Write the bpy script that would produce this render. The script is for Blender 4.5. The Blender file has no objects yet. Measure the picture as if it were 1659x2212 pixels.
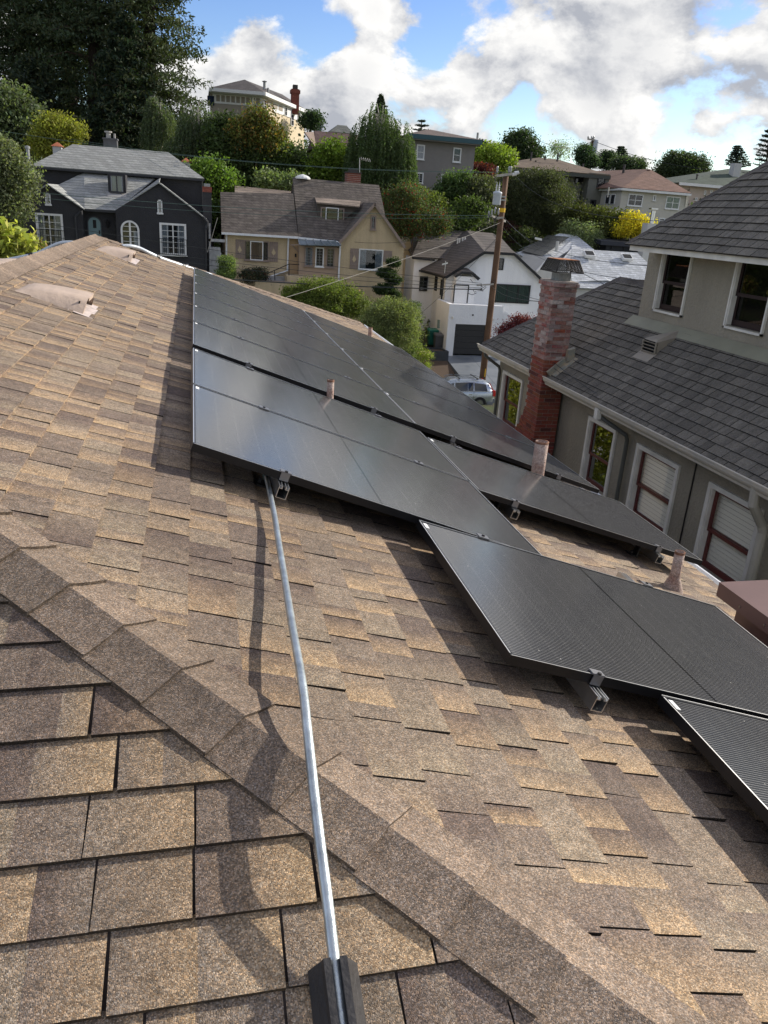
import bpy, math, random
import numpy as np
from mathutils import Vector, Matrix
random.seed(7)
RNG = np.random.default_rng(11)
sc = bpy.context.scene
COL = sc.collection

# ------------------------------------------------------------------ camera
CAMR = np.array(((0.9733590712818319, -0.020264827142394675, 0.22838882445132552),
                 (-0.220140661174853, -0.36111304276930417, 0.9061652496313204),
                 (0.06411090118589897, -0.9323018326286736, -0.3559537683874072)))
FPX = 1681.0
cam_d = bpy.data.cameras.new('camera')
cam_d.sensor_fit = 'VERTICAL'; cam_d.sensor_height = 36.0; cam_d.sensor_width = 27.0
cam_d.lens = 36.0 * FPX / 2212.0
cam_d.clip_start = 0.02; cam_d.clip_end = 3000
cam = bpy.data.objects.new('camera', cam_d); COL.objects.link(cam)
_m = Matrix.Identity(4)
for i in range(3):
    _m[i][0] = CAMR[i, 0]; _m[i][1] = -CAMR[i, 1]; _m[i][2] = -CAMR[i, 2]
cam.matrix_world = _m
sc.camera = cam

# ------------------------------------------------------------------ sun, sky, exposure
SUN = Vector((0.86, 0.27, 0.43)).normalized()
SUN_EL = math.asin(SUN.z); SUN_AZ = math.atan2(SUN.x, SUN.y)
sd = bpy.data.lights.new('sun', 'SUN'); sd.energy = 3.9; sd.angle = math.radians(0.53); sd.color = (1.0, 0.93, 0.83)
so = bpy.data.objects.new('sun', sd); COL.objects.link(so)
so.rotation_euler = SUN.to_track_quat('Z', 'Y').to_euler()

world = bpy.data.worlds.new('World'); sc.world = world; world.use_nodes = True
def build_world():
    nt = world.node_tree; N = nt.nodes; L = nt.links
    N.clear()
    out = N.new('ShaderNodeOutputWorld'); bg = N.new('ShaderNodeBackground'); bg.inputs[1].default_value = 0.15
    L.new(bg.outputs[0], out.inputs[0])
    sky = N.new('ShaderNodeTexSky'); sky.sky_type = 'NISHITA'; sky.sun_disc = False
    sky.sun_elevation = SUN_EL; sky.sun_rotation = SUN_AZ; sky.dust_density = 0.4; sky.air_density = 1.0; sky.ozone_density = 1.6
    hsv = N.new('ShaderNodeHueSaturation'); hsv.inputs['Saturation'].default_value = 1.32; hsv.inputs['Value'].default_value = .74; hsv.inputs['Hue'].default_value = .522
    L.new(sky.outputs[0], hsv.inputs['Color'])
    tc = N.new('ShaderNodeTexCoord')
    sep = N.new('ShaderNodeSeparateXYZ'); L.new(tc.outputs['Generated'], sep.inputs[0])
    def M(op, a, b=None, c=None, clamp=False):
        n = N.new('ShaderNodeMath'); n.operation = op; n.use_clamp = clamp
        for i, v in enumerate((a, b, c)):
            if v is None: continue
            if isinstance(v, (int, float)): n.inputs[i].default_value = v
            else: L.new(v, n.inputs[i])
        return n.outputs[0]
    zc = M('MULTIPLY', M('MAXIMUM', sep.outputs[2], 0.0), 1.5)
    def cloud(dx, dy, det):
        cmb = N.new('ShaderNodeCombineXYZ')
        L.new(M('ADD', sep.outputs[0], dx + CLOUD_Z), cmb.inputs[0]); L.new(sep.outputs[1], cmb.inputs[1]); L.new(M('ADD', zc, dy), cmb.inputs[2])
        n = N.new('ShaderNodeTexNoise'); n.inputs['Scale'].default_value = 5.2; n.inputs['Detail'].default_value = det
        n.inputs['Roughness'].default_value = 0.62; n.inputs['Distortion'].default_value = 0.15
        L.new(cmb.outputs[0], n.inputs['Vector'])
        wv = N.new('ShaderNodeVectorMath'); wv.operation = 'MULTIPLY_ADD'; L.new(n.outputs['Color'], wv.inputs[0]); wv.inputs[1].default_value = (.09, .09, .09); L.new(cmb.outputs[0], wv.inputs[2])
        o = n.outputs[0]
        for vs, wt in ((9.0, .17), (22.0, .085)):
            v = N.new('ShaderNodeTexVoronoi'); v.inputs['Scale'].default_value = vs; L.new(wv.outputs[0], v.inputs['Vector'])
            o = M('ADD', o, M('MULTIPLY', M('SUBTRACT', .45, v.outputs['Distance']), wt))
        return o
    n1 = cloud(0, 0, 8.0)
    n2 = cloud(0.022, 0.034, 7.0)
    # broad openings of blue where the photograph's sky has them (directions, soft)
    def blob(d, r):
        dp = N.new('ShaderNodeVectorMath'); dp.operation = 'DOT_PRODUCT'
        nrm = N.new('ShaderNodeVectorMath'); nrm.operation = 'NORMALIZE'; L.new(tc.outputs['Generated'], nrm.inputs[0])
        L.new(nrm.outputs[0], dp.inputs[0]); dp.inputs[1].default_value = d
        mr = N.new('ShaderNodeMapRange'); mr.interpolation_type = 'SMOOTHSTEP'
        mr.inputs[1].default_value = math.cos(r); mr.inputs[2].default_value = 1.0
        L.new(dp.outputs['Value'], mr.inputs[0])
        return mr.outputs[0]
    bias = None
    for (x, y, r, w) in BLOBS:
        v = CAMR @ np.array([(x - 829.5) / FPX, (y - 1106) / FPX, 1.0]); v /= np.linalg.norm(v)
        t = M('MULTIPLY', blob(tuple(v), math.radians(r)), w)
        bias = t if bias is None else M('ADD', bias, t)
    dens = M('ADD', n1, bias)
    mr = N.new('ShaderNodeMapRange'); mr.interpolation_type = 'SMOOTHSTEP'
    mr.inputs[1].default_value = 0.425; mr.inputs[2].default_value = 0.515
    L.new(dens, mr.inputs[0])
    # self shading: thick parts greyer, parts towards the sun brighter
    dif = M('SUBTRACT', n1, n2)
    sh = M('MULTIPLY_ADD', dif, 5.2, 0.60, clamp=True)
    thick = N.new('ShaderNodeMapRange'); thick.inputs[1].default_value = 0.55; thick.inputs[2].default_value = 0.85
    thick.inputs[3].default_value = 1.0; thick.inputs[4].default_value = 0.62
    L.new(dens, thick.inputs[0])
    bright = M('MULTIPLY', sh, thick.outputs[0])
    cr = N.new('ShaderNodeMix'); cr.data_type = 'RGBA'
    cr.inputs[6].default_value = (2.0, 2.1, 2.35, 1); cr.inputs[7].default_value = (4.6, 4.55, 4.45, 1)
    L.new(bright, cr.inputs[0])
    mx = N.new('ShaderNodeMix'); mx.data_type = 'RGBA'
    L.new(mr.outputs[0], mx.inputs[0]); L.new(hsv.outputs[0], mx.inputs[6]); L.new(cr.outputs[2], mx.inputs[7])
    L.new(mx.outputs[2], bg.inputs[0])
CLOUD_Z = 1.37
BLOBS = [(500, 15, 6, -0.20), (680, 110, 4.5, -0.17), (1000, 20, 4.5, -0.16), (900, 190, 4, -0.12), (1180, 285, 4, -0.14), (1330, 30, 3, -.08), (1090, 230, 2.5, -.07), (1380, 200, 2, -.08), (1570, 60, 3.5, -0.12), (880, 130, 2, -0.06),
         (490, 140, 5, 0.16), (600, 70, 3, 0.10), (810, 50, 4.5, 0.14), (1180, 110, 7, 0.13), (1500, 220, 9, 0.12), (700, 220, 4, 0.12), (980, 260, 5, 0.10), (600, 210, 5, .12), (780, 240, 5, .12), (930, 120, 3.5, .10), (1330, 130, 5, .12), (1060, 90, 4, .10), (1420, 60, 4, .09)]
build_world()
world.cycles.sampling_method = 'MANUAL'; world.cycles.sample_map_resolution = 512

sc.view_settings.view_transform = 'Standard'
sc.view_settings.look = 'None'
sc.view_settings.exposure = 0.62
sc.view_settings.gamma = 1.0
sc.view_settings.use_curve_mapping = False
sc.render.engine = 'CYCLES'
sc.cycles.max_bounces = 6
sc.cycles.transparent_max_bounces = 10
sc.cycles.use_denoising = True
sc.cycles.sample_clamp_indirect = 6

# ------------------------------------------------------------------ helpers
def ray(x, y):
    return CAMR @ np.array([(x - 829.5) / FPX, (y - 1106.0) / FPX, 1.0])
def at(x, y, Y):
    r = ray(x, y); return Vector(r * (Y / r[1]))
def atX(x, y, X):
    r = ray(x, y); return Vector(r * (X / r[0]))
def z1(a): return (a[0] / 3.0, a[1] / 3.0)
def z2(a): return (432 + a[0] * .3581, 162 + a[1] * .3581)
def z3(a): return (810 + a[0] * .3906, 216 + a[1] * .3906)
def zB(a): return (1296 + a[0] * .2442, 270 + a[1] * .2442)

MATS = {}
def mat(name, color, rough=0.7, metal=0.0, var=0.0, vscale=3.0, grain=0.0, gscale=200.0, bump=0.0, bscale=60.0, spec=0.3, tint=False, streak=0.0, col2=None, tabs=0.0):
    """principled material with procedural colour variation, grain and relief, in world metres"""
    if name in MATS: return MATS[name]
    m = bpy.data.materials.new(name); m.use_nodes = True; nt = m.node_tree; N = nt.nodes; L = nt.links
    b = N['Principled BSDF']; b.inputs['Roughness'].default_value = rough; b.inputs['Metallic'].default_value = metal
    b.inputs['Specular IOR Level'].default_value = spec
    geo = N.new('ShaderNodeNewGeometry'); pos = geo.outputs['Position']
    if tint:
        a = N.new('ShaderNodeAttribute'); a.attribute_name = 'tint'; col = a.outputs['Color']
    else:
        r = N.new('ShaderNodeRGB'); r.outputs[0].default_value = (*color, 1); col = r.outputs[0]
    def mul(col, fac):
        mm = N.new('ShaderNodeMix'); mm.data_type = 'RGBA'; mm.blend_type = 'MULTIPLY'; mm.inputs[0].default_value = 1
        L.new(col, mm.inputs[6]); L.new(fac, mm.inputs[7]); return mm.outputs[2]
    def noise(scale, det, lo, hi, vec=None):
        n = N.new('ShaderNodeTexNoise'); n.inputs['Scale'].default_value = scale; n.inputs['Detail'].default_value = det
        L.new(vec or pos, n.inputs['Vector'])
        mr = N.new('ShaderNodeMapRange'); mr.inputs[1].default_value = 0.28; mr.inputs[2].default_value = 0.72
        mr.inputs[3].default_value = lo; mr.inputs[4].default_value = hi; L.new(n.outputs[0], mr.inputs[0]); return mr.outputs[0]
    if col2 is not None:
        mm = N.new('ShaderNodeMix'); mm.data_type = 'RGBA'; L.new(noise(vscale, 6, 0, 1), mm.inputs[0])
        L.new(col, mm.inputs[6]); mm.inputs[7].default_value = (*col2, 1); col = mm.outputs[2]
    if var: col = mul(col, noise(vscale, 5, 1 - var, 1 + var))
    if streak:
        mp = N.new('ShaderNodeMapping'); mp.inputs['Scale'].default_value = (1.3, 1.3, 0.12); L.new(pos, mp.inputs[0])
        col = mul(col, noise(2.4, 5, 1 - streak, 1 + streak * .4, mp.outputs[0]))
    if tabs:
        sx = N.new('ShaderNodeSeparateXYZ'); L.new(pos, sx.inputs[0]); ad = N.new('ShaderNodeMath'); L.new(sx.outputs[0], ad.inputs[0]); L.new(sx.outputs[1], ad.inputs[1])
        cb = N.new('ShaderNodeCombineXYZ'); L.new(ad.outputs[0], cb.inputs[0]); L.new(sx.outputs[2], cb.inputs[1])
        bt = N.new('ShaderNodeTexBrick'); bt.inputs['Scale'].default_value = 1; bt.inputs['Brick Width'].default_value = .42; bt.inputs['Row Height'].default_value = .15; bt.inputs['Mortar Size'].default_value = .018
        bt.inputs['Color1'].default_value = (1 - tabs * .6,) * 3 + (1,); bt.inputs['Color2'].default_value = (1 + tabs,) * 3 + (1,); bt.inputs['Mortar'].default_value = (1 - tabs * 1.5,) * 3 + (1,)
        L.new(cb.outputs[0], bt.inputs['Vector']); col = mul(col, bt.outputs['Color'])
    if grain:
        v = N.new('ShaderNodeTexVoronoi'); v.inputs['Scale'].default_value = gscale; L.new(pos, v.inputs['Vector'])
        sp = N.new('ShaderNodeSeparateColor'); L.new(v.outputs['Color'], sp.inputs[0])
        mr = N.new('ShaderNodeMapRange'); mr.inputs[3].default_value = 1 - grain; mr.inputs[4].default_value = 1 + grain * 1.2
        L.new(sp.outputs[0], mr.inputs[0]); col = mul(col, mr.outputs[0])
    L.new(col, b.inputs['Base Color'])
    if bump:
        n = N.new('ShaderNodeTexNoise'); n.inputs['Scale'].default_value = bscale; n.inputs['Detail'].default_value = 4
        L.new(pos, n.inputs['Vector'])
        bp = N.new('ShaderNodeBump'); bp.inputs['Strength'].default_value = min(1, bump); bp.inputs['Distance'].default_value = 1.2 / bscale
        L.new(n.outputs[0], bp.inputs['Height']); L.new(bp.outputs[0], b.inputs['Normal'])
    MATS[name] = m; return m

def glass_mat(name, tintc=(0.85, 0.88, 0.87), ior=1.5, rough=0.02, boost=1.0):
    if name in MATS: return MATS[name]
    m = bpy.data.materials.new(name); m.use_nodes = True; nt = m.node_tree; N = nt.nodes; L = nt.links; N.clear()
    out = N.new('ShaderNodeOutputMaterial'); mx = N.new('ShaderNodeMixShader')
    tr = N.new('ShaderNodeBsdfTransparent'); tr.inputs[0].default_value = (*tintc, 1)
    gl = N.new('ShaderNodeBsdfGlossy'); gl.inputs['Roughness'].default_value = rough
    geo = N.new('ShaderNodeNewGeometry'); dp = N.new('ShaderNodeVectorMath'); dp.operation = 'DOT_PRODUCT'
    L.new(geo.outputs['Normal'], dp.inputs[0]); L.new(geo.outputs['Incoming'], dp.inputs[1])
    ab = N.new('ShaderNodeMath'); ab.operation = 'ABSOLUTE'; L.new(dp.outputs['Value'], ab.inputs[0])
    iv = N.new('ShaderNodeMath'); iv.operation = 'SUBTRACT'; iv.inputs[0].default_value = 1.0; L.new(ab.outputs[0], iv.inputs[1])
    pw = N.new('ShaderNodeMath'); pw.operation = 'POWER'; L.new(iv.outputs[0], pw.inputs[0]); pw.inputs[1].default_value = 5.0
    mm = N.new('ShaderNodeMath'); mm.operation = 'MULTIPLY_ADD'; mm.inputs[1].default_value = .9; mm.inputs[2].default_value = .05 * boost; mm.use_clamp = True
    L.new(pw.outputs[0], mm.inputs[0]); L.new(mm.outputs[0], mx.inputs[0]); L.new(tr.outputs[0], mx.inputs[1]); L.new(gl.outputs[0], mx.inputs[2])
    L.new(mx.outputs[0], out.inputs[0]); MATS[name] = m; return m

ORIG = {}
class MB:
    def __init__(s): s.V = []; s.F = []; s.MI = []; s.C = []; s.mi = 0; s.col = None
    def face(s, pts, cols=None):
        i = len(s.V); s.V += [tuple(p) for p in pts]; s.F.append(tuple(range(i, i + len(pts)))); s.MI.append(s.mi)
        s.C.append(cols or (s.col and [s.col] * len(pts)))
        return s
    def mesh(s, verts, faces):
        i = len(s.V); s.V += [tuple(p) for p in verts]
        for f in faces: s.F.append(tuple(i + k for k in f)); s.MI.append(s.mi); s.C.append(s.col and [s.col] * len(f))
        return s
    def box(s, x0, x1, y0, y1, z0, z1):
        if x0 > x1: x0, x1 = x1, x0
        if y0 > y1: y0, y1 = y1, y0
        if z0 > z1: z0, z1 = z1, z0
        v = [(x, y, z) for z in (z0, z1) for x, y in ((x0, y0), (x1, y0), (x1, y1), (x0, y1))]
        return s.mesh(v, [(3, 2, 1, 0), (4, 5, 6, 7), (0, 1, 5, 4), (1, 2, 6, 5), (2, 3, 7, 6), (3, 0, 4, 7)])
    def prism(s, poly, vec):
        n = len(poly); vec = Vector(vec); p = [Vector(a) for a in poly]
        v = p + [a + vec for a in p]
        nr = Vector((0, 0, 0))
        for i in range(n): nr += p[i].cross(p[(i + 1) % n])
        flip = nr.dot(vec) > 0
        fs = [tuple(range(n)), tuple(range(2 * n - 1, n - 1, -1))] + [(i, i + n, (i + 1) % n + n, (i + 1) % n) for i in range(n)]
        if flip: fs = [tuple(reversed(f)) for f in fs]
        return s.mesh(v, fs)
    def slab(s, poly, th):
        p = [Vector(a) for a in poly]; n = Vector((0, 0, 0))
        for i in range(len(p)): n += p[i].cross(p[(i + 1) % len(p)])
        n.normalize()
        if n.z < 0: n = -n
        return s.prism(p, -n * th)
    def obox(s, c, ax, ay, az):
        c, ax, ay, az = map(Vector, (c, ax, ay, az))
        v = [c + sx * ax + sy * ay + sz * az for sz in (-1, 1) for sx, sy in ((-1, -1), (1, -1), (1, 1), (-1, 1))]
        fs = [(3, 2, 1, 0), (4, 5, 6, 7), (0, 1, 5, 4), (1, 2, 6, 5), (2, 3, 7, 6), (3, 0, 4, 7)]
        if ax.cross(ay).dot(az) < 0: fs = [tuple(reversed(f)) for f in fs]
        return s.mesh(v, fs)
    def bar(s, a, b, w, d, up=(0, 0, 1)):
        a, b = Vector(a), Vector(b); t = (b - a); l = t.length; t.normalize(); up = Vector(up)
        if abs(t.dot(up)) > .98: up = Vector((0, 1, 0))
        x = t.cross(up).normalized(); y = x.cross(t).normalized()
        return s.obox((a + b) / 2, x * (w / 2), t * (l / 2), y * (d / 2))
    def tube(s, path, r, n=8, cap=True):
        P = [Vector(p) for p in path]; R = r if isinstance(r, (list, tuple)) else [r] * len(P)
        vs = []; up = Vector((0, 0, 1)); px = None
        for i, p in enumerate(P):
            t = (P[min(i + 1, len(P) - 1)] - P[max(i - 1, 0)])
            if t.length < 1e-9: t = Vector((0, 0, 1))
            t.normalize()
            if px is None:
                u = up if abs(t.z) < .9 else Vector((1, 0, 0)); x = t.cross(u).normalized()
            else: x = (px - t * px.dot(t)).normalized()
            y = t.cross(x); px = x
            for k in range(n):
                a = 2 * math.pi * k / n; vs.append(p + (x * math.cos(a) + y * math.sin(a)) * R[i])
        fs = []
        for i in range(len(P) - 1):
            for k in range(n):
                a, b = i * n + k, i * n + (k + 1) % n; fs.append((a, b, b + n, a + n))
        if cap: fs += [tuple(range(n - 1, -1, -1)), tuple(range((len(P) - 1) * n, len(P) * n))]
        return s.mesh(vs, fs)
    def lathe(s, c, prof, n=16):
        c = Vector(c); vs = []; fs = []
        for r, z in prof:
            for k in range(n): a = 2 * math.pi * k / n; vs.append(c + Vector((r * math.cos(a), r * math.sin(a), z)))
        for i in range(len(prof) - 1):
            for k in range(n):
                a, b = i * n + k, i * n + (k + 1) % n; fs.append((a, b, b + n, a + n))
        return s.mesh(vs, fs)
    def build(s, name, mats, parent=None, smooth=False, label=None, kind=None):
        me = bpy.data.meshes.new(name)
        o = bpy.data.objects.new(name, me)
        org = Vector(ORIG.get(parent.name, (0, 0, 0))) if parent else None
        if parent is None and s.V:
            a = np.array(s.V); org = Vector(((a[:, 0].min() + a[:, 0].max()) / 2, (a[:, 1].min() + a[:, 1].max()) / 2, a[:, 2].min()))
            if kind in ('structure', 'stuff'): org = Vector((0, 0, 0))
            o.location = org
        va = np.array(s.V, dtype=np.float64) - np.array(org)
        me.from_pydata(va.tolist(), [], s.F)
        for m in (mats if isinstance(mats, (list, tuple)) else [mats]): me.materials.append(m)
        if any(s.MI): me.polygons.foreach_set('material_index', s.MI)
        if any(c is not None for c in s.C):
            at_ = me.attributes.new('tint', 'FLOAT_COLOR', 'CORNER'); buf = []
            for f, c in zip(s.F, s.C):
                c = c or [(.5, .5, .5)] * len(f)
                for q in c: buf += [q[0], q[1], q[2], 1.0]
            at_.data.foreach_set('color', buf)
        if smooth: me.polygons.foreach_set('use_smooth', [True] * len(me.polygons))
        me.update()
        if parent: o.parent = parent
        COL.objects.link(o)
        ORIG[o.name] = tuple(org)
        if label: o['label'] = label
        if kind: o['kind'] = kind
        return o

def thing(name, label, cat, loc, group=None):
    o = bpy.data.objects.new(name, None); COL.objects.link(o); o.location = loc; o.empty_display_size = .2
    o['label'] = label; o['category'] = cat
    if group: o['group'] = group
    ORIG[o.name] = tuple(loc); return o
def tag(o, label, cat, group=None):
    o['label'] = label; o['category'] = cat
    if group: o['group'] = group
    return o
def copy_thing(root, loc=None, label=None, mat4=None):
    r = root.copy(); COL.objects.link(r)
    if loc is not None: r.location = loc
    if mat4 is not None: r.matrix_world = mat4
    if label: r['label'] = label
    for ch in list(root.children):
        c = ch.copy(); COL.objects.link(c); c.parent = r
        for g in ch.children:
            d = g.copy(); COL.objects.link(d); d.parent = c
    return r

# ------------------------------------------------------------------ shingle roofs (every near tab is a piece)
def shingle_mat(name, gscale, grain, rough=.85, sun_gloss=.25):
    if name in MATS: return MATS[name]
    m = bpy.data.materials.new(name); m.use_nodes = True; nt = m.node_tree; N = nt.nodes; L = nt.links
    b = N['Principled BSDF']; b.inputs['Roughness'].default_value = rough; b.inputs['Specular IOR Level'].default_value = sun_gloss
    geo = N.new('ShaderNodeNewGeometry'); a = N.new('ShaderNodeAttribute'); a.attribute_name = 'tint'
    def mul(c, f):
        mm = N.new('ShaderNodeMix'); mm.data_type = 'RGBA'; mm.blend_type = 'MULTIPLY'; mm.inputs[0].default_value = 1
        L.new(c, mm.inputs[6]); L.new(f, mm.inputs[7]); return mm.outputs[2]
    v = N.new('ShaderNodeTexVoronoi'); v.inputs['Scale'].default_value = gscale; L.new(geo.outputs['Position'], v.inputs['Vector'])
    sp = N.new('ShaderNodeSeparateColor'); L.new(v.outputs['Color'], sp.inputs[0])
    cr = N.new('ShaderNodeValToRGB'); e = cr.color_ramp.elements
    e[0].position = 0; e[0].color = (.42 * grain + (1 - grain),) * 3 + (1,); e[1].position = 1; e[1].color = (1 + .85 * grain,) * 3 + (1,)
    k = cr.color_ramp.elements.new(.55); k.color = (1 - .12 * grain,) * 3 + (1,)
    k = cr.color_ramp.elements.new(.86); k.color = (1 + .35 * grain,) * 3 + (1,)
    L.new(sp.outputs[0], cr.inputs[0])
    c = mul(a.outputs['Color'], cr.outputs[0])
    # warm and cool granules
    mm = N.new('ShaderNodeMix'); mm.data_type = 'RGBA'; mm.inputs[6].default_value = (1.1, .97, .82, 1); mm.inputs[7].default_value = (.92, 1.0, 1.1, 1)
    L.new(sp.outputs[1], mm.inputs[0]); c = mul(c, mm.outputs[2])
    for sc_, lo, hi in ((34, .8, 1.2), (2.3, .9, 1.1), (.5, .88, 1.12)):
        n = N.new('ShaderNodeTexNoise'); n.inputs['Scale'].default_value = sc_; n.inputs['Detail'].default_value = 4
        L.new(geo.outputs['Position'], n.inputs['Vector'])
        mr = N.new('ShaderNodeMapRange'); mr.inputs[1].default_value = .3; mr.inputs[2].default_value = .7; mr.inputs[3].default_value = lo; mr.inputs[4].default_value = hi
        L.new(n.outputs[0], mr.inputs[0]); c = mul(c, mr.outputs[0])
    L.new(c, b.inputs['Base Color'])
    bp = N.new('ShaderNodeBump'); bp.inputs['Strength'].default_value = .55; bp.inputs['Distance'].default_value = .8 / gscale; bp.invert = True
    L.new(v.outputs['Distance'], bp.inputs['Height']); L.new(bp.outputs[0], b.inputs['Normal'])
    MATS[name] = m; return m

def clip(poly, hp):
    """clip a convex polygon in (a, b) by half planes k0*a + k1*b <= k2"""
    for k0, k1, k2 in hp:
        out = []
        for i in range(len(poly)):
            p, q = poly[i], poly[(i + 1) % len(poly)]
            dp, dq = k0 * p[0] + k1 * p[1] - k2, k0 * q[0] + k1 * q[1] - k2
            if dp <= 0: out.append(p)
            if (dp < 0) != (dq < 0) and abs(dp - dq) > 1e-12:
                t = dp / (dp - dq); out.append((p[0] + t * (q[0] - p[0]), p[1] + t * (q[1] - p[1])))
        poly = out
        if len(poly) < 3: return []
    return poly

def lerp3(a, b, t): return tuple(a[i] + (b[i] - a[i]) * t for i in range(3))
TABSEED = random.Random(5)
def field(R, c0, c1, l0, l1, hps, expo, tabw, pal, flip=False, butt=.5, lifts=False, thick=.006, gap=.006, wob=.0):
    """pieces of one roof plane. R(down, along, height) -> world; courses run down the slope from c0 to c1; hps: clip planes in (down, along)"""
    rnd = TABSEED; out = []
    nc = int(math.ceil((c1 - c0) / expo))
    for k in range(nc):
        b = c0 + (k + 1) * expo; t = b - expo - .012
        y = l0 + rnd.uniform(-.3, 0); prev = rnd.choice(pal)
        while y < l1:
            wd = rnd.uniform(*tabw); y1 = min(y + wd, l1)
            bb = b + rnd.uniform(-.0012, .0012)
            # colour patches inside the tab
            segs = [y]
            if wd > .17 and rnd.random() < .75: segs.append(y + wd * rnd.uniform(.3, .7))
            segs.append(y1)
            quads = []
            for s in range(len(segs) - 1):
                kx = len(pal) * 2 // 3; ca = rnd.choice(pal[:kx]); cb = lerp3(ca, rnd.choice(pal[kx:]) if rnd.random() < .6 else rnd.choice(pal), rnd.uniform(.45, 1.0))
                if flip: ca, cb = cb, ca
                a0, a1 = segs[s] + (gap / 2 if s == 0 else 0), segs[s + 1] - (gap / 2 if s == len(segs) - 2 else 0)
                sk = rnd.uniform(-.004, .004)
                q = clip([(t, a0), (bb, a0 + sk * (s == 0)), (bb, a1), (t, a1)], hps)
                if q: quads.append((q, ca, cb, a0, a1))
            if quads:
                hb = thick * rnd.uniform(.85, 1.2); lift = rnd.choice((.004, .006, .008)) if lifts else .003
                mb = MB()
                for q, ca, cb, a0, a1 in quads:
                    def H(p): return .001 + lift * min(1, 3 * max(0, (p[0] - t) / (bb - t))) + hb * max(0, min(1, (p[0] - t) / (bb - t)))
                    top = [R(p[0], p[1], H(p)) for p in q]; bot = [R(p[0], p[1], -.004) for p in q]
                    cl = [lerp3(ca, cb, max(0, min(1, (p[1] - a0) / max(1e-6, a1 - a0)))) for p in q]
                    n = (top[1] - top[0]).cross(top[2] - top[1]); fl = n.z < 0
                    o = list(range(len(q)));
                    if fl: o.reverse()
                    mb.face([top[i] for i in o], [cl[i] for i in o])
                    for i in range(len(q)):
                        j = (i + 1) % len(q)
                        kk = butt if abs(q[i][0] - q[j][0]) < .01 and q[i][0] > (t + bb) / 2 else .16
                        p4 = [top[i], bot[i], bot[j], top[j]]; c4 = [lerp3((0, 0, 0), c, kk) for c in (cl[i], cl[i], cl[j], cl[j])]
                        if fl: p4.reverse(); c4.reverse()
                        mb.face(p4, c4)
                ctr = R((t + bb) / 2, (y + y1) / 2, 0)
                out.append((mb, ctr, wd))
            y = y1
    return out
def visible_size(ctr, w):
    c = CAMR.T @ np.array(ctr)
    if c[2] < .1: return 0
    px, py = 829.5 + FPX * c[0] / c[2], 1106 + FPX * c[1] / c[2]
    if px < -60 or px > 1720 or py > 2300: return 0
    return 1 / (c[2] * c[2])
def merge(mbs):
    m = MB()
    for a in mbs:
        off = len(m.V); m.V += a.V; m.F += [tuple(i + off for i in f) for f in a.F]; m.MI += a.MI; m.C += a.C
    return m

P_ = 0.32780
S_, C_ = math.sin(P_), math.cos(P_)
N1 = Vector((S_, 0, C_)); U1 = Vector((C_, 0, -S_)); YV = Vector((0, 1, 0)); XV = Vector((1, 0, 0))
DR = 1.03
def rp(u, v, h=0.0): return N1 * (h - DR) + U1 * u + YV * v
HK = 1.60
N2 = Vector((0, -S_, C_)); V2 = Vector((0, C_, S_)); D2 = DR + HK * S_
def rp2(dn, x, h=0.0): return N2 * (h - D2) + XV * x - V2 * dn      # dn = distance down the slope
RU = -1.20
XR = rp(RU, 0).x; ZR = rp(RU, 0).z
def rp3(u, v, h=0.0):
    p = rp(u, v, h); return Vector((2 * XR - p.x, p.y, p.z))
EAVE = 4.04
# far hip: along v = FV + (u-RU)*FS
FV, FS = 13.05, .80

HOUSE = thing('brown_shingle_house', 'house under our feet with a tan and brown shingle hip roof, vents and pipes', 'house', (1.0, 3.0, -9.5))
PAL = [(.142, .106, .086), (.170, .130, .104), (.198, .154, .120), (.242, .190, .142), (.262, .208, .155), (.22, .174, .132), (.30, .240, .166), (.40, .285, .170), (.44, .315, .185)]
PAL = [tuple(c * 1.0 for c in p) for p in PAL]
SHM = shingle_mat('tan shingle granules', 380, 1.0)
pieces = []
# camera side (hip end, slopes toward the viewer) and sunny side under the panels, plus the shady slope behind the ridge
pieces += field(rp, -1.2875, EAVE, -2.2, 17.5, [(-1, 0, -RU), (-C_, -1, -(HK + DR * S_) ), (-FS, 1, FV - FS * RU)], .1445, (.13, .26), PAL, flip=True, butt=1.25, lifts=True)  # butt faces tinted lighter here, for sunlight and worn granules
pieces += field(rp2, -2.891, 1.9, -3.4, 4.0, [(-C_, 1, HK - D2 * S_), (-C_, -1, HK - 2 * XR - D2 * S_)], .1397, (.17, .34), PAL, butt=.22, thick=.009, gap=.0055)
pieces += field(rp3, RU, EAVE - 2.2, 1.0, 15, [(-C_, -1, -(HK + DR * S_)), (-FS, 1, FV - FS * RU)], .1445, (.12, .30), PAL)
pieces.sort(key=lambda p: -visible_size(p[1], p[2]))
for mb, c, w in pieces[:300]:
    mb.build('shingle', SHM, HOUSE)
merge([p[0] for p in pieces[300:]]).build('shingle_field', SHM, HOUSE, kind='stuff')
DECKM = mat('shade dark deck', (.045, .035, .03), .9, var=.2)  # dark tone stands in for shade in the slits between tabs
b = MB()
sx = XR; yS = HK - XR; yE = FV
eE = [rp(EAVE, HK - rp(EAVE, 0).x), rp(EAVE, FV + FS * (EAVE - RU))]
rS, rE = rp(RU, HK - rp(RU, 0).x), rp(RU, FV)
b.slab([rS, eE[0], eE[1], rE], .03)
wS, wE = Vector((2 * XR - eE[0].x, eE[0].y, eE[0].z)), Vector((2 * XR - eE[1].x, eE[1].y, eE[1].z))
b.slab([rS, rE, wE, wS], .03); b.slab([rS, wS, eE[0]], .03); b.slab([rE, eE[1], wE], .03)
b.build('roof_deck', DECKM, HOUSE)
STUC = mat('house render taupe', (.30, .26, .22), .9, var=.1, bump=.3)
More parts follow.
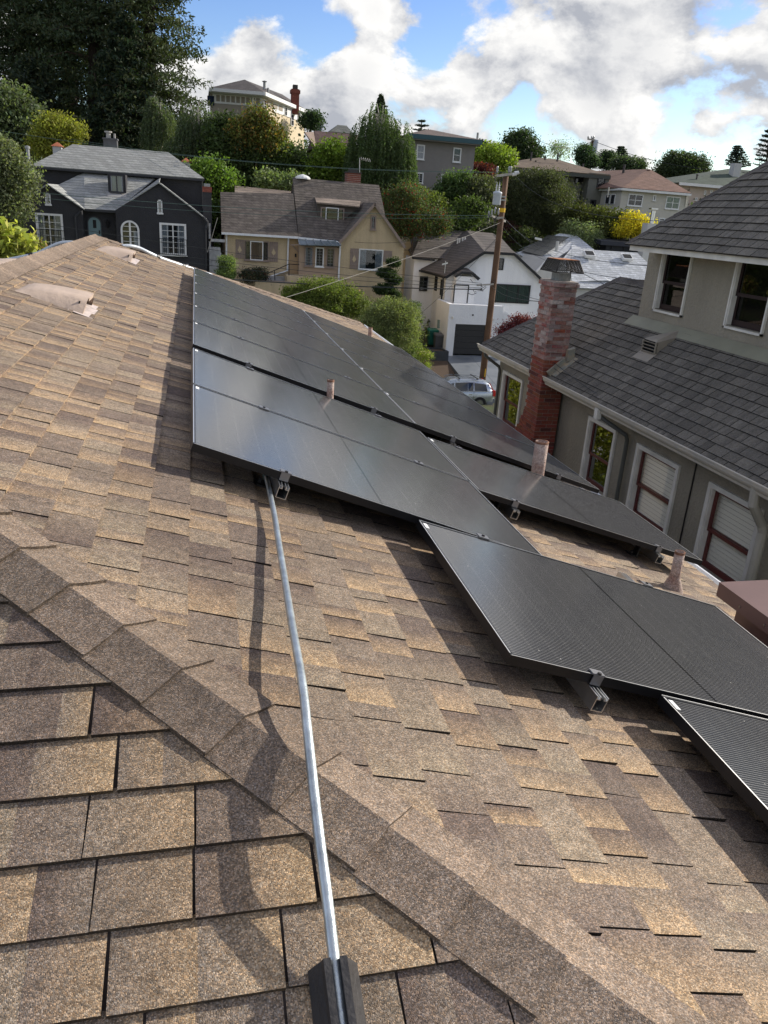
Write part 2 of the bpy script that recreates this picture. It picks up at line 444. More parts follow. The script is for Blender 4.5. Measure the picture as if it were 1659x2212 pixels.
b = MB(); b.box(wS.x + .9, eE[0].x - .9, eE[0].y + .9, eE[1].y - 1.2, -9.5, eE[0].z - .02); b.build('wall', STUC, HOUSE)
WHITE = mat('white gutter paint', (.72, .73, .74), .45, var=.06, vscale=6)
# eave gutter on the panel side
b = MB(); x0, z0 = eE[0].x, eE[0].z
pr = [(0.0, -.03), (.0, -.13), (.03, -.15), (.09, -.15), (.12, -.05), (.12, -.02), (.105, -.02), (.10, -.05), (.08, -.125), (.02, -.12), (.015, -.03)]
b.prism([(x0 + a, eE[0].y, z0 + c) for a, c in pr], (0, eE[1].y - eE[0].y, 0)); b.build('gutter', WHITE, HOUSE)

# hip and ridge caps: folded pieces lapped along the line
def caps(a, bnd, nL, nR, w, expo, pal, parent, M, thick=.012, round_=.03, single=True, name='ridge_cap'):
    """a -> b runs uphill to downhill; nL/nR: unit directions down each slope"""
    a, bnd = Vector(a), Vector(bnd); t = (bnd - a); Ln = t.length; t.normalize(); n = int(Ln / expo)
    up = -(nL + nR).normalized(); objs = []
    for k in range(n + 1):
        s0, s1 = max(0, k * expo - .03), min(Ln, (k + 1) * expo)
        if s1 - s0 < .04: continue
        base = TABSEED.choice(pal); base2 = lerp3(base, TABSEED.choice(pal), .5); ww = w * TABSEED.uniform(.96, 1.04)
        # cross-section points from left edge over the fold to the right edge
        prof = []
        for q in range(9):
            f = -1 + q / 4.0; d = nL if f < 0 else nR; m = abs(f)
            prof.append(d * (ww * m) + up * (round_ * (1 - m) ** 2 * .55))
        mb = MB(); T = []; B = []
        for s, h in ((s0, .004), ((s0 + s1) / 2, thick * .75), (s1, thick * TABSEED.uniform(.9, 1.3))):
            row = []; rb = []
            for q, p in enumerate(prof):
                nn = up if q == 4 else (up * .6 + ((-t).cross(nL).normalized() if False else up) * .4)
                wv = TABSEED.uniform(-.003, .003) if q in (0, 8) else 0
                pos = a + t * s + p * (1 + wv) + nn * (h + .008)
                row.append(pos); rb.append(a + t * s + p - nn * .004)
            T.append(row); B.append(rb)
        def F(p4, c):
            nrm = (p4[1] - p4[0]).cross(p4[2] - p4[1]); mb.face(p4, [c] * 4)
        for r in range(2):
            for q in range(8):
                p4 = [T[r][q], T[r][q + 1], T[r + 1][q + 1], T[r + 1][q]]
                if (p4[1] - p4[0]).cross(p4[2] - p4[1]).dot(up) < 0: p4.reverse()
                mb.face(p4, [lerp3(base, base2, q / 8)] * 4)
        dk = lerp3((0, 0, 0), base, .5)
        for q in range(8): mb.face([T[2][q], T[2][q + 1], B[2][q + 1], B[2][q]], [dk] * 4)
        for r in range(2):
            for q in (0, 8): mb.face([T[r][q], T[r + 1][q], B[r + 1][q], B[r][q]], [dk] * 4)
        objs.append(mb)
    if single:
        for mb in objs: mb.build(name, M, parent, smooth=False)
    else: merge(objs).build(name, M, parent)
PALC = [(.205, .158, .12), (.23, .18, .136), (.26, .20, .15), (.218, .168, .126)]
hipdir = (rp(EAVE, HK - rp(EAVE, 0).x) - rS).normalized()
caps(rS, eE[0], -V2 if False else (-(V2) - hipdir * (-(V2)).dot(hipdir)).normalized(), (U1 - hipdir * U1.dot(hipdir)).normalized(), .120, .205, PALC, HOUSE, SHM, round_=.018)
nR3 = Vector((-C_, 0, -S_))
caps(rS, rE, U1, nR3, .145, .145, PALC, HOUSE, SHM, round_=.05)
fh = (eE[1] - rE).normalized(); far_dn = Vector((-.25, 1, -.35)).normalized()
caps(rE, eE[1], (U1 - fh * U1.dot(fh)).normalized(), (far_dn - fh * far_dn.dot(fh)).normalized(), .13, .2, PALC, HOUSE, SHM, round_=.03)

# low metal hood vents painted taupe, open at the downhill end
TAUPE = mat('taupe painted vent metal', (.46, .36, .285), .6, var=.10, vscale=6, bump=.12, bscale=18, spec=.3, grain=.06, gscale=160)
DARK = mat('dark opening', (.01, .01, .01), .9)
TAUPE2 = mat('bare flashing edge', (.55, .47, .43), .5, var=.3, vscale=16)
def hood(Rf, u0, u1, va, vb, hgt, label):
    b = MB(); nu, nv = 10, 10; rnd = random.Random(int(va * 10)); T = []
    for i in range(nu + 1):
        f = i / nu; u = u0 + (u1 - u0) * f; row = []
        for j in range(nv + 1):
            g = j / nv; v = va + (vb - va) * g
            side = min(1, min(g, 1 - g) * 7) ** .6
            h = .006 + hgt * (f ** .55) * side + rnd.uniform(-.0012, .0012) * (f > .2)
            if i == nu: h *= .96
            row.append(Rf(u, v, h))
        T.append(row)
    fs = []; vs = [p for r in T for p in r]; W = nv + 1
    for i in range(nu):
        for j in range(nv): fs.append((i * W + j, (i + 1) * W + j, (i + 1) * W + j + 1, i * W + j + 1))
    b.mesh(vs, fs)
    for j in range(nv):                     # rolled front lip
        p, q = T[nu][j], T[nu][j + 1]; dn = (Rf(1, 0, 0) - Rf(0, 0, 0)) * .004 - (Rf(0, 0, 1) - Rf(0, 0, 0)) * .028
        if 2 < j < nv - 2 or j in (0, nv - 1): b.face([p, p + dn, q + dn, q])
    for g in (0, nv):
        for i in range(nu): p, q = T[i][g], T[i + 1][g]; b.face([p, q, Rf(u0 + (u1 - u0) * (i + 1) / nu, va if g == 0 else vb, 0), Rf(u0 + (u1 - u0) * i / nu, va if g == 0 else vb, 0)])
    o = b.build('roof_vent', TAUPE, HOUSE, smooth=True, label=label)
    f = MB(); f.slab([Rf(u1 - .10, va - .035, .013), Rf(u1 + .075, va - .035, .012), Rf(u1 + .075, vb + .03, .012), Rf(u1 - .10, vb + .03, .013)], .003)
    f.build('flange', TAUPE2, o)
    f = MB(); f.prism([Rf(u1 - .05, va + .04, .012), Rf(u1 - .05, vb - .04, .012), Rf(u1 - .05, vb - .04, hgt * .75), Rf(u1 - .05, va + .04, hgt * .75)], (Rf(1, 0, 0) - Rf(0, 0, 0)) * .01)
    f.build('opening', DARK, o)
hood(rp, -.96, -.50, 6.05, 6.60, .115, 'near taupe hood vent on the slope below the ridge')
hood(rp, -.98, -.54, 11.15, 11.9, .12, 'far taupe hood vent near the end of the ridge')
hood(rp3, -.98, -.5, 7.2, 8.9, .14, 'taupe hood vent half hidden behind the ridge')

# plumbing vent pipes through the roof
PIPE = mat('weathered pink vent pipe paint', (.52, .42, .355), .75, var=.2, vscale=14, grain=.35, gscale=190, bump=.5, bscale=70, col2=(.22, .13, .1))
RUST = mat('rusty pipe rim', (.20, .10, .06), .9, var=.4, vscale=40)
def vent_pipe(foot, r, h, lab, boot=True):
    f = Vector(foot); b = MB()
    b.lathe(f, [(r * .97, -.15), (r, h * .4), (r * 1.01, h), (r * .84, h), (r * .82, h - .12)], 20)
    o = b.build('vent_pipe', PIPE, HOUSE, smooth=True, label=lab)
    k = MB(); k.lathe(f, [(r * 1.03, h - .012), (r * 1.05, h + .002), (r * .85, h + .003)], 20); k.build('rim', RUST, o, smooth=True)
    k = MB(); k.lathe(f, [(r * .83, h - .10), (0.001, h - .10)], 16); k.build('hollow', DARK, o)
    if boot:
        k = MB(); k.lathe(f, [(r * 2.5, -.05), (r * 2.2, .0), (r * 1.15, .085), (r * 1.08, .10)], 20); k.build('flashing', PIPE, o, smooth=True)
vent_pipe(rp(1.345, 5.60), .026, .255, 'small rusty pipe rising through the gap between panel rows', False)
vent_pipe(rp(3.10, 5.44), .053, .40, 'thick pink pipe standing in the gap by the neighbour')
vent_pipe(rp(3.335, 3.80), .030, .255, 'slim pipe with a cone flashing near the gutter')
vent_pipe(rp(3.70, 14.6), .04, .17, 'distant pipe near the far eave', False)

# painted sheet metal chimney box at the lower right
BROWN = mat('brown painted sheet metal', (.16, .092, .078), .42, var=.10, vscale=5, spec=.5)
b = MB(); b.box(2.90, 3.12, 2.4, 3.31, -2.3, -1.86); o = b.build('chimney', BROWN, HOUSE, label='brown sheet metal chimney box beside the gutter')
b = MB(); b.box(2.82, 3.16, 2.33, 3.40, -1.885, -1.80); b.build('cap', BROWN, o)
b = MB()
for yy in (2.6, 2.8, 3.0, 3.2): b.obox((2.818, yy, -1.85), (.003, 0, 0), (0, .005, 0), (0, 0, .005))
b.build('rivets', mat('dull rivet', (.3, .25, .2), .4, metal=.6), o)

# ------------------------------------------------------------------ solar panels
LP, WP, GP = 1.7402, 1.134, .0335
grp = dict(A=(.25, 5.3, .0029, -.0102, .0007, .0003), O=(1.3, 3.0, .0044, .0206, .0106, -.0183), C=(2.0, 5.2, .0058, .0156, .0040, -.0120))
DP = .8813
def pp(u, v, g=None, h=0.0):
    hh = h
    if g:
        pu, pv, y, dp, tv, h0 = grp[g]; a, b_ = u - pu, v - pv
        u, v = pu + a * math.cos(y) - b_ * math.sin(y), pv + a * math.sin(y) + b_ * math.cos(y); hh += h0 + dp * a + tv * b_
    return N1 * (hh - DP) + U1 * u + YV * v
FRM = mat('black anodised frame', (.018, .018, .020), .38, metal=.55, spec=.5, var=.2, vscale=8)
EDGE = mat('silver frame glint', (.80, .80, .78), .35, metal=1.0)
ALU = mat('mill finish aluminium', (.60, .61, .62), .33, metal=1.0, var=.12, vscale=20)
BLK = mat('black plastic', (.012, .012, .013), .4, spec=.5)
def panel_glass():
    m = bpy.data.materials.new('solar glass over cells'); m.use_nodes = True; nt = m.node_tree; N = nt.nodes; L = nt.links
    b = N['Principled BSDF']; b.inputs['Roughness'].default_value = .13; b.inputs['Specular IOR Level'].default_value = .62
    tc = N.new('ShaderNodeTexCoord'); sep = N.new('ShaderNodeSeparateXYZ'); L.new(tc.outputs['Object'], sep.inputs[0])
    def M(op, a, b_=None, c=None):
        n = N.new('ShaderNodeMath'); n.operation = op
        for i, v in enumerate((a, b_, c)):
            if v is None: continue
            if isinstance(v, (int, float)): n.inputs[i].default_value = v
            else: L.new(v, n.inputs[i])
        return n.outputs[0]
    x, y = sep.outputs[0], sep.outputs[1]
    wire = M('LESS_THAN', M('PINGPONG', M('ADD', y, .0028), .00575), .0010)        # busbar wires along the long side
    cw = (LP - .05) / 18
    gx = M('PINGPONG', M('SUBTRACT', x, .025), cw / 2)
    gapx = M('LESS_THAN', gx, .0013)                                               # between half cells
    gy = M('PINGPONG', M('SUBTRACT', y, .025), (WP - .05) / 12)
    gapy = M('LESS_THAN', gy, .001)
    mid = M('LESS_THAN', M('ABSOLUTE', M('SUBTRACT', x, LP / 2)), .006)
    dots = M('MULTIPLY', M('LESS_THAN', gx, .0045), wire)
    no = N.new('ShaderNodeTexNoise'); no.inputs['Scale'].default_value = 90; no.inputs['Detail'].default_value = 2
    mp = N.new('ShaderNodeMapping'); mp.inputs['Scale'].default_value = (.35, 1.6, 1); L.new(tc.outputs['Object'], mp.inputs[0]); L.new(mp.outputs[0], no.inputs['Vector'])
    jit = N.new('ShaderNodeMapRange'); jit.inputs[1].default_value = .38; jit.inputs[2].default_value = .66; L.new(no.outputs[0], jit.inputs[0])
    w2 = M('MULTIPLY', wire, M('MULTIPLY_ADD', jit.outputs[0], .08, .42))
    f = M('ADD', w2, M('MULTIPLY', dots, .16))
    f = M('MULTIPLY', f, M('SUBTRACT', 1.0, mid))
    cell = N.new('ShaderNodeMix'); cell.data_type = 'RGBA'; cell.inputs[6].default_value = (.011, .012, .016, 1); cell.inputs[7].default_value = (.004, .004, .005, 1)
    g = M('MAXIMUM', gapy, M('MAXIMUM', gapx, mid)); L.new(g, cell.inputs[0])
    mx = N.new('ShaderNodeMix'); mx.data_type = 'RGBA'; L.new(f, mx.inputs[0]); L.new(cell.outputs[2], mx.inputs[6]); mx.inputs[7].default_value = (.50, .49, .46, 1)
    # dust film
    du = N.new('ShaderNodeTexNoise'); du.inputs['Scale'].default_value = 5; du.inputs['Detail'].default_value = 6; L.new(tc.outputs['Object'], du.inputs['Vector'])
    dr = N.new('ShaderNodeMapRange'); dr.inputs[1].default_value = .35; dr.inputs[2].default_value = .8; dr.inputs[3].default_value = .012; dr.inputs[4].default_value = .03; L.new(du.outputs[0], dr.inputs[0])
    dm = N.new('ShaderNodeMix'); dm.data_type = 'RGBA'; L.new(dr.outputs[0], dm.inputs[0]); L.new(mx.outputs[2], dm.inputs[6]); dm.inputs[7].default_value = (.35, .33, .29, 1)
    # bird lime and specks
    vo = N.new('ShaderNodeTexVoronoi'); vo.inputs['Scale'].default_value = 13; L.new(tc.outputs['Object'], vo.inputs['Vector'])
    sp = M('LESS_THAN', vo.outputs['Distance'], .035)
    sm = N.new('ShaderNodeMix'); sm.data_type = 'RGBA'; L.new(M('MULTIPLY', sp, .6), sm.inputs[0]); L.new(dm.outputs[2], sm.inputs[6]); sm.inputs[7].default_value = (.6, .58, .52, 1)
    L.new(sm.outputs[2], b.inputs['Base Color'])
    rr = N.new('ShaderNodeMapRange'); rr.inputs[3].default_value = .14; rr.inputs[4].default_value = .19; L.new(du.outputs[0], rr.inputs[0]); L.new(rr.outputs[0], b.inputs['Roughness'])
    return m
GLASSM = panel_glass()
def make_panel():
    root = thing('solar_module', 'x', 'solar panel', (0, 0, 0), 'black solar panels screwed down in rows on the brown roof')
    t = .011
    g = MB(); g.box(t, LP - t, t, WP - t, -.006, -.0016); g.build('glass', GLASSM, root)
    for (a0, a1, b0, b1) in ((0, LP, 0, t), (0, LP, WP - t, WP), (0, t, t + .0005, WP - t - .0005), (LP - t, LP, t + .0005, WP - t - .0005)):
        f = MB(); f.box(a0, a1, b0, b1, -.035, 0)
        # thin silver strip for painted glint, a hair proud of the black frame
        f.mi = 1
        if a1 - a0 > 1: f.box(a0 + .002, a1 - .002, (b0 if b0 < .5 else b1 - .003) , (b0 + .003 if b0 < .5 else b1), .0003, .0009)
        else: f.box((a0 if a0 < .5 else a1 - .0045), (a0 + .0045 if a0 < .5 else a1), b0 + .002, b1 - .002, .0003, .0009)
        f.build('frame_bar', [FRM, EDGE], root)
    s = MB(); s.box(.016, .034, WP - .075, WP - .022, -.0016, -.0010); s.build('sticker', mat('white paper sticker', (.8, .8, .78), .6), root)
    bk = MB(); bk.box(t, LP - t, t, WP - t, -.0085, -.0065); bk.build('back_sheet', BLK, root)
    return root
def pose(u, v, g):
    o = pp(u, v, g); ex = (pp(u + LP, v, g) - o).normalized(); ey = (pp(u, v + WP, g) - o).normalized(); ez = ex.cross(ey).normalized(); ey = ez.cross(ex)
    m = Matrix.Identity(4)
    for i in range(3): m[i][0], m[i][1], m[i][2], m[i][3] = ex[i], ey[i], ez[i], o[i]
    return m
u0, v0 = .2651, 3.1671
va = [v0, v0 + WP + GP / 2]; vb0 = v0 + 2 * WP + GP + .1367
u2 = u0 + LP + .006
ordn = ['first', 'second', 'third', 'fourth', 'fifth', 'sixth']
spec = [(u0, va[0], 'A', 'front panel of the ridge-side column, above the steel conduit'),
        (u0, va[1], 'A', 'second panel of the ridge-side column, just before the wide gap with the rusty pipe'),
        (u2, va[1] - .1748 + .0, 'C', 'panel jutting toward the neighbour, front of the eave-side column, below the thick pink pipe'),
        (u0 + 1.0475, v0 - GP - WP, 'O', 'large near panel overhanging bare shingles, with an open rail end at its front'),
        (u0 + 1.0475 + .5843, v0 - GP * 2 - 2 * WP, 'O', 'nearest panel, cut off by the right edge of the picture')]
for c in range(2):
    for k in range(6):
        spec.append(((u0, u2)[c], vb0 + k * (WP + GP), None, '%s panel beyond the wide gap in the %s column' % (ordn[k], ('ridge-side', 'eave-side')[c])))
proto = None
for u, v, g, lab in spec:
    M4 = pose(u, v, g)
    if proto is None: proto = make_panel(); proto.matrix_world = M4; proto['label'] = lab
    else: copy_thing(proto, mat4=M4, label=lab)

# rails, clamps and feet
def R4(u, v, h): return pp(u, v, None, h)
def rail(u, v_a, v_b, lab, g=None, feet=()):
    root = thing('mounting_rail', lab, 'rail', pp(u, v_a, g, -.09), 'aluminium rails under the solar panels')
    b = MB(); hw = .023
    def q(a, h, v): return pp(u + a, v, g, h)
    for (a0, a1, h0, h1) in ((-hw, -hw + .003, -.092, -.037), (hw - .003, hw, -.092, -.037), (-hw + .003, hw - .003, -.092, -.0895), (-hw + .003, -.006, -.050, -.047), (.006, hw - .003, -.050, -.047), (-.010, -.0065, -.047, -.037), (.0065, .010, -.047, -.037)):
        b.prism([q(a0, h0, v_a), q(a1, h0, v_a), q(a1, h1, v_a), q(a0, h1, v_a)], q(a0, h0, v_b) - q(a0, h0, v_a))
    b.build('extrusion', ALU, root)
    for fv in feet:
        k = MB(); c = pp(u - .038, fv, g, 0)
        k.prism([pp(u - .030, fv - .035, g, -.145), pp(u - .030, fv + .035, g, -.145), pp(u - .030, fv + .018, g, -.055), pp(u - .030, fv - .018, g, -.055)], U1 * .008)
        k.prism([pp(u - .075, fv - .04, g, -.143), pp(u - .022, fv - .04, g, -.143), pp(u - .022, fv + .04, g, -.143), pp(u - .075, fv + .04, g, -.143)], N1 * .010)
        k.tube([pp(u - .052, fv, g, -.135), pp(u - .052, fv, g, -.115)], .012, 6)
        k.tube([pp(u - .045, fv, g, -.085), pp(u - .015, fv, g, -.085)], .008, 6)
        k.build('foot', BLK, root)
    return root
CLP = mat('silver clamp', (.24, .24, .25), .4, metal=.8)
def clamp(root, u, v, g, end=0):
    b = MB()
    w_ = .022
    if end == 0: b.obox(pp(u, v, g, .0035), U1 * .028, YV * w_, N1 * .0025)
    else:
        b.obox(pp(u, v + .010 * -end, g, .0035), U1 * .025, YV * .016, N1 * .0025)
        b.obox(pp(u, v - end * -.0055 if False else v + end * .0065, g, -.016), U1 * .020, YV * .002, N1 * .018)
    b.build('clamp', CLP, root)
    k = MB(); k.tube([pp(u, v + end * .004, g, .006), pp(u, v + end * .004, g, .0125)], .0075, 6); k.build('bolt', BLK, root)
def row_clamps(r, u, vs, g):
    for v, e in vs: clamp(r, u, v, g, e)
backv = [(vb0 + k * (WP + GP) - GP / 2, 0) for k in range(1, 6)]
for (u, lab, isl) in ((u0 + .405, 'rail under the ridge-side column, its open end showing beside the conduit', 1), (u0 + 1.39, 'rail under the ridge-side column, on the side of the eave', 1)):
    r = rail(u, v0 - .075 if u < 1 else v0 - .01, v0 + 2 * WP + GP + .05, lab, 'A', (v0 + .2, v0 + 1.6))
    row_clamps(r, u, [(v0, -1)] * (u < 1) + [(v0 + WP + GP / 4, 0), (v0 + 2 * WP + GP / 2, 1)], 'A')
    r2 = rail(u, vb0 - .05, vb0 + 6 * (WP + GP), lab.split(',')[0] + ' behind the wide gap, ' + ('ridge side' if u < 1 else 'eave side'), None, (vb0 + .3,))
    row_clamps(r2, u, [(vb0, -1)] + backv, None)
for (u, lab) in ((u2 + .33, 'rail under the eave-side column, behind the wide gap, nearer the seam'), (u2 + 1.33, 'rail under the eave-side column, behind the wide gap, nearest the gutter')):
    r = rail(u, vb0 - .05, vb0 + 6 * (WP + GP), lab, None, (vb0 + .2,)); row_clamps(r, u, [(vb0, -1)] + backv, None)
vc = va[1] - .1748
for (u, lab) in ((u2 + .26, 'open rail end under the jutting panel, nearer the seam'), (u2 + 1.37, 'open rail end under the jutting panel, nearest the gutter')):
    r = rail(u, vc - .06, vc + WP + .03, lab, 'C', (vc + .16,)); row_clamps(r, u, [(vc, -1), (vc + WP, 1)], 'C')
vo = v0 - GP - WP
for (u, lab) in ((u0 + 1.0475 + .34, 'rail with open square end under the large near panel'), (u0 + 1.0475 + 1.30, 'rail under the large near panel, running on below the nearest panel')):
    far_ = u < 2.2
    r = rail(u, vo - .075 if far_ else vo - 1.2, v0 + .2, lab, 'O', (vo + .35,)); row_clamps(r, u, ([(vo, -1)] if far_ else [(vo - GP / 2, 0)]) + [(v0 - GP / 2, 0)], 'O')

# steel conduit from the panels over the hip, on a rubber block
EMT = mat('galvanised conduit', (.50, .55, .56), .38, metal=.9, var=.28, vscale=22, bump=.12, bscale=90)
path = [Vector(p) for p in ((.300, 3.75, -1.135), (.291, 3.45, -1.142), (.284, 3.15, -1.130), (.278, 2.85, -1.124), (.266, 2.56, -1.112), (.252, 2.20, -1.099), (.241, 1.92, -1.088), (.233, 1.634, -1.086), (.224, 1.45, -1.105), (.219, 1.30, -1.145), (.217, 1.20, -1.175), (.2165, 1.10, -1.208), (.215, .98, -1.252), (.214, .85, -1.30), (.213, .70, -1.352))]
path = [p * (1 - .016 * max(0, min(1, (p.y - 1.03) / .15)) * max(0, min(1, (2.3 - p.y) / .6))) for p in path]
def smoothp(P, n=5):
    out = []
    for i in range(len(P) - 1):
        p0, p1, p2, p3 = P[max(i - 1, 0)], P[i], P[i + 1], P[min(i + 2, len(P) - 1)]
        for k in range(n):
            t = k / n; out.append(.5 * ((2 * p1) + (p2 - p0) * t + (2 * p0 - 5 * p1 + 4 * p2 - p3) * t * t + (3 * p1 - p0 - 3 * p2 + p3) * t ** 3))
    out.append(P[-1]); return out
cd = thing('steel_conduit', 'long galvanised steel conduit running from under the panels over the hip to the black block', 'conduit', tuple(path[0]))
MB().tube(smoothp(path), .0112, 16).build('pipe', EMT, cd, smooth=True)
k = MB(); a = Vector((.2895, 3.40, -1.1405)); d = (path[1] - path[2]).normalized()
for s in (-.03, -.015, 0, .02): k.tube([a + d * s, a + d * (s + .012)], .0165 if s != 0 else .0145, 14)
k.build('coupling', mat('dark green coupling', (.10, .15, .14), .4, metal=.6), cd, smooth=False)
k = MB(); k.tube([Vector((.262, 3.55, -1.03)), Vector((.268, 3.40, -1.09)), Vector((.281, 3.22, -1.115)), Vector((.285, 3.12, -1.14))], .0025, 6); k.build('ground_wire', ALU, cd)
RUB = mat('black rubber block', (.03, .028, .028), .55, var=.25, vscale=12, bump=.2, spec=.4)
blk = thing('conduit_block', 'black rubber roof block with a steel strap holding the end of the conduit', 'pipe support', (.215, .80, -1.40))
def bl(x, s, h): return rp2(-s, x, h)
pr = [(-.055, 0.010), (-.055, .018), (-.030, .052), (-.026, .064), (-.010, .064), (-.010, .036), (.010, .036), (.010, .064), (.026, .064), (.030, .052), (.055, .018), (.055, .010)]
b = MB(); b.prism([bl(.2145 + a, .535, h) for a, h in ((q_[0] * .82, q_[1]) for q_ in pr)], bl(.2145, .25, 0) - bl(.2145, .535, 0)); b.build('rubber_base', RUB, blk)
b = MB(); b.prism([bl(.2145 + a, .533, h) for a, h in ((-.0098, .018), (.0098, .018), (.0098, .0235), (-.0098, .0235))], bl(0, .25, 0) - bl(0, .533, 0)); b.build('strut_channel', ALU, blk)

# white-grey conduits lying over the far hips with black straps
def far_conduit(pts, lab, straps, d=.9):
    P = [Vector(ray(*p[:2]) * (p[2] / ray(*p[:2])[1])) for p in pts]
    c = thing('roof_conduit', lab, 'conduit', tuple(P[0])); MB().tube(smoothp(P, 4), .030, 10).build('pipe', mat('pale grey conduit', (.55, .60, .64), .4, metal=.3, var=.1), c, smooth=True)
    sm = smoothp(P, 4)
    for s in straps:
        i = int(s * (len(sm) - 3)); MB().tube([sm[i], sm[i + 1]], .040, 10).build('strap', BLK, c)
far_conduit([(263, 532, 13.25), (280, 531.5, 13.3), (300, 536, 13.4), (325, 548, 13.5), (350, 559, 13.7), (385, 571, 13.9), (412, 580, 14.1), (430, 588, 14.3), (450, 592, 14.4), (472, 603, 14.6)], 'pale conduit descending the right side of the far hip', (.42, .62))
far_conduit([(10, 563, 13.2), (45, 556, 13.2), (80, 548, 13.2), (105, 536, 13.2), (125, 527, 13.2), (142, 524, 13.2), (166, 525, 13.2), (190, 530, 13.3)], 'pale conduit rising over the left side of the ridge end', (.25,))

# ------------------------------------------------------------------ the neighbour's house on the right
NB = thing('neighbour_house', 'grey green stucco house beside us with dark shingle roofs, maroon sash windows and brick chimney', 'house', (9.5, 9.0, -9.5))
NST = mat('grey green stucco', (.31, .282, .218), .92, var=.06, vscale=1.5, bump=.45, bscale=26, grain=.05, gscale=60, streak=.10)
NWH = mat('chalky white trim paint', (.74, .72, .65), .6, var=.12, vscale=5, streak=.12)
MAR = mat('maroon sash paint', (.115, .024, .02), .45, var=.1, spec=.5)
SILL = mat('weathered grey sill', (.42, .41, .39), .8, var=.15)
GLS = glass_mat('window glass near', (.97, .97, .96), 1.5, .01, .6)
GLD = glass_mat('dark upstairs glass', (.30, .30, .33), 1.5, .01, 1.0)
GLR = glass_mat('reflecting window glass', (.35, .36, .35), 1.5, .012, 6)
ROOM = mat('dim room behind glass', (.012, .012, .014), .9)
BLND = mat('cream blind slat', (.88, .86, .74), .6)
XW, XU = 6.25, 7.21
AL = math.radians(40.2); ca, sa = math.cos(AL), math.sin(AL)
def nr(dn, y, h=0.0): return Vector((5.9 - dn * ca - h * sa, y, -2.42 - dn * sa + h * ca))
def wall_holes(b, X, th, ya, yb, za, zb, holes):
    ys = sorted({ya, yb, *[h[0] for h in holes], *[h[1] for h in holes]}); zs = sorted({za, zb, *[h[2] for h in holes], *[h[3] for h in holes]})
    for i in range(len(ys) - 1):
        run = None
        for j in range(len(zs) - 1):
            cy, cz = (ys[i] + ys[i + 1]) / 2, (zs[j] + zs[j + 1]) / 2
            solid = not any(h[0] < cy < h[1] and h[2] < cz < h[3] for h in holes)
            if solid: run = (run[0], zs[j + 1]) if run else (zs[j], zs[j + 1])
            if (not solid or j == len(zs) - 2) and run: b.box(X, X + th, ys[i], ys[i + 1], run[0], run[1]); run = None
wins = [(14.24, 15.32, -4.00, -2.87, 0), (10.48, 11.40, -4.00, -2.85, 0), (8.76, 9.86, -4.00, -2.87, 1), (7.08, 8.10, -4.02, -2.86, 1), (4.6, 5.6, -4.0, -2.87, 1)]
b = MB(); wall_holes(b, XW, .22, 2.0, 15.6, -9.5, -2.46, [(a + .07, c - .07, d + .05, e - .07) for a, c, d, e, k in wins]); b.box(XW + .22, 13.0, 2.0, 15.6, -9.5, -2.8)
b.build('wall', NST, NB)
CUR = mat('net curtain', (.55, .54, .48), .9, var=.15, vscale=12)
def sash_window(X, a, c, d, e, blinds, parent, dark=False, casing=.062, lab=None):
    b = MB()
    for (p, q, r, s) in ((a, a + casing, d, e), (c - casing, c, d, e), (a + casing, c - casing, e - casing, e)):
        b.box(X - .035, X + .02, p, q, r, s)
    for (p, q, r, s) in ((a + casing, a + casing + .018, d + .05, e - casing), (c - casing - .018, c - casing, d + .05, e - casing)):
        b.box(X - .018, X + .12, p, q, r, s)
    o = b.build('window', NWH, parent, label=lab)
    b = MB(); b.box(X - (.09 if not dark else .035), X + .05, a - .02 * (not dark), c + .02 * (not dark), d, d + (.045 if not dark else .03)); b.build('sill', SILL if not dark else NWH, o)
    i0, i1, j0, j1 = a + casing + .018, c - casing - .018, d + .045, e - casing; zm = (j0 + j1) / 2 - .02; f = .045
    for nm, x0, za, zb in (('upper_sash', X + .03, zm - f / 2, j1), ('lower_sash', X + .06, j0, zm + f / 2)):
        b = MB(); b.box(x0, x0 + .03, i0, i0 + f, za, zb); b.box(x0, x0 + .03, i1 - f, i1, za, zb); b.box(x0, x0 + .03, i0 + f, i1 - f, za, za + (f if nm[0] == 'u' else .08)); b.box(x0, x0 + .03, i0 + f, i1 - f, zb - f, zb)
        b.build(nm, MAR if not dark else mat('dark maroon sash', (.022, .010, .010), .5), o)
        b = MB(); b.box(x0 + .012, x0 + .016, i0 + f, i1 - f, za + f * .5, zb - f * .5); b.build('pane', GLD if dark else GLS if blinds else GLR, o)
    b = MB(); b.box(X + .32, X + .34, i0 - .2, i1 + .2, j0 - .2, j1 + .1); b.build('room', ROOM, o)
    if blinds:
        b = MB(); n = int((j1 - j0) / .058)
        for k in range(n):
            z = j0 + (k + .5) * (j1 - j0) / n; b.obox((X + .105, (i0 + i1) / 2, z), (.010, 0, .0225), (0, (i1 - i0) / 2 - .01, 0), (.0008, 0, -.0004))
        b.build('blind', BLND, o, kind='stuff')
    return o
for i, (a, c, d, e, k) in enumerate(wins):
    sash_window(XW, a, c, d, e, bool(k), NB, lab=('maroon sash window at the far end of the wall', 'maroon sash window just past the downspout', 'maroon sash window with lowered blinds in the middle', 'maroon sash window with blinds nearest the gutter end', None)[i])

GREYP = [(.110, .103, .088), (.135, .127, .109), (.165, .155, .132), (.12, .113, .097), (.195, .182, .155), (.15, .14, .12)]
NSM = shingle_mat('dark grey shingle granules', 240, .5)
npz = field(nr, -2.46, 0.03, 2.5, 15.9, [(-ca, 1, 15.82), (-1, 0, 2.46)], .143, (.17, .30), GREYP, butt=.2, thick=.014, gap=.008)
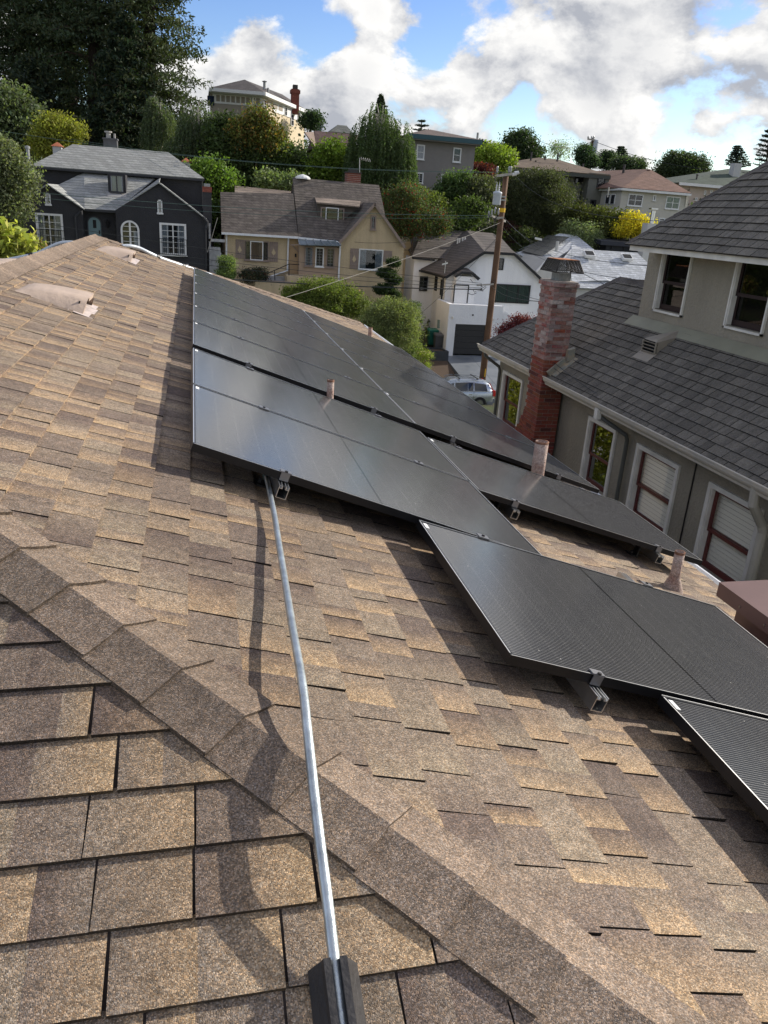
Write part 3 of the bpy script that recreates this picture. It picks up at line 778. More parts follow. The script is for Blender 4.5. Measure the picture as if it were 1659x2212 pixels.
# upper roof: hip from the far eave corner through the right edge of the frame
r_ = ray(1659, 354); t_ = (6.76 + 11.92) / (r_[0] + r_[1]); HU = Vector(r_ * t_)
SL2 = (HU.z + .15) / (HU.x - 6.76); A2 = math.atan(SL2); cb_, sb_ = math.cos(A2), math.sin(A2)
def ur(dn, y, h=0.0): return Vector((6.74 - dn * cb_ - h * sb_, y, -.15 - dn * sb_ + h * cb_))
TOPU = (HU.x + .35 - 6.74) / cb_
UY0 = 7.6
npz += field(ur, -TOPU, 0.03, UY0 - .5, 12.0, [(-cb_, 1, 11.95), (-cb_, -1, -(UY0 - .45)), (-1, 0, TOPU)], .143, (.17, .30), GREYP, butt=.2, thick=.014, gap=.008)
npz.sort(key=lambda p: -visible_size(p[1], p[2]))
# those that can really be seen come first
def seen(p):
    c = CAMR.T @ np.array(p[1]); px, py = 829.5 + FPX * c[0] / c[2], 1106 + FPX * c[1] / c[2]
    return px < 1670 and py > 330
npz.sort(key=lambda p: not seen(p))
for mb, c, w in npz[:300]: mb.build('shingle', NSM, NB)
merge([p[0] for p in npz[300:]]).build('shingle_field', NSM, NB, kind='stuff')
b = MB()
b.slab([nr(0, 2), nr(0, 15.82), nr(-2.46, 13.93), nr(-2.46, 2)], .04)
b.slab([nr(0, 15.82), Vector((10, 15.82, -2.42)), Vector((10, 13.93, -.83)), nr(-2.46, 13.93)], .04)
b.box(5.95, 13, 2.1, 15.7, -2.52, -2.47)
b.slab([ur(0, UY0 - .45), ur(0, 11.94), ur(-TOPU, 11.94 - TOPU * cb_), ur(-TOPU, UY0 - .45 + TOPU * cb_)] if 11.94 - TOPU * cb_ > UY0 - .45 + TOPU * cb_ else [ur(0, UY0 - .45), ur(0, 11.94), ur(-(11.94 - UY0 + .45) / 2 / cb_, (11.94 + UY0 - .45) / 2)], .05)
b.slab([ur(0, 11.94), Vector((12, 11.94, -.15)), Vector((12, 11.94 - TOPU * cb_, -.15 + TOPU * sb_)), ur(-TOPU, 11.94 - TOPU * cb_)], .05)
b.slab([ur(0, UY0 - .45), Vector((12, UY0 - .45, -.15)), Vector((12, UY0 - .45 + TOPU * cb_, -.15 + TOPU * sb_)), ur(-TOPU, UY0 - .45 + TOPU * cb_)], .05)
b.build('roof_deck', DECKM, NB)
hd = (nr(0, 15.82) - nr(-2.46, 13.93)).normalized(); dA = Vector((-ca, 0, -sa)); dB = Vector((0, ca, -sa))
PALN = [(.09, .083, .076), (.11, .10, .092), (.10, .092, .084)]
caps(nr(-2.46, 13.93), nr(0, 15.82), (dA - hd * dA.dot(hd)).normalized(), (dB - hd * dB.dot(hd)).normalized(), .12, .143, PALN, NB, NSM, name='hip_cap')
dC = Vector((ca, 0, -sa)); caps(nr(-2.46, 12.0), nr(-2.46, 13.93), dA, dC, .12, .143, PALN, NB, NSM, name='hip_cap')
hu = (ur(0, 11.94) - ur(-TOPU, 11.94 - TOPU * cb_)).normalized(); dA2 = Vector((-cb_, 0, -sb_)); dB2 = Vector((0, cb_, -sb_))
caps(ur(-TOPU, 11.94 - TOPU * cb_), ur(0, 11.94), (dA2 - hu * dA2.dot(hu)).normalized(), (dB2 - hu * dB2.dot(hu)).normalized(), .10, .143, PALN, NB, NSM, name='hip_cap', round_=.015)
# upper storey
uw = [(10.845, 11.66, -1.17, -.22), (8.98, 9.80, -1.17, -.22)]
b = MB(); wall_holes(b, XU, .2, UY0, 12.1, -1.6, -.20, [(a + .04, c - .04, d + .04, e - .03) for a, c, d, e in uw]); b.box(XU + .2, 12, UY0, 12.1, -1.9, -.2)
b.build('upper_wall', NST, NB)
for i, (a, c, d, e) in enumerate(uw): sash_window(XU, a, c, d, e, False, NB, dark=True, casing=.03, lab=('dark upstairs window at the corner', 'dark upstairs window near the edge', None)[i])
b = MB(); b.box(6.75, 6.785, UY0 - .4, 11.93, -.275, -.145); b.box(6.785, 12, 11.895, 11.93, -.275, -.145)
b.build('fascia', NWH, NB)
b = MB(); b.box(6.785, 7.3, UY0 - .4, 11.89, -.215, -.20); b.build('soffit', NST, NB)
APR = mat('olive painted flashing', (.27, .265, .19), .6, var=.1, vscale=3)
b = MB()
for k in range(5):
    y1 = 12.22 - k * 2.1; y0 = y1 - 2.097
    b.slab([nr(-(7.20 - 5.9) / ca, y0, .022), nr(-(7.20 - 5.9) / ca, y1, .022), nr(-(7.04 - 5.9) / ca, y1, .018), nr(-(7.04 - 5.9) / ca, y0, .018)], .004)
b.build('apron_flashing', APR, NB)
b = MB(); b.box(XU - .02, XU, 2, 12.1, -1.345, -1.305); b.build('wall_bead', NST, NB)
# gutter with an ogee front, broken by the chimney
GUTM = mat('white gutter with old paint', (.60, .57, .49), .55, var=.2, vscale=7, col2=(.50, .45, .36))
prg = [(.02, -.02), (.02, -.14), (-.02, -.155), (-.055, -.15), (-.065, -.115), (-.09, -.09), (-.105, -.06), (-.105, -.03), (-.125, -.022), (-.125, -.008), (-.095, -.008), (-.09, -.05), (-.055, -.12), (-.01, -.13), (-.005, -.02)]
for k, (ya, yb) in enumerate(((2.0, 12.42), (13.06, 15.86))):
    b = MB(); b.prism([(5.9 + p, ya, -2.42 + q + .01) for p, q in prg], (0, yb - ya, 0)); b.build('gutter', GUTM, NB)
b = MB(); b.box(5.93, 6.24, 2.0, 15.7, -2.50, -2.47); b.build('eave_soffit', NWH, NB)
DSP = mat('grey green downspout', (.105, .108, .095), .5, var=.1)
def downspout(y, z_top=-2.56, lab=None, m=DSP, w=.032, jog=.25):
    b = MB(); b.tube([(5.86, y + jog, z_top), (5.87, y + jog, z_top - .06), (6.16, y, z_top - .26), (6.19, y, z_top - .34), (6.19, y, -9.5)], w, 8)
    b.build('downspout', m, NB, label=lab)
downspout(15.42, lab='downspout at the far corner', jog=.12)
pa = atX(*(1215 + 545 * .26757, 810 + 425 * .26757), 6.2)
downspout(pa.y, lab='grey downspout between the windows', jog=.35)
b = MB(); b.box(5.80, 5.87, pa.y + .30, pa.y + .40, -2.66, -2.50); b.build('outlet_box', NWH, NB)
b = MB(); pe = atX(1668, 1090, 6.15); b.tube([(5.86, pe.y - .03, -2.5), (5.88, pe.y - .03, -2.7), (6.08, pe.y, -2.95), (6.12, pe.y, -3.05), (6.12, pe.y, -9)], .055, 10); b.build('downspout', mat('cream downspout', (.42, .40, .34), .6, var=.15), NB, label='wide cream downspout at the picture edge')
p1 = atX(1215 + 1090 * .26757, 810 + 668 * .26757, 6.235); p2 = atX(1215 + 930 * .26757, 810 + 1345 * .26757, 6.235)
b = MB(); b.box(6.232, 6.2495, p1.y - .006, p1.y + .006, -6.5, p1.z); b.build('expansion_joint', BLK, NB)
b = MB()
q0 = atX(1150, 748, 5.95); q1 = atX(1215 + 960 * .26757, 810 + 600 * .26757, 5.98)
b.tube([q0, q0.lerp(q1, .4) + Vector((0, 0, -.05)), q1], .006, 5); q2 = q0 + Vector((0, 0, -.09)); b.tube([q2, q2.lerp(q1, .5) + Vector((0, 0, -.09)), q1], .004, 5)
b.tube([q1, q1 + Vector((0, -.15, -.06)), q1 + Vector((0, -.2, .02))], .01, 5)
b.build('service_cable', BLK, NB)
# slant-back louvred roof vent
VNT = mat('taupe galvanised vent', (.30, .265, .21), .55, var=.12, vscale=6)
yA, yB = 10.98, 10.62
def vv(x, y, h): return nr(-(x - 5.9) / ca, y, h)
zt = -1.50; b = MB()
fx, bx = 6.72, 7.05
fzt = vv(fx, 0, 0).z + .20
b.mesh([(fx, yA, vv(fx, 0, 0).z), (fx, yB, vv(fx, 0, 0).z), (fx, yB, fzt), (fx + .03, yB + .03, fzt + .03), (fx + .03, yA - .03, fzt + .03), (fx, yA, fzt), (bx + .12, (yA + yB) / 2 - .05, vv(bx + .12, 0, .01).z), (bx, yB, vv(bx, 0, .01).z), (bx, yA, vv(bx, 0, .01).z)],
       [(1, 7, 2), (2, 7, 6, 3), (3, 6, 4), (4, 6, 8, 5), (5, 8, 0), (2, 3, 4, 5)])
o = b.build('roof_vent', VNT, NB, label='slant-back louvred vent in the middle of the roof')
for k in range(4):
    z = vv(fx, 0, 0).z + .03 + k * .048; s = MB(); s.obox((fx - .012, (yA + yB) / 2, z), (.02, 0, -.010), (0, (yA - yB) / 2 - .01, 0), (.0015, 0, .003)); s.build('louvre', VNT, o)
s = MB(); s.box(fx + .01, fx + .02, yB, yA, vv(fx, 0, 0).z, fzt); s.build('opening', DARK, o)
s = MB(); s.slab([vv(6.60, yB - .04, .020), vv(6.60, yA + .04, .020), vv(fx + .02, yA + .04, .020), vv(fx + .02, yB - .04, .020)], .004); s.build('flange', VNT, o)
for y in (yA, yB): s = MB(); s.box(fx - .02, fx, y - .008, y + .008, vv(fx, 0, 0).z, fzt); s.build('louvre_frame', VNT, o)

# brick chimney: every brick its own piece
BRK = mat('old brick', (.2, .06, .04), .9, tint=True, var=.22, vscale=30, grain=.25, gscale=220, bump=.4, bscale=60)
MOR = mat('lime mortar', (.36, .31, .27), .95, var=.15, vscale=15, bump=.4, bscale=60)
CHX0, CHX1, CHY0, CHY1 = 5.79, 6.20, 12.45, 13.02
b = MB(); b.box(CHX0 + .008, CHX1 - .004, CHY0 + .008, CHY1 - .008, -9.5, -.93)
fl0 = atX(1136.5, 889, 5.79); fl1 = atX(1114, 936, 5.79)
ch = b.build('chimney', MOR, NB, label='tall whitewashed red brick chimney')
rb = random.Random(3); cz = .0667; H0 = -4.35; nb = 0; bricks = []
def bcol(z):
    t = rb.random(); base = (.19 + .07 * t, .055 + .02 * rb.random(), .035 + .015 * rb.random())
    if rb.random() < .15: base = (.12, .04, .032)
    if z > -2.15:
        k = rb.random()
        if k < .2: base = lerp3(base, (.46, .42, .38), rb.uniform(.3, .7))
        elif k < .6: base = lerp3(base, (.40, .34, .31), rb.uniform(.1, .25))
    return base
k = 0; z = H0
def brick(x0, x1, y0, y1, z):
    j = lambda: rb.uniform(-.002, .002)
    m = MB(); c0 = bcol(z)
    m.col = c0; m.box(x0 + j(), x1 + j(), y0 + j(), y1 + j(), z + .004, z + cz - .005)
    if z > -2.15 and m.C:
        m.C = [[lerp3(c, (.5, .46, .42), rb.random() ** 2 * .55) for c in f] for f in m.C]
    bricks.append((m, z))
while z < -.93:
    odd = k % 2; yo = CHY1
    if z < fl0.z: yo = CHY1 + min(.62, (fl0.z - z) * (fl1.y - fl0.y) / max(.05, (fl0.z - fl1.z)) * 1.0)
    g = .010
    if k > 46 and False: pass
    if odd:
        brick(CHX0, CHX0 + .20, CHY0, CHY0 + .095, z); brick(CHX0 + .20 + g, CHX1, CHY0, CHY0 + .095, z); y = CHY0 + .095 + g
    else:
        brick(CHX0, CHX0 + .095, CHY0, CHY0 + .19, z); brick(CHX0 + .095 + g, CHX0 + .305, CHY0, CHY0 + .095, z); brick(CHX0 + .305 + g, CHX1, CHY0, CHY0 + .095, z); y = CHY0 + .19 + g
    while y < yo - .05:
        y1 = min(y + .2, yo); brick(CHX0, CHX0 + .095, y, y1, z); y = y1 + g
    if yo > CHY1 + .01: bricks[-1][0].box(CHX0 + .096, CHX1, CHY1, yo - .02, z + .002, z + cz - .002); bricks[-1][0].C = [c or [(.36, .31, .27)] * 4 for c in bricks[-1][0].C]
    z += cz; k += 1
for y0, y1, x0, x1 in ((CHY0 - .03, CHY0 + .07, CHX0 - .03, CHX0 + .17), (CHY0 - .03, CHY0 + .07, CHX0 + .18, CHX0 + .38), (CHY0 + .08, CHY0 + .27, CHX0 - .03, CHX0 + .07), (CHY0 + .28, CHY0 + .47, CHX0 - .03, CHX0 + .07), (CHY0 + .48, CHY1 + .03, CHX0 - .03, CHX0 + .07), (CHY0 - .03, CHY0 + .07, CHX0 + .39, CHX1 + .03)):
    brick(x0, x1, y0, y1, -.935)
for m, zz in bricks[-300:]: m.build('brick', BRK, ch)
if len(bricks) > 300: merge([m for m, zz in bricks[:-300]]).build('brick_base', BRK, ch, kind='stuff')
b = MB(); b.box(CHX0 - .01, CHX1 + .01, CHY0 - .01, CHY1 + .01, -.872, -.845); b.build('mortar_crown', MOR, ch)
cx, cy = (CHX0 + CHX1) / 2 + .02, (CHY0 + CHY1) / 2
GLV = mat('dull galvanised', (.30, .31, .30), .5, metal=.6, var=.2, vscale=20)
b = MB(); b.box(cx - .10, cx + .10, cy - .16, cy + .16, -.845, -.72); b.build('flue_collar', GLV, ch)
b = MB(); top = [(cx - .17, cy - .25), (cx + .17, cy - .25), (cx + .17, cy + .25), (cx - .17, cy + .25)]; bot = [(cx - .25, cy - .32), (cx + .25, cy - .32), (cx + .25, cy + .32), (cx - .25, cy + .32)]
z1_, z0_ = -.50, -.70
for i in range(4):
    a, c = top[i], top[(i + 1) % 4]; d, e = bot[i], bot[(i + 1) % 4]; n = 15
    def pt_(f, g): return Vector(((a[0] + (c[0] - a[0]) * f) * (1 - g) + (d[0] + (e[0] - d[0]) * f) * g, (a[1] + (c[1] - a[1]) * f) * (1 - g) + (d[1] + (e[1] - d[1]) * f) * g, z1_ + (z0_ - z1_) * g))
    for q in range(-6, n + 1):
        for s in (0, 1):
            f0, f1 = q / n, (q + 6) / n; g0, g1 = 0, 1
            if f0 < 0: g0 = -f0 / (f1 - f0); f0 = 0
            if f1 > 1: g1 = g0 + (1 - g0) * (1 - f0) / (f1 - f0); f1 = 1
            if s: f0, f1 = 1 - f0, 1 - f1
            b.bar(pt_(f0, g0), pt_(f1, g1), .009, .004)
    b.bar(pt_(0, 1), pt_(1, 1), .014, .012); b.bar(pt_(0, 0), pt_(0, 1), .012, .012)
b.build('spark_screen', mat('dark mesh wire', (.05, .045, .042), .6, metal=.5), ch)
b = MB(); b.slab([(p[0], p[1], -.495) for p in top], .012); b.build('rusty_lid', mat('orange rust', (.42, .17, .07), .8, var=.3, vscale=12), ch)
b = MB()
FLS = mat('patched chimney flashing', (.26, .29, .26), .7, var=.3, vscale=10, col2=(.34, .25, .15))
b.obox((6.02, 12.40, -2.27), (.14, 0, .12), (0, .03, 0), (-.04, 0, .05)); b.obox((6.22, 12.38, -2.03), (.06, 0, .02), (0, .05, 0), (0, 0, .10))
b.slab([vv(5.93, 12.20, .018), vv(6.3, 12.20, .018), vv(6.3, 12.44, .018), vv(5.93, 12.44, .018)], .005)
b.build('chimney_flashing', FLS, NB)

# ------------------------------------------------------------------ ground
def gz(x, y):
    """terrain height"""
    ys = [-60, 0, 20, 36, 37, 46, 46.01, 50, 56, 66, 80, 100, 125, 160, 400]
    zs = [-9.5, -9.6, -9.8, -10.0, -10.0, -9.9, -9.2, -6.2, -4.5, -1.5, 1.5, 6.0, 7.5, 3.0, -10]
    z = np.interp(y, ys, zs)
    # the white house and those right of it sit lower; the left is higher
    k = np.clip((x - 12.2) / 1.2, 0, 1) * (y > 46) * np.clip((76 - y) / 8, 0, 1)
    z = z * (1 - k) + k * np.interp(y, [46.01, 51.5, 54, 60, 66, 76], [-9.95, -9.1, -8.5, -7.2, -4.5, -.6])
    r = np.clip((x - 25) / 20, 0, 1) * np.clip((y - 60) / 20, 0, 1)
    z = z - 1.8 * r
    return z
xs = np.concatenate([np.linspace(-400, -60, 12), np.linspace(-50, 90, 71), np.linspace(100, 500, 12)])
ys = np.concatenate([np.linspace(-60, 34, 20), np.linspace(36, 37, 3), np.linspace(38, 46, 5), np.array([46.01, 46.5]), np.linspace(47, 130, 60), np.linspace(140, 600, 14)])
X, Y = np.meshgrid(xs, ys); Z = gz(X, Y) + np.where(Y > 46, 1, 0) * .12 * np.sin(X * 1.7) * np.cos(Y * 1.3)
vs = np.stack([X, Y, Z], -1).reshape(-1, 3); W = len(xs); fs = []
for j in range(len(ys) - 1):
    for i in range(W - 1): fs.append((j * W + i, j * W + i + 1, (j + 1) * W + i + 1, (j + 1) * W + i))
MB().mesh(vs.tolist(), fs).build('ground', mat('garden soil and grass', (.075, .062, .04), .95, col2=(.05, .075, .02), vscale=1.2, var=.2, bump=.6, bscale=9), None, smooth=True, kind='structure')
b = MB(); b.box(-120, 160, 37.0, 44.2, -10.05, -9.985); b.build('road', mat('asphalt', (.075, .075, .078), .9, var=.15, vscale=1.5, grain=.2, gscale=60), None, kind='structure')
CONC = mat('concrete', (.34, .33, .31), .85, var=.10, vscale=1.2, grain=.08, gscale=40, streak=0)
b = MB()
for y0, y1, z in ((30.5, 37.0, -9.85), (44.2, 46.3, -9.80)):
    for k in range(60):
        x0 = -50 + k * 2.2
        b.box(x0 + .006, x0 + 2.194, y0, y1, z - .3, z + .002 * ((k * 7) % 3))
b.build('pavement', CONC, None, kind='structure')
# driveway of the white house, four slabs
DRV = mat('wet looking driveway concrete', (.25, .27, .29), .45, col2=(.10, .115, .13), vscale=.9, var=.15, spec=.5)
gl, gr_ = at(975, 768, 51), at(1058, 770, 51)
b = MB()
ny = 4
for k in range(ny):
    f0, f1 = k / ny, (k + 1) / ny; ya, yb = 44.4 + (51.2 - 44.4) * f0 + .01, 44.4 + (51.2 - 44.4) * f1 - .01
    za, zb_ = -9.78 + (gl.z + 9.78) * f0, -9.78 + (gl.z + 9.78) * f1
    for (xa, xb) in ((16.3, 18.2), (18.22, 20.2)):
        b.prism([(xa, ya, za + .02), (xb, ya, za + .02), (xb, yb, zb_ + .02), (xa, yb, zb_ + .02)], (0, 0, -.3))
b.build('driveway', DRV, None, kind='structure')
b = MB(); b.prism([(8.5, 46.32, -9.83), (16.25, 46.32, -9.83), (16.25, 50.9, gl.z + .04), (8.5, 50.9, gl.z + .1)], (0, 0, -.2)); b.build('planting_bed', mat('bare garden soil', (.13, .09, .06), .95, var=.35, vscale=2.5, bump=.8, bscale=12, col2=(.07, .05, .035)), None, kind='structure')

# ------------------------------------------------------------------ house kit (facades face us)
GLF = glass_mat('window glass far', (.75, .78, .8), 1.5, .03, 1.0)
INT = mat('dark interior', (.015, .017, .02), .9)
WTR = mat('white window trim', (.70, .70, .68), .5, var=.05)
CURT = mat('sheer curtain', (.50, .52, .54), .9, var=.18, vscale=9)
def rect(px, Y):
    w = [at(x, y, Y) for x, y in px]
    return ((w[0].x + w[3].x) / 2, (w[1].x + w[2].x) / 2, (w[2].z + w[3].z) / 2, (w[0].z + w[1].z) / 2)
def far_window(root, R, Y, trim=WTR, t=.07, cols=1, rows=0, sash=None, curt=False, double=False, sill=True, lab=None, inner=INT):
    x0, x1, z0, z1_ = R
    b = MB(); b.box(x0, x1, Y - .07, Y + .03, z1_ - t, z1_); b.box(x0, x1, Y - .07, Y + .03, z0, z0 + t); b.box(x0, x0 + t, Y - .07, Y + .03, z0 + t, z1_ - t); b.box(x1 - t, x1, Y - .07, Y + .03, z0 + t, z1_ - t)
    xs_ = [x0 + t + (x1 - x0 - 2 * t) * k / cols for k in range(cols + 1)]
    for x in xs_[1:-1]: b.box(x - .03, x + .03, Y - .06, Y + .02, z0 + t, z1_ - t)
    o = b.build('window', trim, root, label=lab)
    s = sash or trim
    for k in range(cols):
        a, c = xs_[k] + .035, xs_[k + 1] - .035
        m = MB(); m.box(a, c, Y - .02, Y - .016, z0 + t, z1_ - t); m.build('pane', GLF, o)
        m = MB()
        if double: m.box(a, c, Y - .045, Y - .022, (z0 + z1_) / 2 - .025, (z0 + z1_) / 2 + .025)
        if rows:
            for r in range(1, rows): zz = z0 + t + (z1_ - z0 - 2 * t) * r / rows; m.box(a, c, Y - .04, Y - .022, zz - .012, zz + .012)
            xx = (a + c) / 2; m.box(xx - .012, xx + .012, Y - .043, Y - .0222, z0 + t, z1_ - t)
        if m.V: m.build('glazing_bar', s, o)
    m = MB(); m.box(x0 + t, x1 - t, Y - .008, Y - .003, z0 + t, z1_ - t); m.build('interior', inner, o)
    if curt:
        m = MB()
        for (a, c) in ((x0 + t, x0 + t + (x1 - x0) * .27), (x1 - t - (x1 - x0) * .27, x1 - t)):
            n = 6
            for q in range(n): xa = a + (c - a) * q / n; m.box(xa, xa + (c - a) / n * .7, Y - .014 + .002 * (q % 2), Y - .0085, z0 + t, z1_ - t)
        m.build('curtain', CURT, o)
    if sill: m = MB(); m.box(x0 - .04, x1 + .04, Y - .13, Y - .07, z0 - .05, z0 + .01); m.build('sill', trim, o)
    return o
def wall_poly(b, px, Y, depth): b.prism([at(x, y, Y) for x, y in px], (0, depth, 0))
def P3d(p, Y): return at(p[0], p[1], Y)

def roof_rows(root, quad, nrows, M, th=.05, name='roof', label=None, lift=.012):
    """a sloping roof face given as lower-left, lower-right, upper-right, upper-left, built as lapped shingle courses"""
    ll, lr, ur_, ul = [Vector(q) for q in quad]; n = (lr - ll).cross(ul - ll).normalized()
    if n.z < 0: n = -n
    b = MB(); b.slab([ll, lr, ur_, ul], th); o = b.build(name, M, root, label=label)
    c = MB()
    for k in range(nrows):
        f0, f1 = k / nrows, (k + 1) / nrows
        a, d = ll.lerp(ul, f0), lr.lerp(ur_, f0); e, f = ll.lerp(ul, f1), lr.lerp(ur_, f1)
        c.mesh([a + n * .003, d + n * .003, a + n * lift, d + n * lift, e + n * .002, f + n * .002], [(0, 1, 3, 2), (2, 3, 5, 4)])
    c.build('shingle_courses', M, o, kind='stuff')
    return o
def pipe_vent(root, p, h=.6, r=.07, M=None, cap=False, name='roof_vent', label=None):
    b = MB(); b.lathe(p, [(r * 1.3, -.1), (r, .05), (r, h), (.001, h)], 8)
    if cap: b.lathe(p, [(r * 1.7, h), (r * 1.9, h + .06), (.001, h + .16)], 8)
    return b.build(name, M or GLV, root, label=label)

def roofm(name, col, var=.25, **k): return mat(name, col, .9, var=var, vscale=1.3, grain=.12, gscale=14, tabs=.22, **k)
# ---------------- dark grey house
Yd = 49.0
DK = thing('dark_grey_house', 'charcoal house with pale grey shingle roofs, teal arched door and white french windows', 'house', tuple(at(250, 590, Yd)))
DW = mat('charcoal stucco', (.038, .038, .041), .9, var=.10, vscale=2, bump=.3, bscale=14)
DROOF = roofm('silvery grey shingles', (.37, .375, .355), col2=(.22, .225, .21))
def d1(*pts): return [z1(p) for p in pts]
base_z = at(440, 600, Yd).z - 3
b = MB()
A_ = [at(*z1(p), Yd) for p in ((748, 1362), (1030, 1185), (1335, 1415))]
b.prism([A_[0], A_[1], A_[2], Vector((A_[2].x, Yd, base_z)), Vector((A_[0].x, Yd, base_z))], (0, 4, 0))
Bz = [at(*z1(p), Yd) for p in ((140, 1300), (310, 1192), (528, 1350))]
b.prism([Bz[0], Bz[1], Bz[2], Vector((Bz[2].x, Yd, base_z)), Vector((Bz[0].x - .1, Yd, base_z))], (0, 4, 0))
mid = [at(*z1(p), Yd + .9) for p in ((520, 1352), (760, 1366))]
b.box(mid[0].x, mid[1].x, Yd + .9, Yd + 4, base_z, mid[1].z)
b.build('front_wall', DW, DK)
Yb = Yd + 5
bw = [at(*z1(p), Yb) for p in ((205, 1066), (1312, 1165))]
b = MB(); b.box(bw[0].x, bw[1].x, Yb, Yb + 8, base_z, (bw[0].z + bw[1].z) / 2 + .02); b.build('back_wall', DW, DK)
e0, e1 = at(*z1((198, 1062)), Yb - .35), at(*z1((1324, 1165)), Yb - .35); ze = (e0.z + e1.z) / 2
r0, r1 = at(*z1((470, 930)), Yb + 3.6), at(*z1((1090, 992)), Yb + 3.6); zr = (r0.z + r1.z) / 2
e0.z = e1.z = ze; r0.z = r1.z = zr
roof_rows(DK, [e0, e1, r1, r0], 26, DROOF, label='long upper hip roof')
b = MB(); eb0, eb1 = Vector((e0.x, Yb + 7.6, ze)), Vector((e1.x, Yb + 7.6, ze)); b.slab([e1, eb1, r1], .05); b.slab([e0, eb0, r0], .05); b.slab([eb0, eb1, r1, r0], .05); b.build('roof', DROOF, DK)
b = MB(); b.box(e0.x, e1.x, Yb - .37, Yb - .30, ze - .16, ze - .05); b.build('gutter', mat('charcoal gutter', (.035, .036, .04), .5), DK)
# middle roof and its valley
m0, m1, m2, m3 = at(*z1((548, 1356)), Yd + .6), at(*z1((752, 1364)), Yd + .6), at(*z1((1005, 1155)), Yb), at(*z1((545, 1117)), Yb)
mr_ = roof_rows(DK, [m0, m1, m2, m3], 20, DROOF, label='middle roof between the two gables')
b = MB(); ap = at(*z1((1030, 1180)), Yd - .2); b.slab([m1 + Vector((0, -.5, .02)), ap, m2 + Vector((.3, 0, .05)), m1 + Vector((.1, .4, 0))], .04)
b.slab([ap, at(*z1((1340, 1418)), Yd - .2), at(*z1((1340, 1418)), Yd - .2) + Vector((0, 4.4, 0)), ap + Vector((0, 4.4, 0))], .06)
b.build('gable_roof', DROOF, DK, label='roof of the right gable')
b = MB(); g0, g1 = at(*z1((306, 1190)), Yd - .2), at(*z1((548, 1355)), Yd - .2)
b.slab([g0, g1, m0 + Vector((0, .2, .03)), at(*z1((380, 1196)), Yb - .8)], .05); b.slab([at(*z1((136, 1302)), Yd - .2), g0, g0 + Vector((0, 4, 0)), at(*z1((136, 1302)), Yd - .2) + Vector((0, 4, 0))], .05)
b.slab([m0, m3, at(*z1((380, 1196)), Yb - .8)], .05)
b.build('gable_roof', DROOF, DK, label='sunlit slope of the left gable')
# dormer window set in the middle roof
R_ = rect(d1((715, 1132), (803, 1138), (798, 1248), (712, 1243)), Yd + 2.6)
b = MB(); b.box(R_[0] - .12, R_[1] + .12, Yd + 2.62, Yd + 4, R_[2] - .15, R_[3] + .05); b.build('dormer', DW, DK)
far_window(DK, R_, Yd + 2.6, t=.05, cols=2, lab='sunken dormer window', inner=mat('pale blind', (.45, .48, .52), .7), trim=mat('dark window trim', (.05, .05, .055), .5))
b = MB(); b.slab([(R_[0] - .15, Yd + 2.2, R_[2] - .25), (R_[1] + .15, Yd + 2.2, R_[2] - .25), (R_[1] + .15, Yd + 2.62, R_[2] - .02), (R_[0] - .15, Yd + 2.62, R_[2] - .02)], .04); b.build('dormer_apron', CONC, DK)
RAILM = mat('black iron railing', (.02, .02, .022), .5, metal=.5)
def balcony(root, R, Y):
    x0, x1, z0, z1_ = R; b = MB()
    b.box(x0 - .05, x1 + .05, Y - .32, Y - .29, z1_ - .03, z1_); b.box(x0 - .05, x1 + .05, Y - .32, Y - .29, z0, z0 + .03)
    n = int((x1 - x0) / .11)
    for k in range(n + 1): x = x0 + (x1 - x0) * k / n; b.box(x - .009, x + .009, Y - .314, Y - .296, z0, z1_)
    for x in (x0 - .04, x1 + .03): b.box(x, x + .02, Y - .3, Y - .05, z1_ - .03, z1_ - .01)
    b.build('balcony_rail', RAILM, root)
Rl = rect(d1((231, 1378), (407, 1388), (420, 1625), (245, 1618)), Yd); far_window(DK, Rl, Yd, cols=2, rows=5, t=.11, curt=True, lab='left french window'); balcony(DK, (Rl[0], Rl[1], at(*z1((330, 1620)), Yd).z, at(*z1((330, 1487)), Yd).z), Yd)
Rr = rect(d1((1031, 1441), (1206, 1453), (1211, 1658), (1041, 1650)), Yd); far_window(DK, Rr, Yd, cols=2, rows=5, t=.11, curt=True, lab='right french window'); balcony(DK, (Rr[0], Rr[1], at(*z1((1120, 1650)), Yd).z, at(*z1((1120, 1547)), Yd).z), Yd)
for pts in (((293, 1248), (325, 1252), (332, 1330), (295, 1328)), ((1018, 1293), (1050, 1296), (1055, 1387), (1022, 1384))):
    R_ = rect(d1(*pts), Yd); b = MB(); x0, x1, q0, q1 = R_
    b.box(x0, x0 + .06, Yd - .06, Yd + .02, q0, q1); b.box(x1 - .06, x1, Yd - .06, Yd + .02, q0, q1); b.box(x0, x1, Yd - .06, Yd + .02, q1 - .06, q1); b.box(x0 - .04, x1 + .04, Yd - .08, Yd + .02, q0 - .03, q0 + .06)
    n = 12
    for k in range(n): zz = q0 + .08 + (q1 - q0 - .16) * k / (n - 1); b.obox(((x0 + x1) / 2, Yd - .03, zz), ((x1 - x0) / 2 - .06, 0, 0), (0, .022, -.016), (0, .003, .004))
    b.build('louvre_vent', WTR, DK)
def arch(cx, hw, z0, z1_, n=14):
    zc = z1_ - hw; return [(cx - hw, z0), (cx + hw, z0)] + [(cx + hw * math.cos(math.pi * k / n), zc + hw * math.sin(math.pi * k / n)) for k in range(n + 1)]
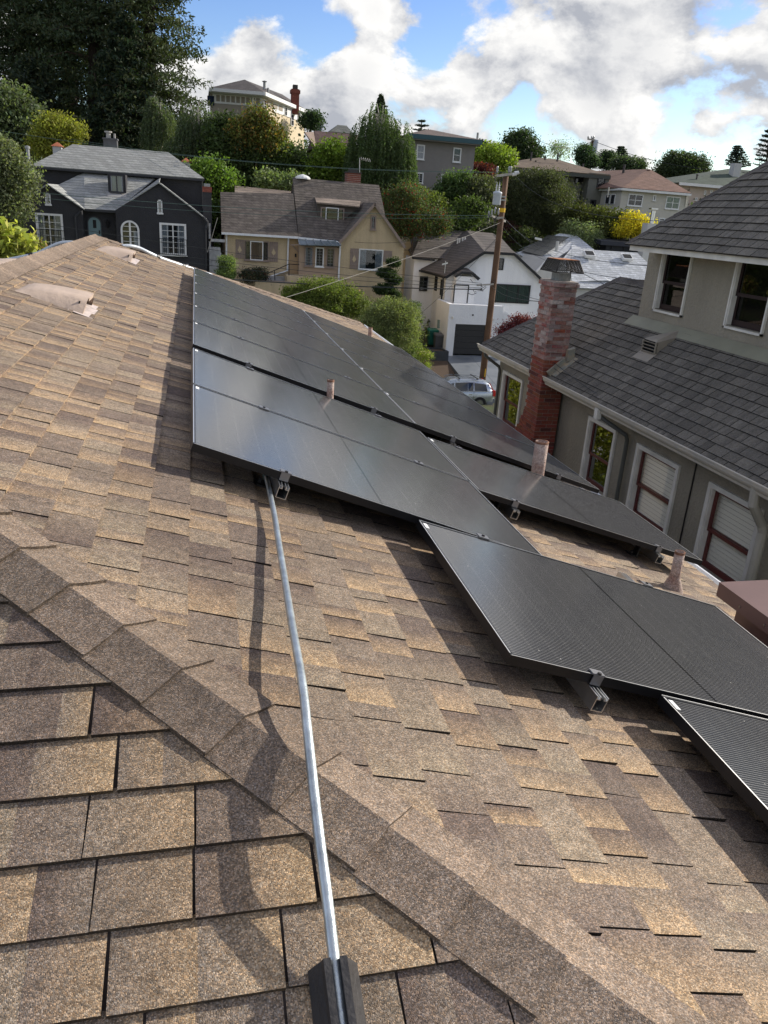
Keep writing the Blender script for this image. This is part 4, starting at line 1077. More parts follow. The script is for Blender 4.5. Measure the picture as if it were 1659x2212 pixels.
def arched(root, R, Y, name, M, t=.09, M2=None):
    x0, x1, q0, q1 = R; cx = (x0 + x1) / 2; hw = (x1 - x0) / 2
    o_, i_ = arch(cx, hw, q0, q1), arch(cx, hw - t, q0 + (t if M2 else 0), q1 - t); b = MB()
    for k in range(1, len(o_) - 1): b.prism([(o_[k][0], Y - .07, o_[k][1]), (o_[k + 1][0], Y - .07, o_[k + 1][1]), (i_[k + 1][0], Y - .07, i_[k + 1][1]), (i_[k][0], Y - .07, i_[k][1])], (0, .1, 0))
    k = -1; b.prism([(o_[k][0], Y - .07, o_[k][1]), (o_[0][0], Y - .07, o_[0][1]), (i_[0][0], Y - .07, i_[0][1]), (i_[k][0], Y - .07, i_[k][1])], (0, .1, 0))
    o = b.build(name, M, root); return o, i_, cx, hw - t
Ra = rect(d1((782, 1425), (902, 1432), (908, 1632), (786, 1625)), Yd)
o, ip, cx_, hwi = arched(DK, Ra, Yd, 'arched_window', WTR, .10, 1)
b = MB(); b.prism([(p[0], Yd - .01, p[1]) for p in ip], (0, .004, 0)); b.build('interior', INT, o)
b = MB(); b.prism([(p[0], Yd - .03, p[1]) for p in ip], (0, .004, 0)); b.build('pane', GLF, o)
b = MB(); b.box(cx_ - .05, cx_ + .05, Yd - .055, Yd - .032, Ra[2] + .1, Ra[3] - .1)
for k in range(1, 6): zz = Ra[2] + (Ra[3] - Ra[2]) * k / 6.2; b.box(cx_ - hwi, cx_ + hwi, Yd - .05, Yd - .0335, zz - .013, zz + .013)
b.build('glazing_bar', WTR, o)
b = MB(); b.box(cx_ + hwi * .45, cx_ + hwi, Yd - .02, Yd - .012, Ra[2] + .1, Ra[3] - .55); b.build('curtain', CURT, o)
Yq = Yd + .9; Rdo = rect(d1((565, 1398), (660, 1405), (665, 1590), (570, 1580)), Yq)
o, ip, cx_, hwi = arched(DK, Rdo, Yq, 'door', mat('door frame dark', (.05, .055, .06), .5), .06)
b = MB(); b.prism([(p[0], Yq - .03, p[1]) for p in ip], (0, .03, 0)); b.build('door_leaf', mat('pale teal door paint', (.17, .26, .27), .45), o)
b = MB(); zc_ = at(*z1((620, 1452)), Yq).z; b.box(cx_ - .08, cx_ + .10, Yq - .05, Yq - .031, zc_ - .22, zc_ + .22); b.build('grille', RAILM, o)
b = MB(); zc_ = at(*z1((655, 1505)), Yq).z; b.box(cx_ + hwi - .12, cx_ + hwi - .05, Yq - .07, Yq - .031, zc_ - .1, zc_ + .1); b.build('handle', RAILM, o)
b = MB(); la = at(*z1((700, 1448)), Yq); b.lathe(la + Vector((0, -.12, -.18)), [(.001, 0), (.09, .05), (.11, .3), (.03, .36), (.001, .42)], 8); b.build('wall_lantern', RAILM, DK)
b = MB(); c_ = at(*z1((718, 935)), Yb + 5); b.box(c_.x - .42, c_.x + .42, Yb + 4.6, Yb + 5.4, c_.z - 1.4, c_.z + .25); o = b.build('chimney', mat('grey chimney render', (.10, .10, .105), .9, var=.15), DK, label='grey chimney behind the ridge')
b = MB(); b.box(c_.x - .47, c_.x + .47, Yb + 4.55, Yb + 5.45, c_.z + .25, c_.z + .35); b.build('chimney_cap', mat('grey chimney render', 0), o)
b = MB(); b.lathe((c_.x - .12, Yb + 5, c_.z + .35), [(.16, 0), (.14, .3), (.24, .33), (.24, .42), (.001, .43)], 10); b.lathe((c_.x + .26, Yb + 5, c_.z + .35), [(.07, 0), (.07, .3), (.001, .3)], 8); b.build('chimney_pot', CONC, o)
ORC = mat('terracotta cap', (.36, .12, .06), .8, var=.2)
for pt, w_ in (((374, 962), .32), ((1207, 1062), .30)):
    c_ = at(*z1(pt), Yb + 3); b = MB(); b.box(c_.x - w_ * .8, c_.x + w_ * .8, Yb + 2.7, Yb + 3.4, c_.z - 1.0, c_.z + .1); o = b.build('chimney', mat('pale chimney render', (.45, .45, .44), .9), DK, label='small chimney with a terracotta cap')
    b = MB(); b.mesh([(c_.x - w_ * 1.1, Yb + 2.6, c_.z + .1), (c_.x + w_ * 1.1, Yb + 2.6, c_.z + .1), (c_.x + w_ * 1.1, Yb + 3.5, c_.z + .1), (c_.x - w_ * 1.1, Yb + 3.5, c_.z + .1), (c_.x, Yb + 3.05, c_.z + .38)], [(3, 2, 1, 0), (0, 1, 4), (1, 2, 4), (2, 3, 4), (3, 0, 4)]); b.build('chimney_cap', ORC, o)
c_ = at(*z1((1342, 1240)), Yd + 2); b = MB(); b.box(c_.x - .25, c_.x + .25, Yd + 1.6, Yd + 2.4, base_z, c_.z + .05); o = b.build('chimney', DW, DK, label='side chimney with a brick band')
b = MB(); b.box(c_.x - .27, c_.x + .27, Yd + 1.58, Yd + 2.42, c_.z - .05, c_.z + .25); b.build('brick_band', mat('plain red brick', (.20, .065, .045), .9, var=.3, vscale=9), o)
b = MB(); b.box(c_.x - .18, c_.x + .18, Yd + 1.7, Yd + 2.3, c_.z + .25, c_.z + .42); b.build('chimney_pot', GLV, o)
c_ = at(*z1((190, 1095)), Yb + 1); b = MB(); b.lathe(c_ + Vector((0, 0, -2)), [(.10, 0), (.10, 3.1), (.15, 3.12), (.15, 3.25), (.001, 3.3)], 10); b.build('flue_pipe', mat('dull galvanised', 0), DK)
b = MB()
for a, c in (((1310, 1170), (1318, 1398)), ((1332, 1425), (1336, 1740)), ((487, 1402), (495, 1560))):
    p, q = at(*z1(a), (Yb - .1) if a[0] == 1310 else Yd - .08), at(*z1(c), (Yb - .1) if a[0] == 1310 else Yd - .08); b.tube([p, Vector((p.x, p.y, q.z))], .05, 6)
b.tube([at(*z1((1318, 1405)), Yd - .15), at(*z1((1345, 1440)), Yd - .15), at(*z1((1345, 1465)), Yd - .15), at(*z1((1336, 1480)), Yd - .15)], .09, 6)
b.tube([at(*z1((525, 1370)), Yd - .1), at(*z1((487, 1402)), Yd - .1)], .05, 6)
b.build('downspout', mat('charcoal gutter', 0), DK)
b = MB(); p, q = at(*z1((545, 1360)), Yd + .55), at(*z1((750, 1368)), Yd + .55); b.box(p.x, q.x, Yd + .5, Yd + .58, q.z - .1, q.z + .02); b.build('gutter', mat('charcoal gutter', 0), DK)
b = MB(); hz = at(*z1((1188, 1712)), Yd); b.box(hz.x - .3, hz.x + .3, Yd - .1, Yd + .02, hz.z - .3, hz.z + .02); b.build('meter_box', WTR, DK)
# picket gate beside it
fx0, fx1 = at(*z1((1366, 1600)), Yd + .3), at(*z1((1425, 1760)), Yd + .3)
gt = thing('picket_gate', 'weathered white picket gate between the charcoal and the cream house', 'gate', (fx0.x, Yd + .3, fx1.z))
for k in range(8):
    x = fx0.x + (fx1.x - fx0.x) * k / 7; b = MB(); b.prism([(x - .045, Yd + .28, fx1.z - .3), (x + .045, Yd + .28, fx1.z - .3), (x + .045, Yd + .28, fx0.z - .05), (x, Yd + .28, fx0.z + .03), (x - .045, Yd + .28, fx0.z - .05)], (0, .025, 0)); b.build('picket', mat('weathered white wood', (.42, .42, .42), .8, var=.2, vscale=6), gt)
b = MB(); b.box(fx0.x - .1, fx1.x + .1, Yd + .31, Yd + .35, fx0.z - .4, fx0.z - .3); b.box(fx0.x - .1, fx1.x + .1, Yd + .31, Yd + .35, fx1.z + .2, fx1.z + .3)
b.box(fx0.x - .1, fx0.x, Yd + .3, Yd + .4, fx1.z - .3, fx0.z + 1.3); b.box(fx0.x - .1, fx1.x + .3, Yd + .3, Yd + .4, fx0.z + .3, fx0.z + .45); b.build('rail', mat('weathered white wood', 0), gt)

# ---------------- cream house
Yc = 50.0
CR = thing('cream_house', 'cream stucco house with steep brown shingle roofs, front gable, dormer and diamond shutters', 'house', tuple(at(680, 620, Yc)))
CW = mat('cream stucco', (.52, .41, .26), .9, var=.06, vscale=1.2, bump=.3, bscale=14, streak=.12)
CROOF = roofm('aged brown shingles', (.17, .145, .12), col2=(.09, .075, .065), streak=.35)
CTR = mat('taupe trim', (.26, .20, .165), .7, var=.1)
cb = at(870, 625, Yc).z - 2
def d2(*pts): return [z2(p) for p in pts]
L0, L1 = at(*z2((150, 955)), Yc), at(*z2((600, 985)), Yc)
b = MB(); b.box(L0.x, L1.x + 2.5, Yc, Yc + 8, cb, L0.z)
# projecting gable wing
Yg = Yc - .6
g = [at(*z2(p), Yg) for p in ((845, 1003), (1057, 778), (1232, 1030))]
b.prism([g[0], g[1], g[2], Vector((g[2].x, Yg, cb)), Vector((g[0].x, Yg, cb))], (0, 8, 0)); b.build('wall', CW, CR)
e0, e1 = at(*z2((130, 948)), Yc - .3), at(*z2((592, 975)), Yc - .3); r0, r1 = at(*z2((123, 706)), Yc + 2.7), at(*z2((562, 716)), Yc + 2.7)
roof_rows(CR, [e0, e1, r1, r0], 18, CROOF, .08, label='lower left roof slope with dark streaks')
b = MB(); b.slab([r0, r1, r1 + Vector((0, 3, -2.5)), r0 + Vector((0, 3, -2.5))], .08); b.build('roof', CROOF, CR)
s0, s1 = at(*z2((210, 712)), Yc + 4.5), at(*z2((560, 716)), Yc + 4.5); t0, t1 = at(*z2((210, 668)), Yc + 6.5), at(*z2((560, 702)), Yc + 6.5)
roof_rows(CR, [s0, s1, t1, t0], 5, roofm('aged tan shingles', (.22, .175, .14)), .08)
b = MB(); b.prism([Vector((L0.x, Yc, L0.z)), Vector((L0.x, Yc + 2.7, r0.z - .1)), Vector((L0.x, Yc + 6, r0.z - 2.7)), Vector((L0.x, Yc + 6, L0.z - 1)), ], (.1, 0, 0)); b.build('gable_end', CW, CR)
e2, e3 = at(*z2((594, 976)), Yc - .3), at(*z2((840, 1002)), Yc - .3); r2, r3 = at(*z2((560, 618)), Yc + 4.2), at(*z2((1080, 664)), Yc + 4.2)
e3b = Vector((at(*z2((1140, 985)), Yc + .3).x, Yc - .3, e3.z))
roof_rows(CR, [e2, e3b, r3, r2], 24, CROOF, .1, label='tall middle roof slope')
b = MB(); b.slab([r2, r3, r3 + Vector((0, 4.4, -4.6)), r2 + Vector((0, 4.4, -4.6))], .1)
b.prism([e2 + Vector((.05, .3, -.1)), r2 + Vector((.05, 0, -.15)), r2 + Vector((.05, 4.2, -4.6))], (.1, 0, 0)); b.build('roof', CROOF, CR)
b = MB(); b.prism([Vector((e3b.x - .1, Yc, e3b.z)), r3 + Vector((-.1, 0, -.15)), r3 + Vector((-.1, 4.2, -4.6)), ], (.1, 0, 0)); b.build('gable_end', CW, CR)
# dormer
Yo = Yc + 1.3; Rd = rect(d2((712, 775), (955, 795), (868, 892), (722, 884)), Yo)
q = [at(*z2(p), Yo) for p in ((705, 772), (960, 797), (862, 895), (720, 885))]
b = MB(); b.prism([Vector((q[0].x, Yo, q[0].z)), Vector((q[1].x, Yo, q[1].z)), Vector((q[1].x - 1.2, Yo, q[2].z)), Vector((q[0].x + .1, Yo, q[3].z))], (0, 2.5, 0)); b.build('dormer', mat('dark dormer shingle', (.09, .075, .065), .9, var=.2), CR)
dr = [at(*z2((703, 768)), Yo - .25), at(*z2((962, 793)), Yo - .25), at(*z2((970, 752)), Yo + 2.0), at(*z2((690, 730)), Yo + 2.0)]
roof_rows(CR, dr, 5, roofm('aged tan shingles', 0), .07, label='shed dormer roof')
wd = rect(d2((725, 795), (870, 805), (868, 890), (728, 882)), Yo - .03); far_window(CR, wd, Yo - .03, trim=CTR, t=.08, cols=1)
wi = rect(d2((758, 797), (838, 803), (832, 888), (757, 882)), Yo - .1); far_window(CR, wi, Yo - .1, t=.05, cols=1, sill=False)
# gable wing roof
ga = at(*z2((1056, 770)), Yg - .3); gl_ = at(*z2((842, 1004)), Yg - .3); grt = at(*z2((1238, 1034)), Yg - .3)
back = Vector((0, 4.2, 0))
roof_rows(CR, [gl_, gl_ + Vector((0, 1.5, 0)), ga + back, ga], 14, CROOF, .07, label='left slope of the front gable')
b = MB(); b.slab([ga, grt, grt + Vector((0, 6.5, 0)), ga + Vector((0, 6.5, 0))], .07); b.build('gable_roof', CROOF, CR)
b = MB(); b.bar(ga + Vector((0, -.02, -.08)), grt + Vector((0, -.02, -.08)), .05, .16); b.bar(ga + Vector((0, -.02, -.08)), gl_ + Vector((0, -.02, -.08)), .05, .16); b.build('barge_board', CTR, CR)
GRL = mat('glass awning', (.12, .15, .16), .3, var=.2, spec=.6)
def shutter(root, R, Y, M=CTR, dia=True):
    x0, x1, z0, z1_ = R; b = MB(); n = 4
    for k in range(n): a = x0 + (x1 - x0) * k / n; b.box(a + .006, a + (x1 - x0) / n - .006, Y - .04, Y, z0, z1_)
    for zz in (z0 + .2, z1_ - .25): b.box(x0, x1, Y - .065, Y - .0405, zz, zz + .09)
    o = b.build('shutter', M, root)
    if dia:
        cx, cz = (x0 + x1) / 2, (z0 + z1_) / 2 - .05; b = MB(); b.prism([(cx, Y - .05, cz + .26), (cx + .13, Y - .05, cz), (cx, Y - .05, cz - .17), (cx - .13, Y - .05, cz)], (0, .008, 0)); b.build('diamond', CW, o)
TANB = mat('tan blind', (.33, .22, .13), .7, var=.08)
W1 = rect(d2((268, 997), (416, 1003), (413, 1123), (267, 1115)), Yc); far_window(CR, W1, Yc, trim=CTR, t=.06, cols=1, lab='wide window with white inner frame', inner=INT)
W1i = rect(d2((303, 1000), (382, 1005), (380, 1120), (302, 1115)), Yc - .06); far_window(CR, W1i, Yc - .06, t=.05, sill=False, inner=TANB)
shutter(CR, rect(d2((215, 990), (266, 995), (264, 1110), (213, 1105)), Yc), Yc); shutter(CR, rect(d2((418, 1004), (470, 1009), (470, 1130), (418, 1123)), Yc), Yc)
W3 = rect(d2((958, 1047), (1106, 1055), (1099, 1180), (955, 1170)), Yg); far_window(CR, W3, Yg, t=.06, curt=True, lab='picture window under the gable')
shutter(CR, rect(d2((905, 1043), (955, 1049), (954, 1170), (903, 1168)), Yg), Yg); shutter(CR, rect(d2((1108, 1058), (1160, 1062), (1155, 1130), (1105, 1125)), Yg), Yg, dia=False)
far_window(CR, rect(d2((1030, 845), (1063, 848), (1058, 936), (1027, 932)), Yg), Yg, trim=CTR, t=.08, lab='slim attic window')
# bay with three leaded windows under a glass awning
Yy = Yc - .55; bq = [at(*z2(p), Yy) for p in ((600, 1028), (842, 1046), (832, 1185), (597, 1172))]
b = MB(); b.box(bq[0].x, bq[1].x + .1, Yy, Yc, bq[3].z - 2, bq[0].z); b.build('bay', mat('pinkish tan stucco', (.38, .28, .20), .9, var=.06), CR)
for i, pts in enumerate((((632, 1033), (686, 1037), (680, 1155), (628, 1150)), ((697, 1038), (749, 1042), (742, 1158), (694, 1155)), ((762, 1040), (812, 1045), (808, 1165), (761, 1158)))):
    far_window(CR, rect(d2(*pts), Yy), Yy, trim=CTR if i != 1 else WTR, t=.06, rows=6, sash=mat('lead came', (.20, .20, .19), .6), curt=(i == 0))
aw = [at(*z2((600, 1024)), Yy - .7), at(*z2((850, 1030)), Yy - .7), at(*z2((800, 990)), Yc - .1), at(*z2((592, 980)), Yc - .1)]
b = MB(); b.slab(aw, .03); o = b.build('awning', GRL, CR, label='ribbed glass awning over the bay')
for k in range(6): f = k / 5; b = MB(); b.bar(aw[0].lerp(aw[1], f) + Vector((0, 0, .02)), aw[3].lerp(aw[2], f) + Vector((0, 0, .02)), .06, .05); b.build('awning_rib', mat('bluish grey metal', (.22, .25, .27), .5, metal=.3), o)
b = MB(); b.bar(at(*z2((560, 1030)), Yc - .05), at(*z2((595, 1070)), Yc - .05), .05, .05); b.bar(at(*z2((545, 1025)), Yy - .7), aw[0], .05, .05); b.build('awning_bracket', CTR, CR)
# entrance recess with steps and rail
Rn = rect(d2((537, 985), (592, 990), (590, 1200), (535, 1200)), Yc - .01); b = MB(); b.box(Rn[0], Rn[1], Yc - .02, Yc + .01, Rn[2], Rn[3]); o = b.build('door', mat('tan door', (.40, .27, .15), .6, var=.08), CR)
b = MB(); b.box(Rn[1] - .2, Rn[1] - .1, Yc - .06, Yc - .02, Rn[2] + 1, Rn[2] + 1.2); b.build('handle', RAILM, o)
sb = at(*z2((600, 1215)), Yc - .6)
for k in range(5): b = MB(); b.box(sb.x - 2.6 - .0 * k, sb.x - .1, Yc - 1.9 + k * .3, Yc - 1.6 + k * .3 + .02, sb.z - 1.2, sb.z - .7 + k * .16); b.build('step', CONC, CR)
b = MB(); pts = [at(*z2(p), Yc - 1.6) for p in ((395, 1203), (538, 1140), (600, 1145))]; b.tube(pts, .025, 6)
for p, l in ((0, 1.0), (1, 1.1)): b.tube([pts[p], pts[p] + Vector((0, 0, -l))], .025, 6)
b.tube([at(*z2((450, 1180)), Yc - 1.6), at(*z2((452, 1240)), Yc - 1.6)], .025, 6); b.build('hand_rail', RAILM, CR)
b = MB(); q0, q1 = at(*z2((330, 1243)), Yc - 2.2), at(*z2((600, 1215)), Yc - 2.2); b.box(q0.x, q1.x, Yc - 2.3, Yc - 2.0, q0.z - 2.5, q0.z); b.box(at(*z2((525, 1213)), Yc - 2.0).x, at(*z2((836, 1210)), Yc - 2.).x, Yc - 2.0, Yc - .56, q0.z - 2.5, at(*z2((560, 1213)), Yc - 2).z); b.build('porch_wall', CW, CR)
b = MB(); b.box(q0.x, q1.x, Yc - 2.32, Yc - 1.98, q0.z, q0.z + .05); b.build('porch_coping', CTR, CR)
# gutters and downspouts
WG = mat('white gutter paint', 0)
b = MB(); b.bar(e0 + Vector((0, -.06, -.06)), e1 + Vector((0, -.06, -.06)), .12, .12); b.bar(e2 + Vector((0, -.06, -.06)), e3 + Vector((0, -.06, -.06)), .12, .12); b.build('gutter', WG, CR)
b = MB()
for pts, Y_ in ((((160, 955), (159, 1095)), Yc - .1), (((534, 975), (527, 1180), (426, 1215), (425, 1242)), Yc - .12), (((822, 1003), (846, 1018), (835, 1240)), Yg - .1)):
    b.tube([at(*z2(p), Y_) for p in pts], .055, 6)
b.build('downspout', WG, CR)
c_ = at(*z2((921, 648)), Yc + 5); b = MB(); b.box(c_.x - .45, c_.x + .45, Yc + 4.6, Yc + 5.5, c_.z - 1.5, c_.z + .55); o = b.build('chimney', mat('plain red brick', 0), CR, label='brick chimney behind the ridge')
b = MB()
for k in range(6): b.box(c_.x - .46, c_.x + .46, Yc + 4.592, Yc + 5.51, c_.z - .1 + k * .11, c_.z - .08 + k * .11)
b.build('mortar_line', MOR, o, kind='stuff')
b = MB(); b.box(c_.x - .5, c_.x + .5, Yc + 4.5, Yc + 5.6, c_.z + .55, c_.z + .62); b.box(c_.x - .28, c_.x + .3, Yc + 4.8, Yc + 5.3, c_.z + .62, c_.z + .85); b.build('chimney_cap', mat('dark chimney cap', (.06, .055, .05), .8), o)
b = MB(); mp_ = at(*z2((962, 640)), Yc + 4.8); mt = at(*z2((963, 500)), Yc + 4.8); b.tube([mp_, mt], .03, 6)
b.tube([mt, mt + Vector((.75, 0, -.12))], .012, 5)
for k in range(5): p = mt + Vector((.1 + k * .14, 0, -.02 - k * .02)); b.tube([p + Vector((-.0, 0, .10)), p + Vector((.06, 0, -.10))], .009, 4)
b.build('tv_aerial', mat('dull aerial', (.35, .35, .34), .5, metal=.3), CR)
b = MB(); c_ = at(*z2((620, 618)), Yc + 4.3); b.lathe(c_ + Vector((0, 0, -.1)), [(.5, 0), (.5, .08), (.35, .2), (.001, .3)], 12); b.build('skylight_dome', WTR, CR)

# ---------------- white house with the garage
Yw = 54.0
WH = thing('white_house', 'modern white stucco house with black trim, dark garage door and brown hip roofs', 'house', tuple(at(1020, 770, 51)))
WW = mat('white stucco', (.76, .77, .78), .88, var=.04, vscale=1.0, bump=.25, bscale=14, streak=.05)
WROOF = roofm('dark brown grey shingles', (.145, .125, .11), col2=(.09, .08, .072))
BTR = mat('black trim', (.02, .021, .023), .5)
wb = at(980, 770, 51).z - .6
def w3(p, Y): return at(*z3(p), Y)
A = [w3(p, Yw) for p in ((395, 975), (603, 838), (772, 846), (935, 1000))]
b = MB(); b.prism([A[0], A[1], A[2], A[3], Vector((A[3].x, Yw, wb)), Vector((A[0].x, Yw, wb))], (0, 9, 0)); b.build('wall', WW, WH)
# left side volume, set back
B0, B1 = w3((218, 875), Yw + 3), w3((395, 900), Yw + 3)
b = MB(); b.box(B0.x, A[0].x + .2, Yw + 3, Yw + 11, wb, w3((300, 955), Yw + 3).z + 1.0); b.build('side_wall', WW, WH)
CW2 = mat('bounce tinted side wall', (.55, .45, .30), .9, var=.05)  # cream stands in for warm bounce light on the white wall
q = [w3(p, Yw + 5.5) for p in ((163, 800), (190, 762), (215, 865))]
b = MB(); b.prism([q[0], q[1], q[2], Vector((q[2].x + .2, Yw + 5.5, wb)), Vector((q[0].x, Yw + 5.5, wb))], (0, 5, 0)); b.build('bounce_tinted_wall', CW2, WH, label='rear part of the wall tinted cream with bounce light')
b = MB(); s_ = rect([z3(p) for p in ((187, 900), (203, 902), (202, 935), (186, 933))], Yw + 5.4); b.box(s_[0], s_[1], Yw + 5.4, Yw + 5.5, s_[2], s_[3]); b.build('small_window', INT, WH)
# roofs
e0, e1 = w3((205, 866), Yw + 2.7), w3((440, 880), Yw + 2.7); r0, r1 = w3((268, 710), Yw + 7), w3((650, 736), Yw + 7)
roof_rows(WH, [e0, Vector((w3((560, 885), Yw + 2.7).x, Yw + 2.7, e1.z)), r1, r0], 22, WROOF, .07, label='rear roof slope with white vents')
b = MB(); b.slab([e0, r0, w3((163, 800), Yw + 8)], .06); b.slab([r0, r1, r1 + Vector((0, 4, -2.5)), r0 + Vector((0, 4, -2.5))], .06); b.build('roof', WROOF, WH)
fl, fr_ = w3((392, 974), Yw - .3), w3((605, 836), Yw - .3); ll = w3((243, 934), Yw + 3.2); rr_ = w3((655, 738), Yw + 6.8)
roof_rows(WH, [fl, ll, w3((450, 790), Yw + 6.2), rr_] if False else [fl, ll, rr_ + Vector((-2.2, 0, .1)), fr_], 24, WROOF, .07, label='left slope of the front wing roof')
jr = w3((772, 845), Yw - .3)
b = MB(); b.slab([fr_, jr, w3((705, 770), Yw + 3.0), rr_], .06); b.slab([fr_, w3((705, 775), Yw + 3), rr_, rr_ + Vector((-2.2, 0, .1))], .05); b.slab([jr, w3((940, 1002), Yw - .3), w3((940, 1002), Yw - .3) + Vector((0, 9, 0)), w3((705, 770), Yw + 3)], .06); b.build('front_roof', WROOF, WH)
b = MB()
for p, q_ in ((fl, fr_), (fr_, jr), (jr, w3((940, 1002), Yw - .3))): b.bar(p + Vector((0, -.03, -.10)), q_ + Vector((0, -.03, -.10)), .07, .17)
b.bar(fl + Vector((-.05, 0, -.1)), ll + Vector((-.05, 0, -.1)), .1, .12)
b.bar(e0 + Vector((0, -.05, -.1)), w3((330, 878), Yw + 2.7) + Vector((0, -.05, -.1)), .1, .12); b.build('black_trim', BTR, WH)
# side wing facing left
sx = A[0].x
def sideX(p, X=sx - .01): return atX(*z3(p), X)
far_window(WH, rect([z3(p) for p in ((247, 974), (293, 976), (286, 1058), (245, 1055))], Yw + 2.95), Yw + 2.95, trim=BTR, t=.06, sill=False)
b = MB()
for p in ((312, 980, 327, 1063), (349, 990, 368, 1078)):
    a_, c_ = w3((p[0], p[1]), Yw + 1.4), w3((p[2], p[3]), Yw + 1.0)
    zz0, zz1 = c_.z, a_.z
    b.box(sx - .05, sx + .02, Yw + (.4 if p[0] > 340 else 2.0), Yw + (1.1 if p[0] > 340 else 2.6), zz0, zz1)
b.build('side_window', INT, WH)
far_window(WH, rect([z3(p) for p in ((683, 874), (713, 877), (708, 941), (680, 939))], Yw), Yw, trim=BTR, t=.05, sill=False, lab='attic window')
far_window(WH, rect([z3(p) for p in ((664, 1018), (859, 1023), (850, 1128), (661, 1119))], Yw), Yw, trim=BTR, t=.07, cols=3, sill=False, inner=mat('green grey curtain', (.07, .10, .09), .8, var=.4, vscale=5), lab='wide black framed window')
b = MB(); w_ = rect([z3(p) for p in ((664, 1018), (859, 1023), (850, 1128), (661, 1119))], Yw)
n = 34
for k in range(n): x = w_[0] + .1 + (w_[1] - w_[0] - .2) * k / n; b.box(x, x + .09, Yw - .018 + .004 * (k % 2), Yw - .0085, w_[2] + .08, w_[3] - .08)
b.build('curtain', mat('dark green curtain', (.045, .075, .065), .9), WH)
# entry niche with a little hipped gablet
nb_ = [w3(p, Yw - .8) for p in ((450, 990), (556, 1000), (540, 1130), (433, 1118))]
b = MB(); b.box(nb_[0].x, nb_[1].x, Yw - .8, Yw + .1, nb_[3].z - .8, nb_[0].z + .2); b.build('porch', WW, WH)
g_ = [w3(p, Yw - 1.0) for p in ((437, 970), (478, 948), (545, 953), (583, 986))]
b = MB(); b.prism([g_[0], g_[1], g_[2], g_[3], g_[3] + Vector((-.15, 0, -.15)), g_[2] + Vector((-.1, 0, -.15)), g_[1] + Vector((.1, 0, -.15)), g_[0] + Vector((.15, 0, -.15))], (0, .12, 0)); b.build('porch_trim', BTR, WH)
b = MB(); b.slab([g_[0], g_[1], w3((492, 916), Yw + .6)], .05); b.slab([g_[1], g_[2], w3((492, 916), Yw + .6)], .05); b.slab([g_[2], g_[3], w3((540, 950), Yw + .4), w3((492, 916), Yw + .6)], .05); b.build('porch_roof', WROOF, WH)
b = MB(); R_ = rect([z3(p) for p in ((437, 1020), (519, 1022), (512, 1125), (431, 1117))], Yw - .82)
x0, x1, q0, q1 = R_
for bx in ((x0, x0 + .07, q0, q1), (x1 - .07, x1, q0, q1), (x0, x1, q1 - .07, q1)): b.box(bx[0], bx[1], Yw - .87, Yw - .8, bx[2], bx[3])
o = b.build('door', BTR, WH, label='blank white panel door in a black frame'); b = MB(); b.box(x0 + .07, x1 - .07, Yw - .84, Yw - .805, q0, q1 - .07); b.build('door_leaf', WW, o)
# garage block
Yr = 51.0
g0 = w3((413, 1128), Yr); gR = w3((680, 1133), Yr); gb = w3((400, 1412), Yr)
b = MB()
gd = rect([z3(p) for p in ((446, 1240), (612, 1243), (600, 1410), (430, 1405))], Yr)
gx1 = gR.x + .4; topz = g0.z
b.box(g0.x, gd[0], Yr, Yr + .3, wb, topz); b.box(gd[0], gd[1], Yr, Yr + .3, gd[3], topz); b.box(gd[1], gx1, Yr, Yr + .3, wb, topz)
b.box(g0.x, g0.x + .3, Yr + .3, Yw, wb, topz); b.box(gx1 - .3, gx1, Yr + .3, Yw, wb, topz - .6); b.box(g0.x + .3, gx1 - .3, Yr + .3, Yw, gd[3] + .25, gd[3] + .45)
b.build('garage_wall', WW, WH)
b = MB(); b.prism([(gx1, Yr + .1, wb), (gx1, Yr + .1, topz - .25), (w3((755, 1190), Yr).x, Yr + .1, w3((755, 1192), Yr).z), (w3((875, 1290), Yr).x, Yr + .1, w3((875, 1290), Yr).z), (w3((875, 1290), Yr).x, Yr + .1, wb)], (0, .25, 0)); b.build('stair_wall', WW, WH)
for k in range(5):
    z0_, z1__ = gd[2] + (gd[3] - gd[2]) * k / 5 + .006, gd[2] + (gd[3] - gd[2]) * (k + 1) / 5 - .006
    b = MB(); b.box(gd[0], gd[1], Yr + .10, Yr + .14, z0_, z1__); b.build('garage_panel', mat('blue black garage door', (.012, .013, .017), .38, spec=.5), WH)
for p in ((428, 1203), (652, 1213)):
    c_ = w3(p, Yr); b = MB(); b.lathe(c_ + Vector((0, -.1, -.08)), [(.001, 0), (.07, .02), (.08, .16), (.001, .18)], 8); b.build('wall_light', WTR, WH)
b = MB(); c_ = w3((541, 1189), Yr); b.box(c_.x - .05, c_.x + .05, Yr - .03, Yr, c_.z - .05, c_.z + .05); b.build('camera_dot', BTR, WH)
b = MB(); a_, c_ = w3((378, 985), Yw - .12), w3((355, 1290), Yw - .12); b.tube([a_, Vector((a_.x, a_.y, c_.z))], .06, 6); b.build('downspout', BTR, WH)
b = MB(); b.tube([w3((352, 1215), Yr + 1) , w3((350, 1262), Yr + 1)], .09, 6); b.build('meter_box', mat('grey green meter', (.18, .24, .22), .5), WH)
for p, h in (((265, 752), .75), ((269, 850), .6), ((291, 846), .5)): pipe_vent(WH, w3(p, Yw + 5.2), h * .6, .07, WTR, True)
for p in ((455, 800), (466, 800), (483, 795), (496, 795)): pipe_vent(WH, w3(p, Yw + 4.6), .45, .06, WTR)
b = MB(); b.tube([w3((385, 958), Yw), w3((391, 890), Yw)], .03, 5); b.obox(w3((387, 905), Yw), (.2, 0, .06), (0, .03, 0), (0, 0, .05)); b.build('roof_mast', ALU, WH)
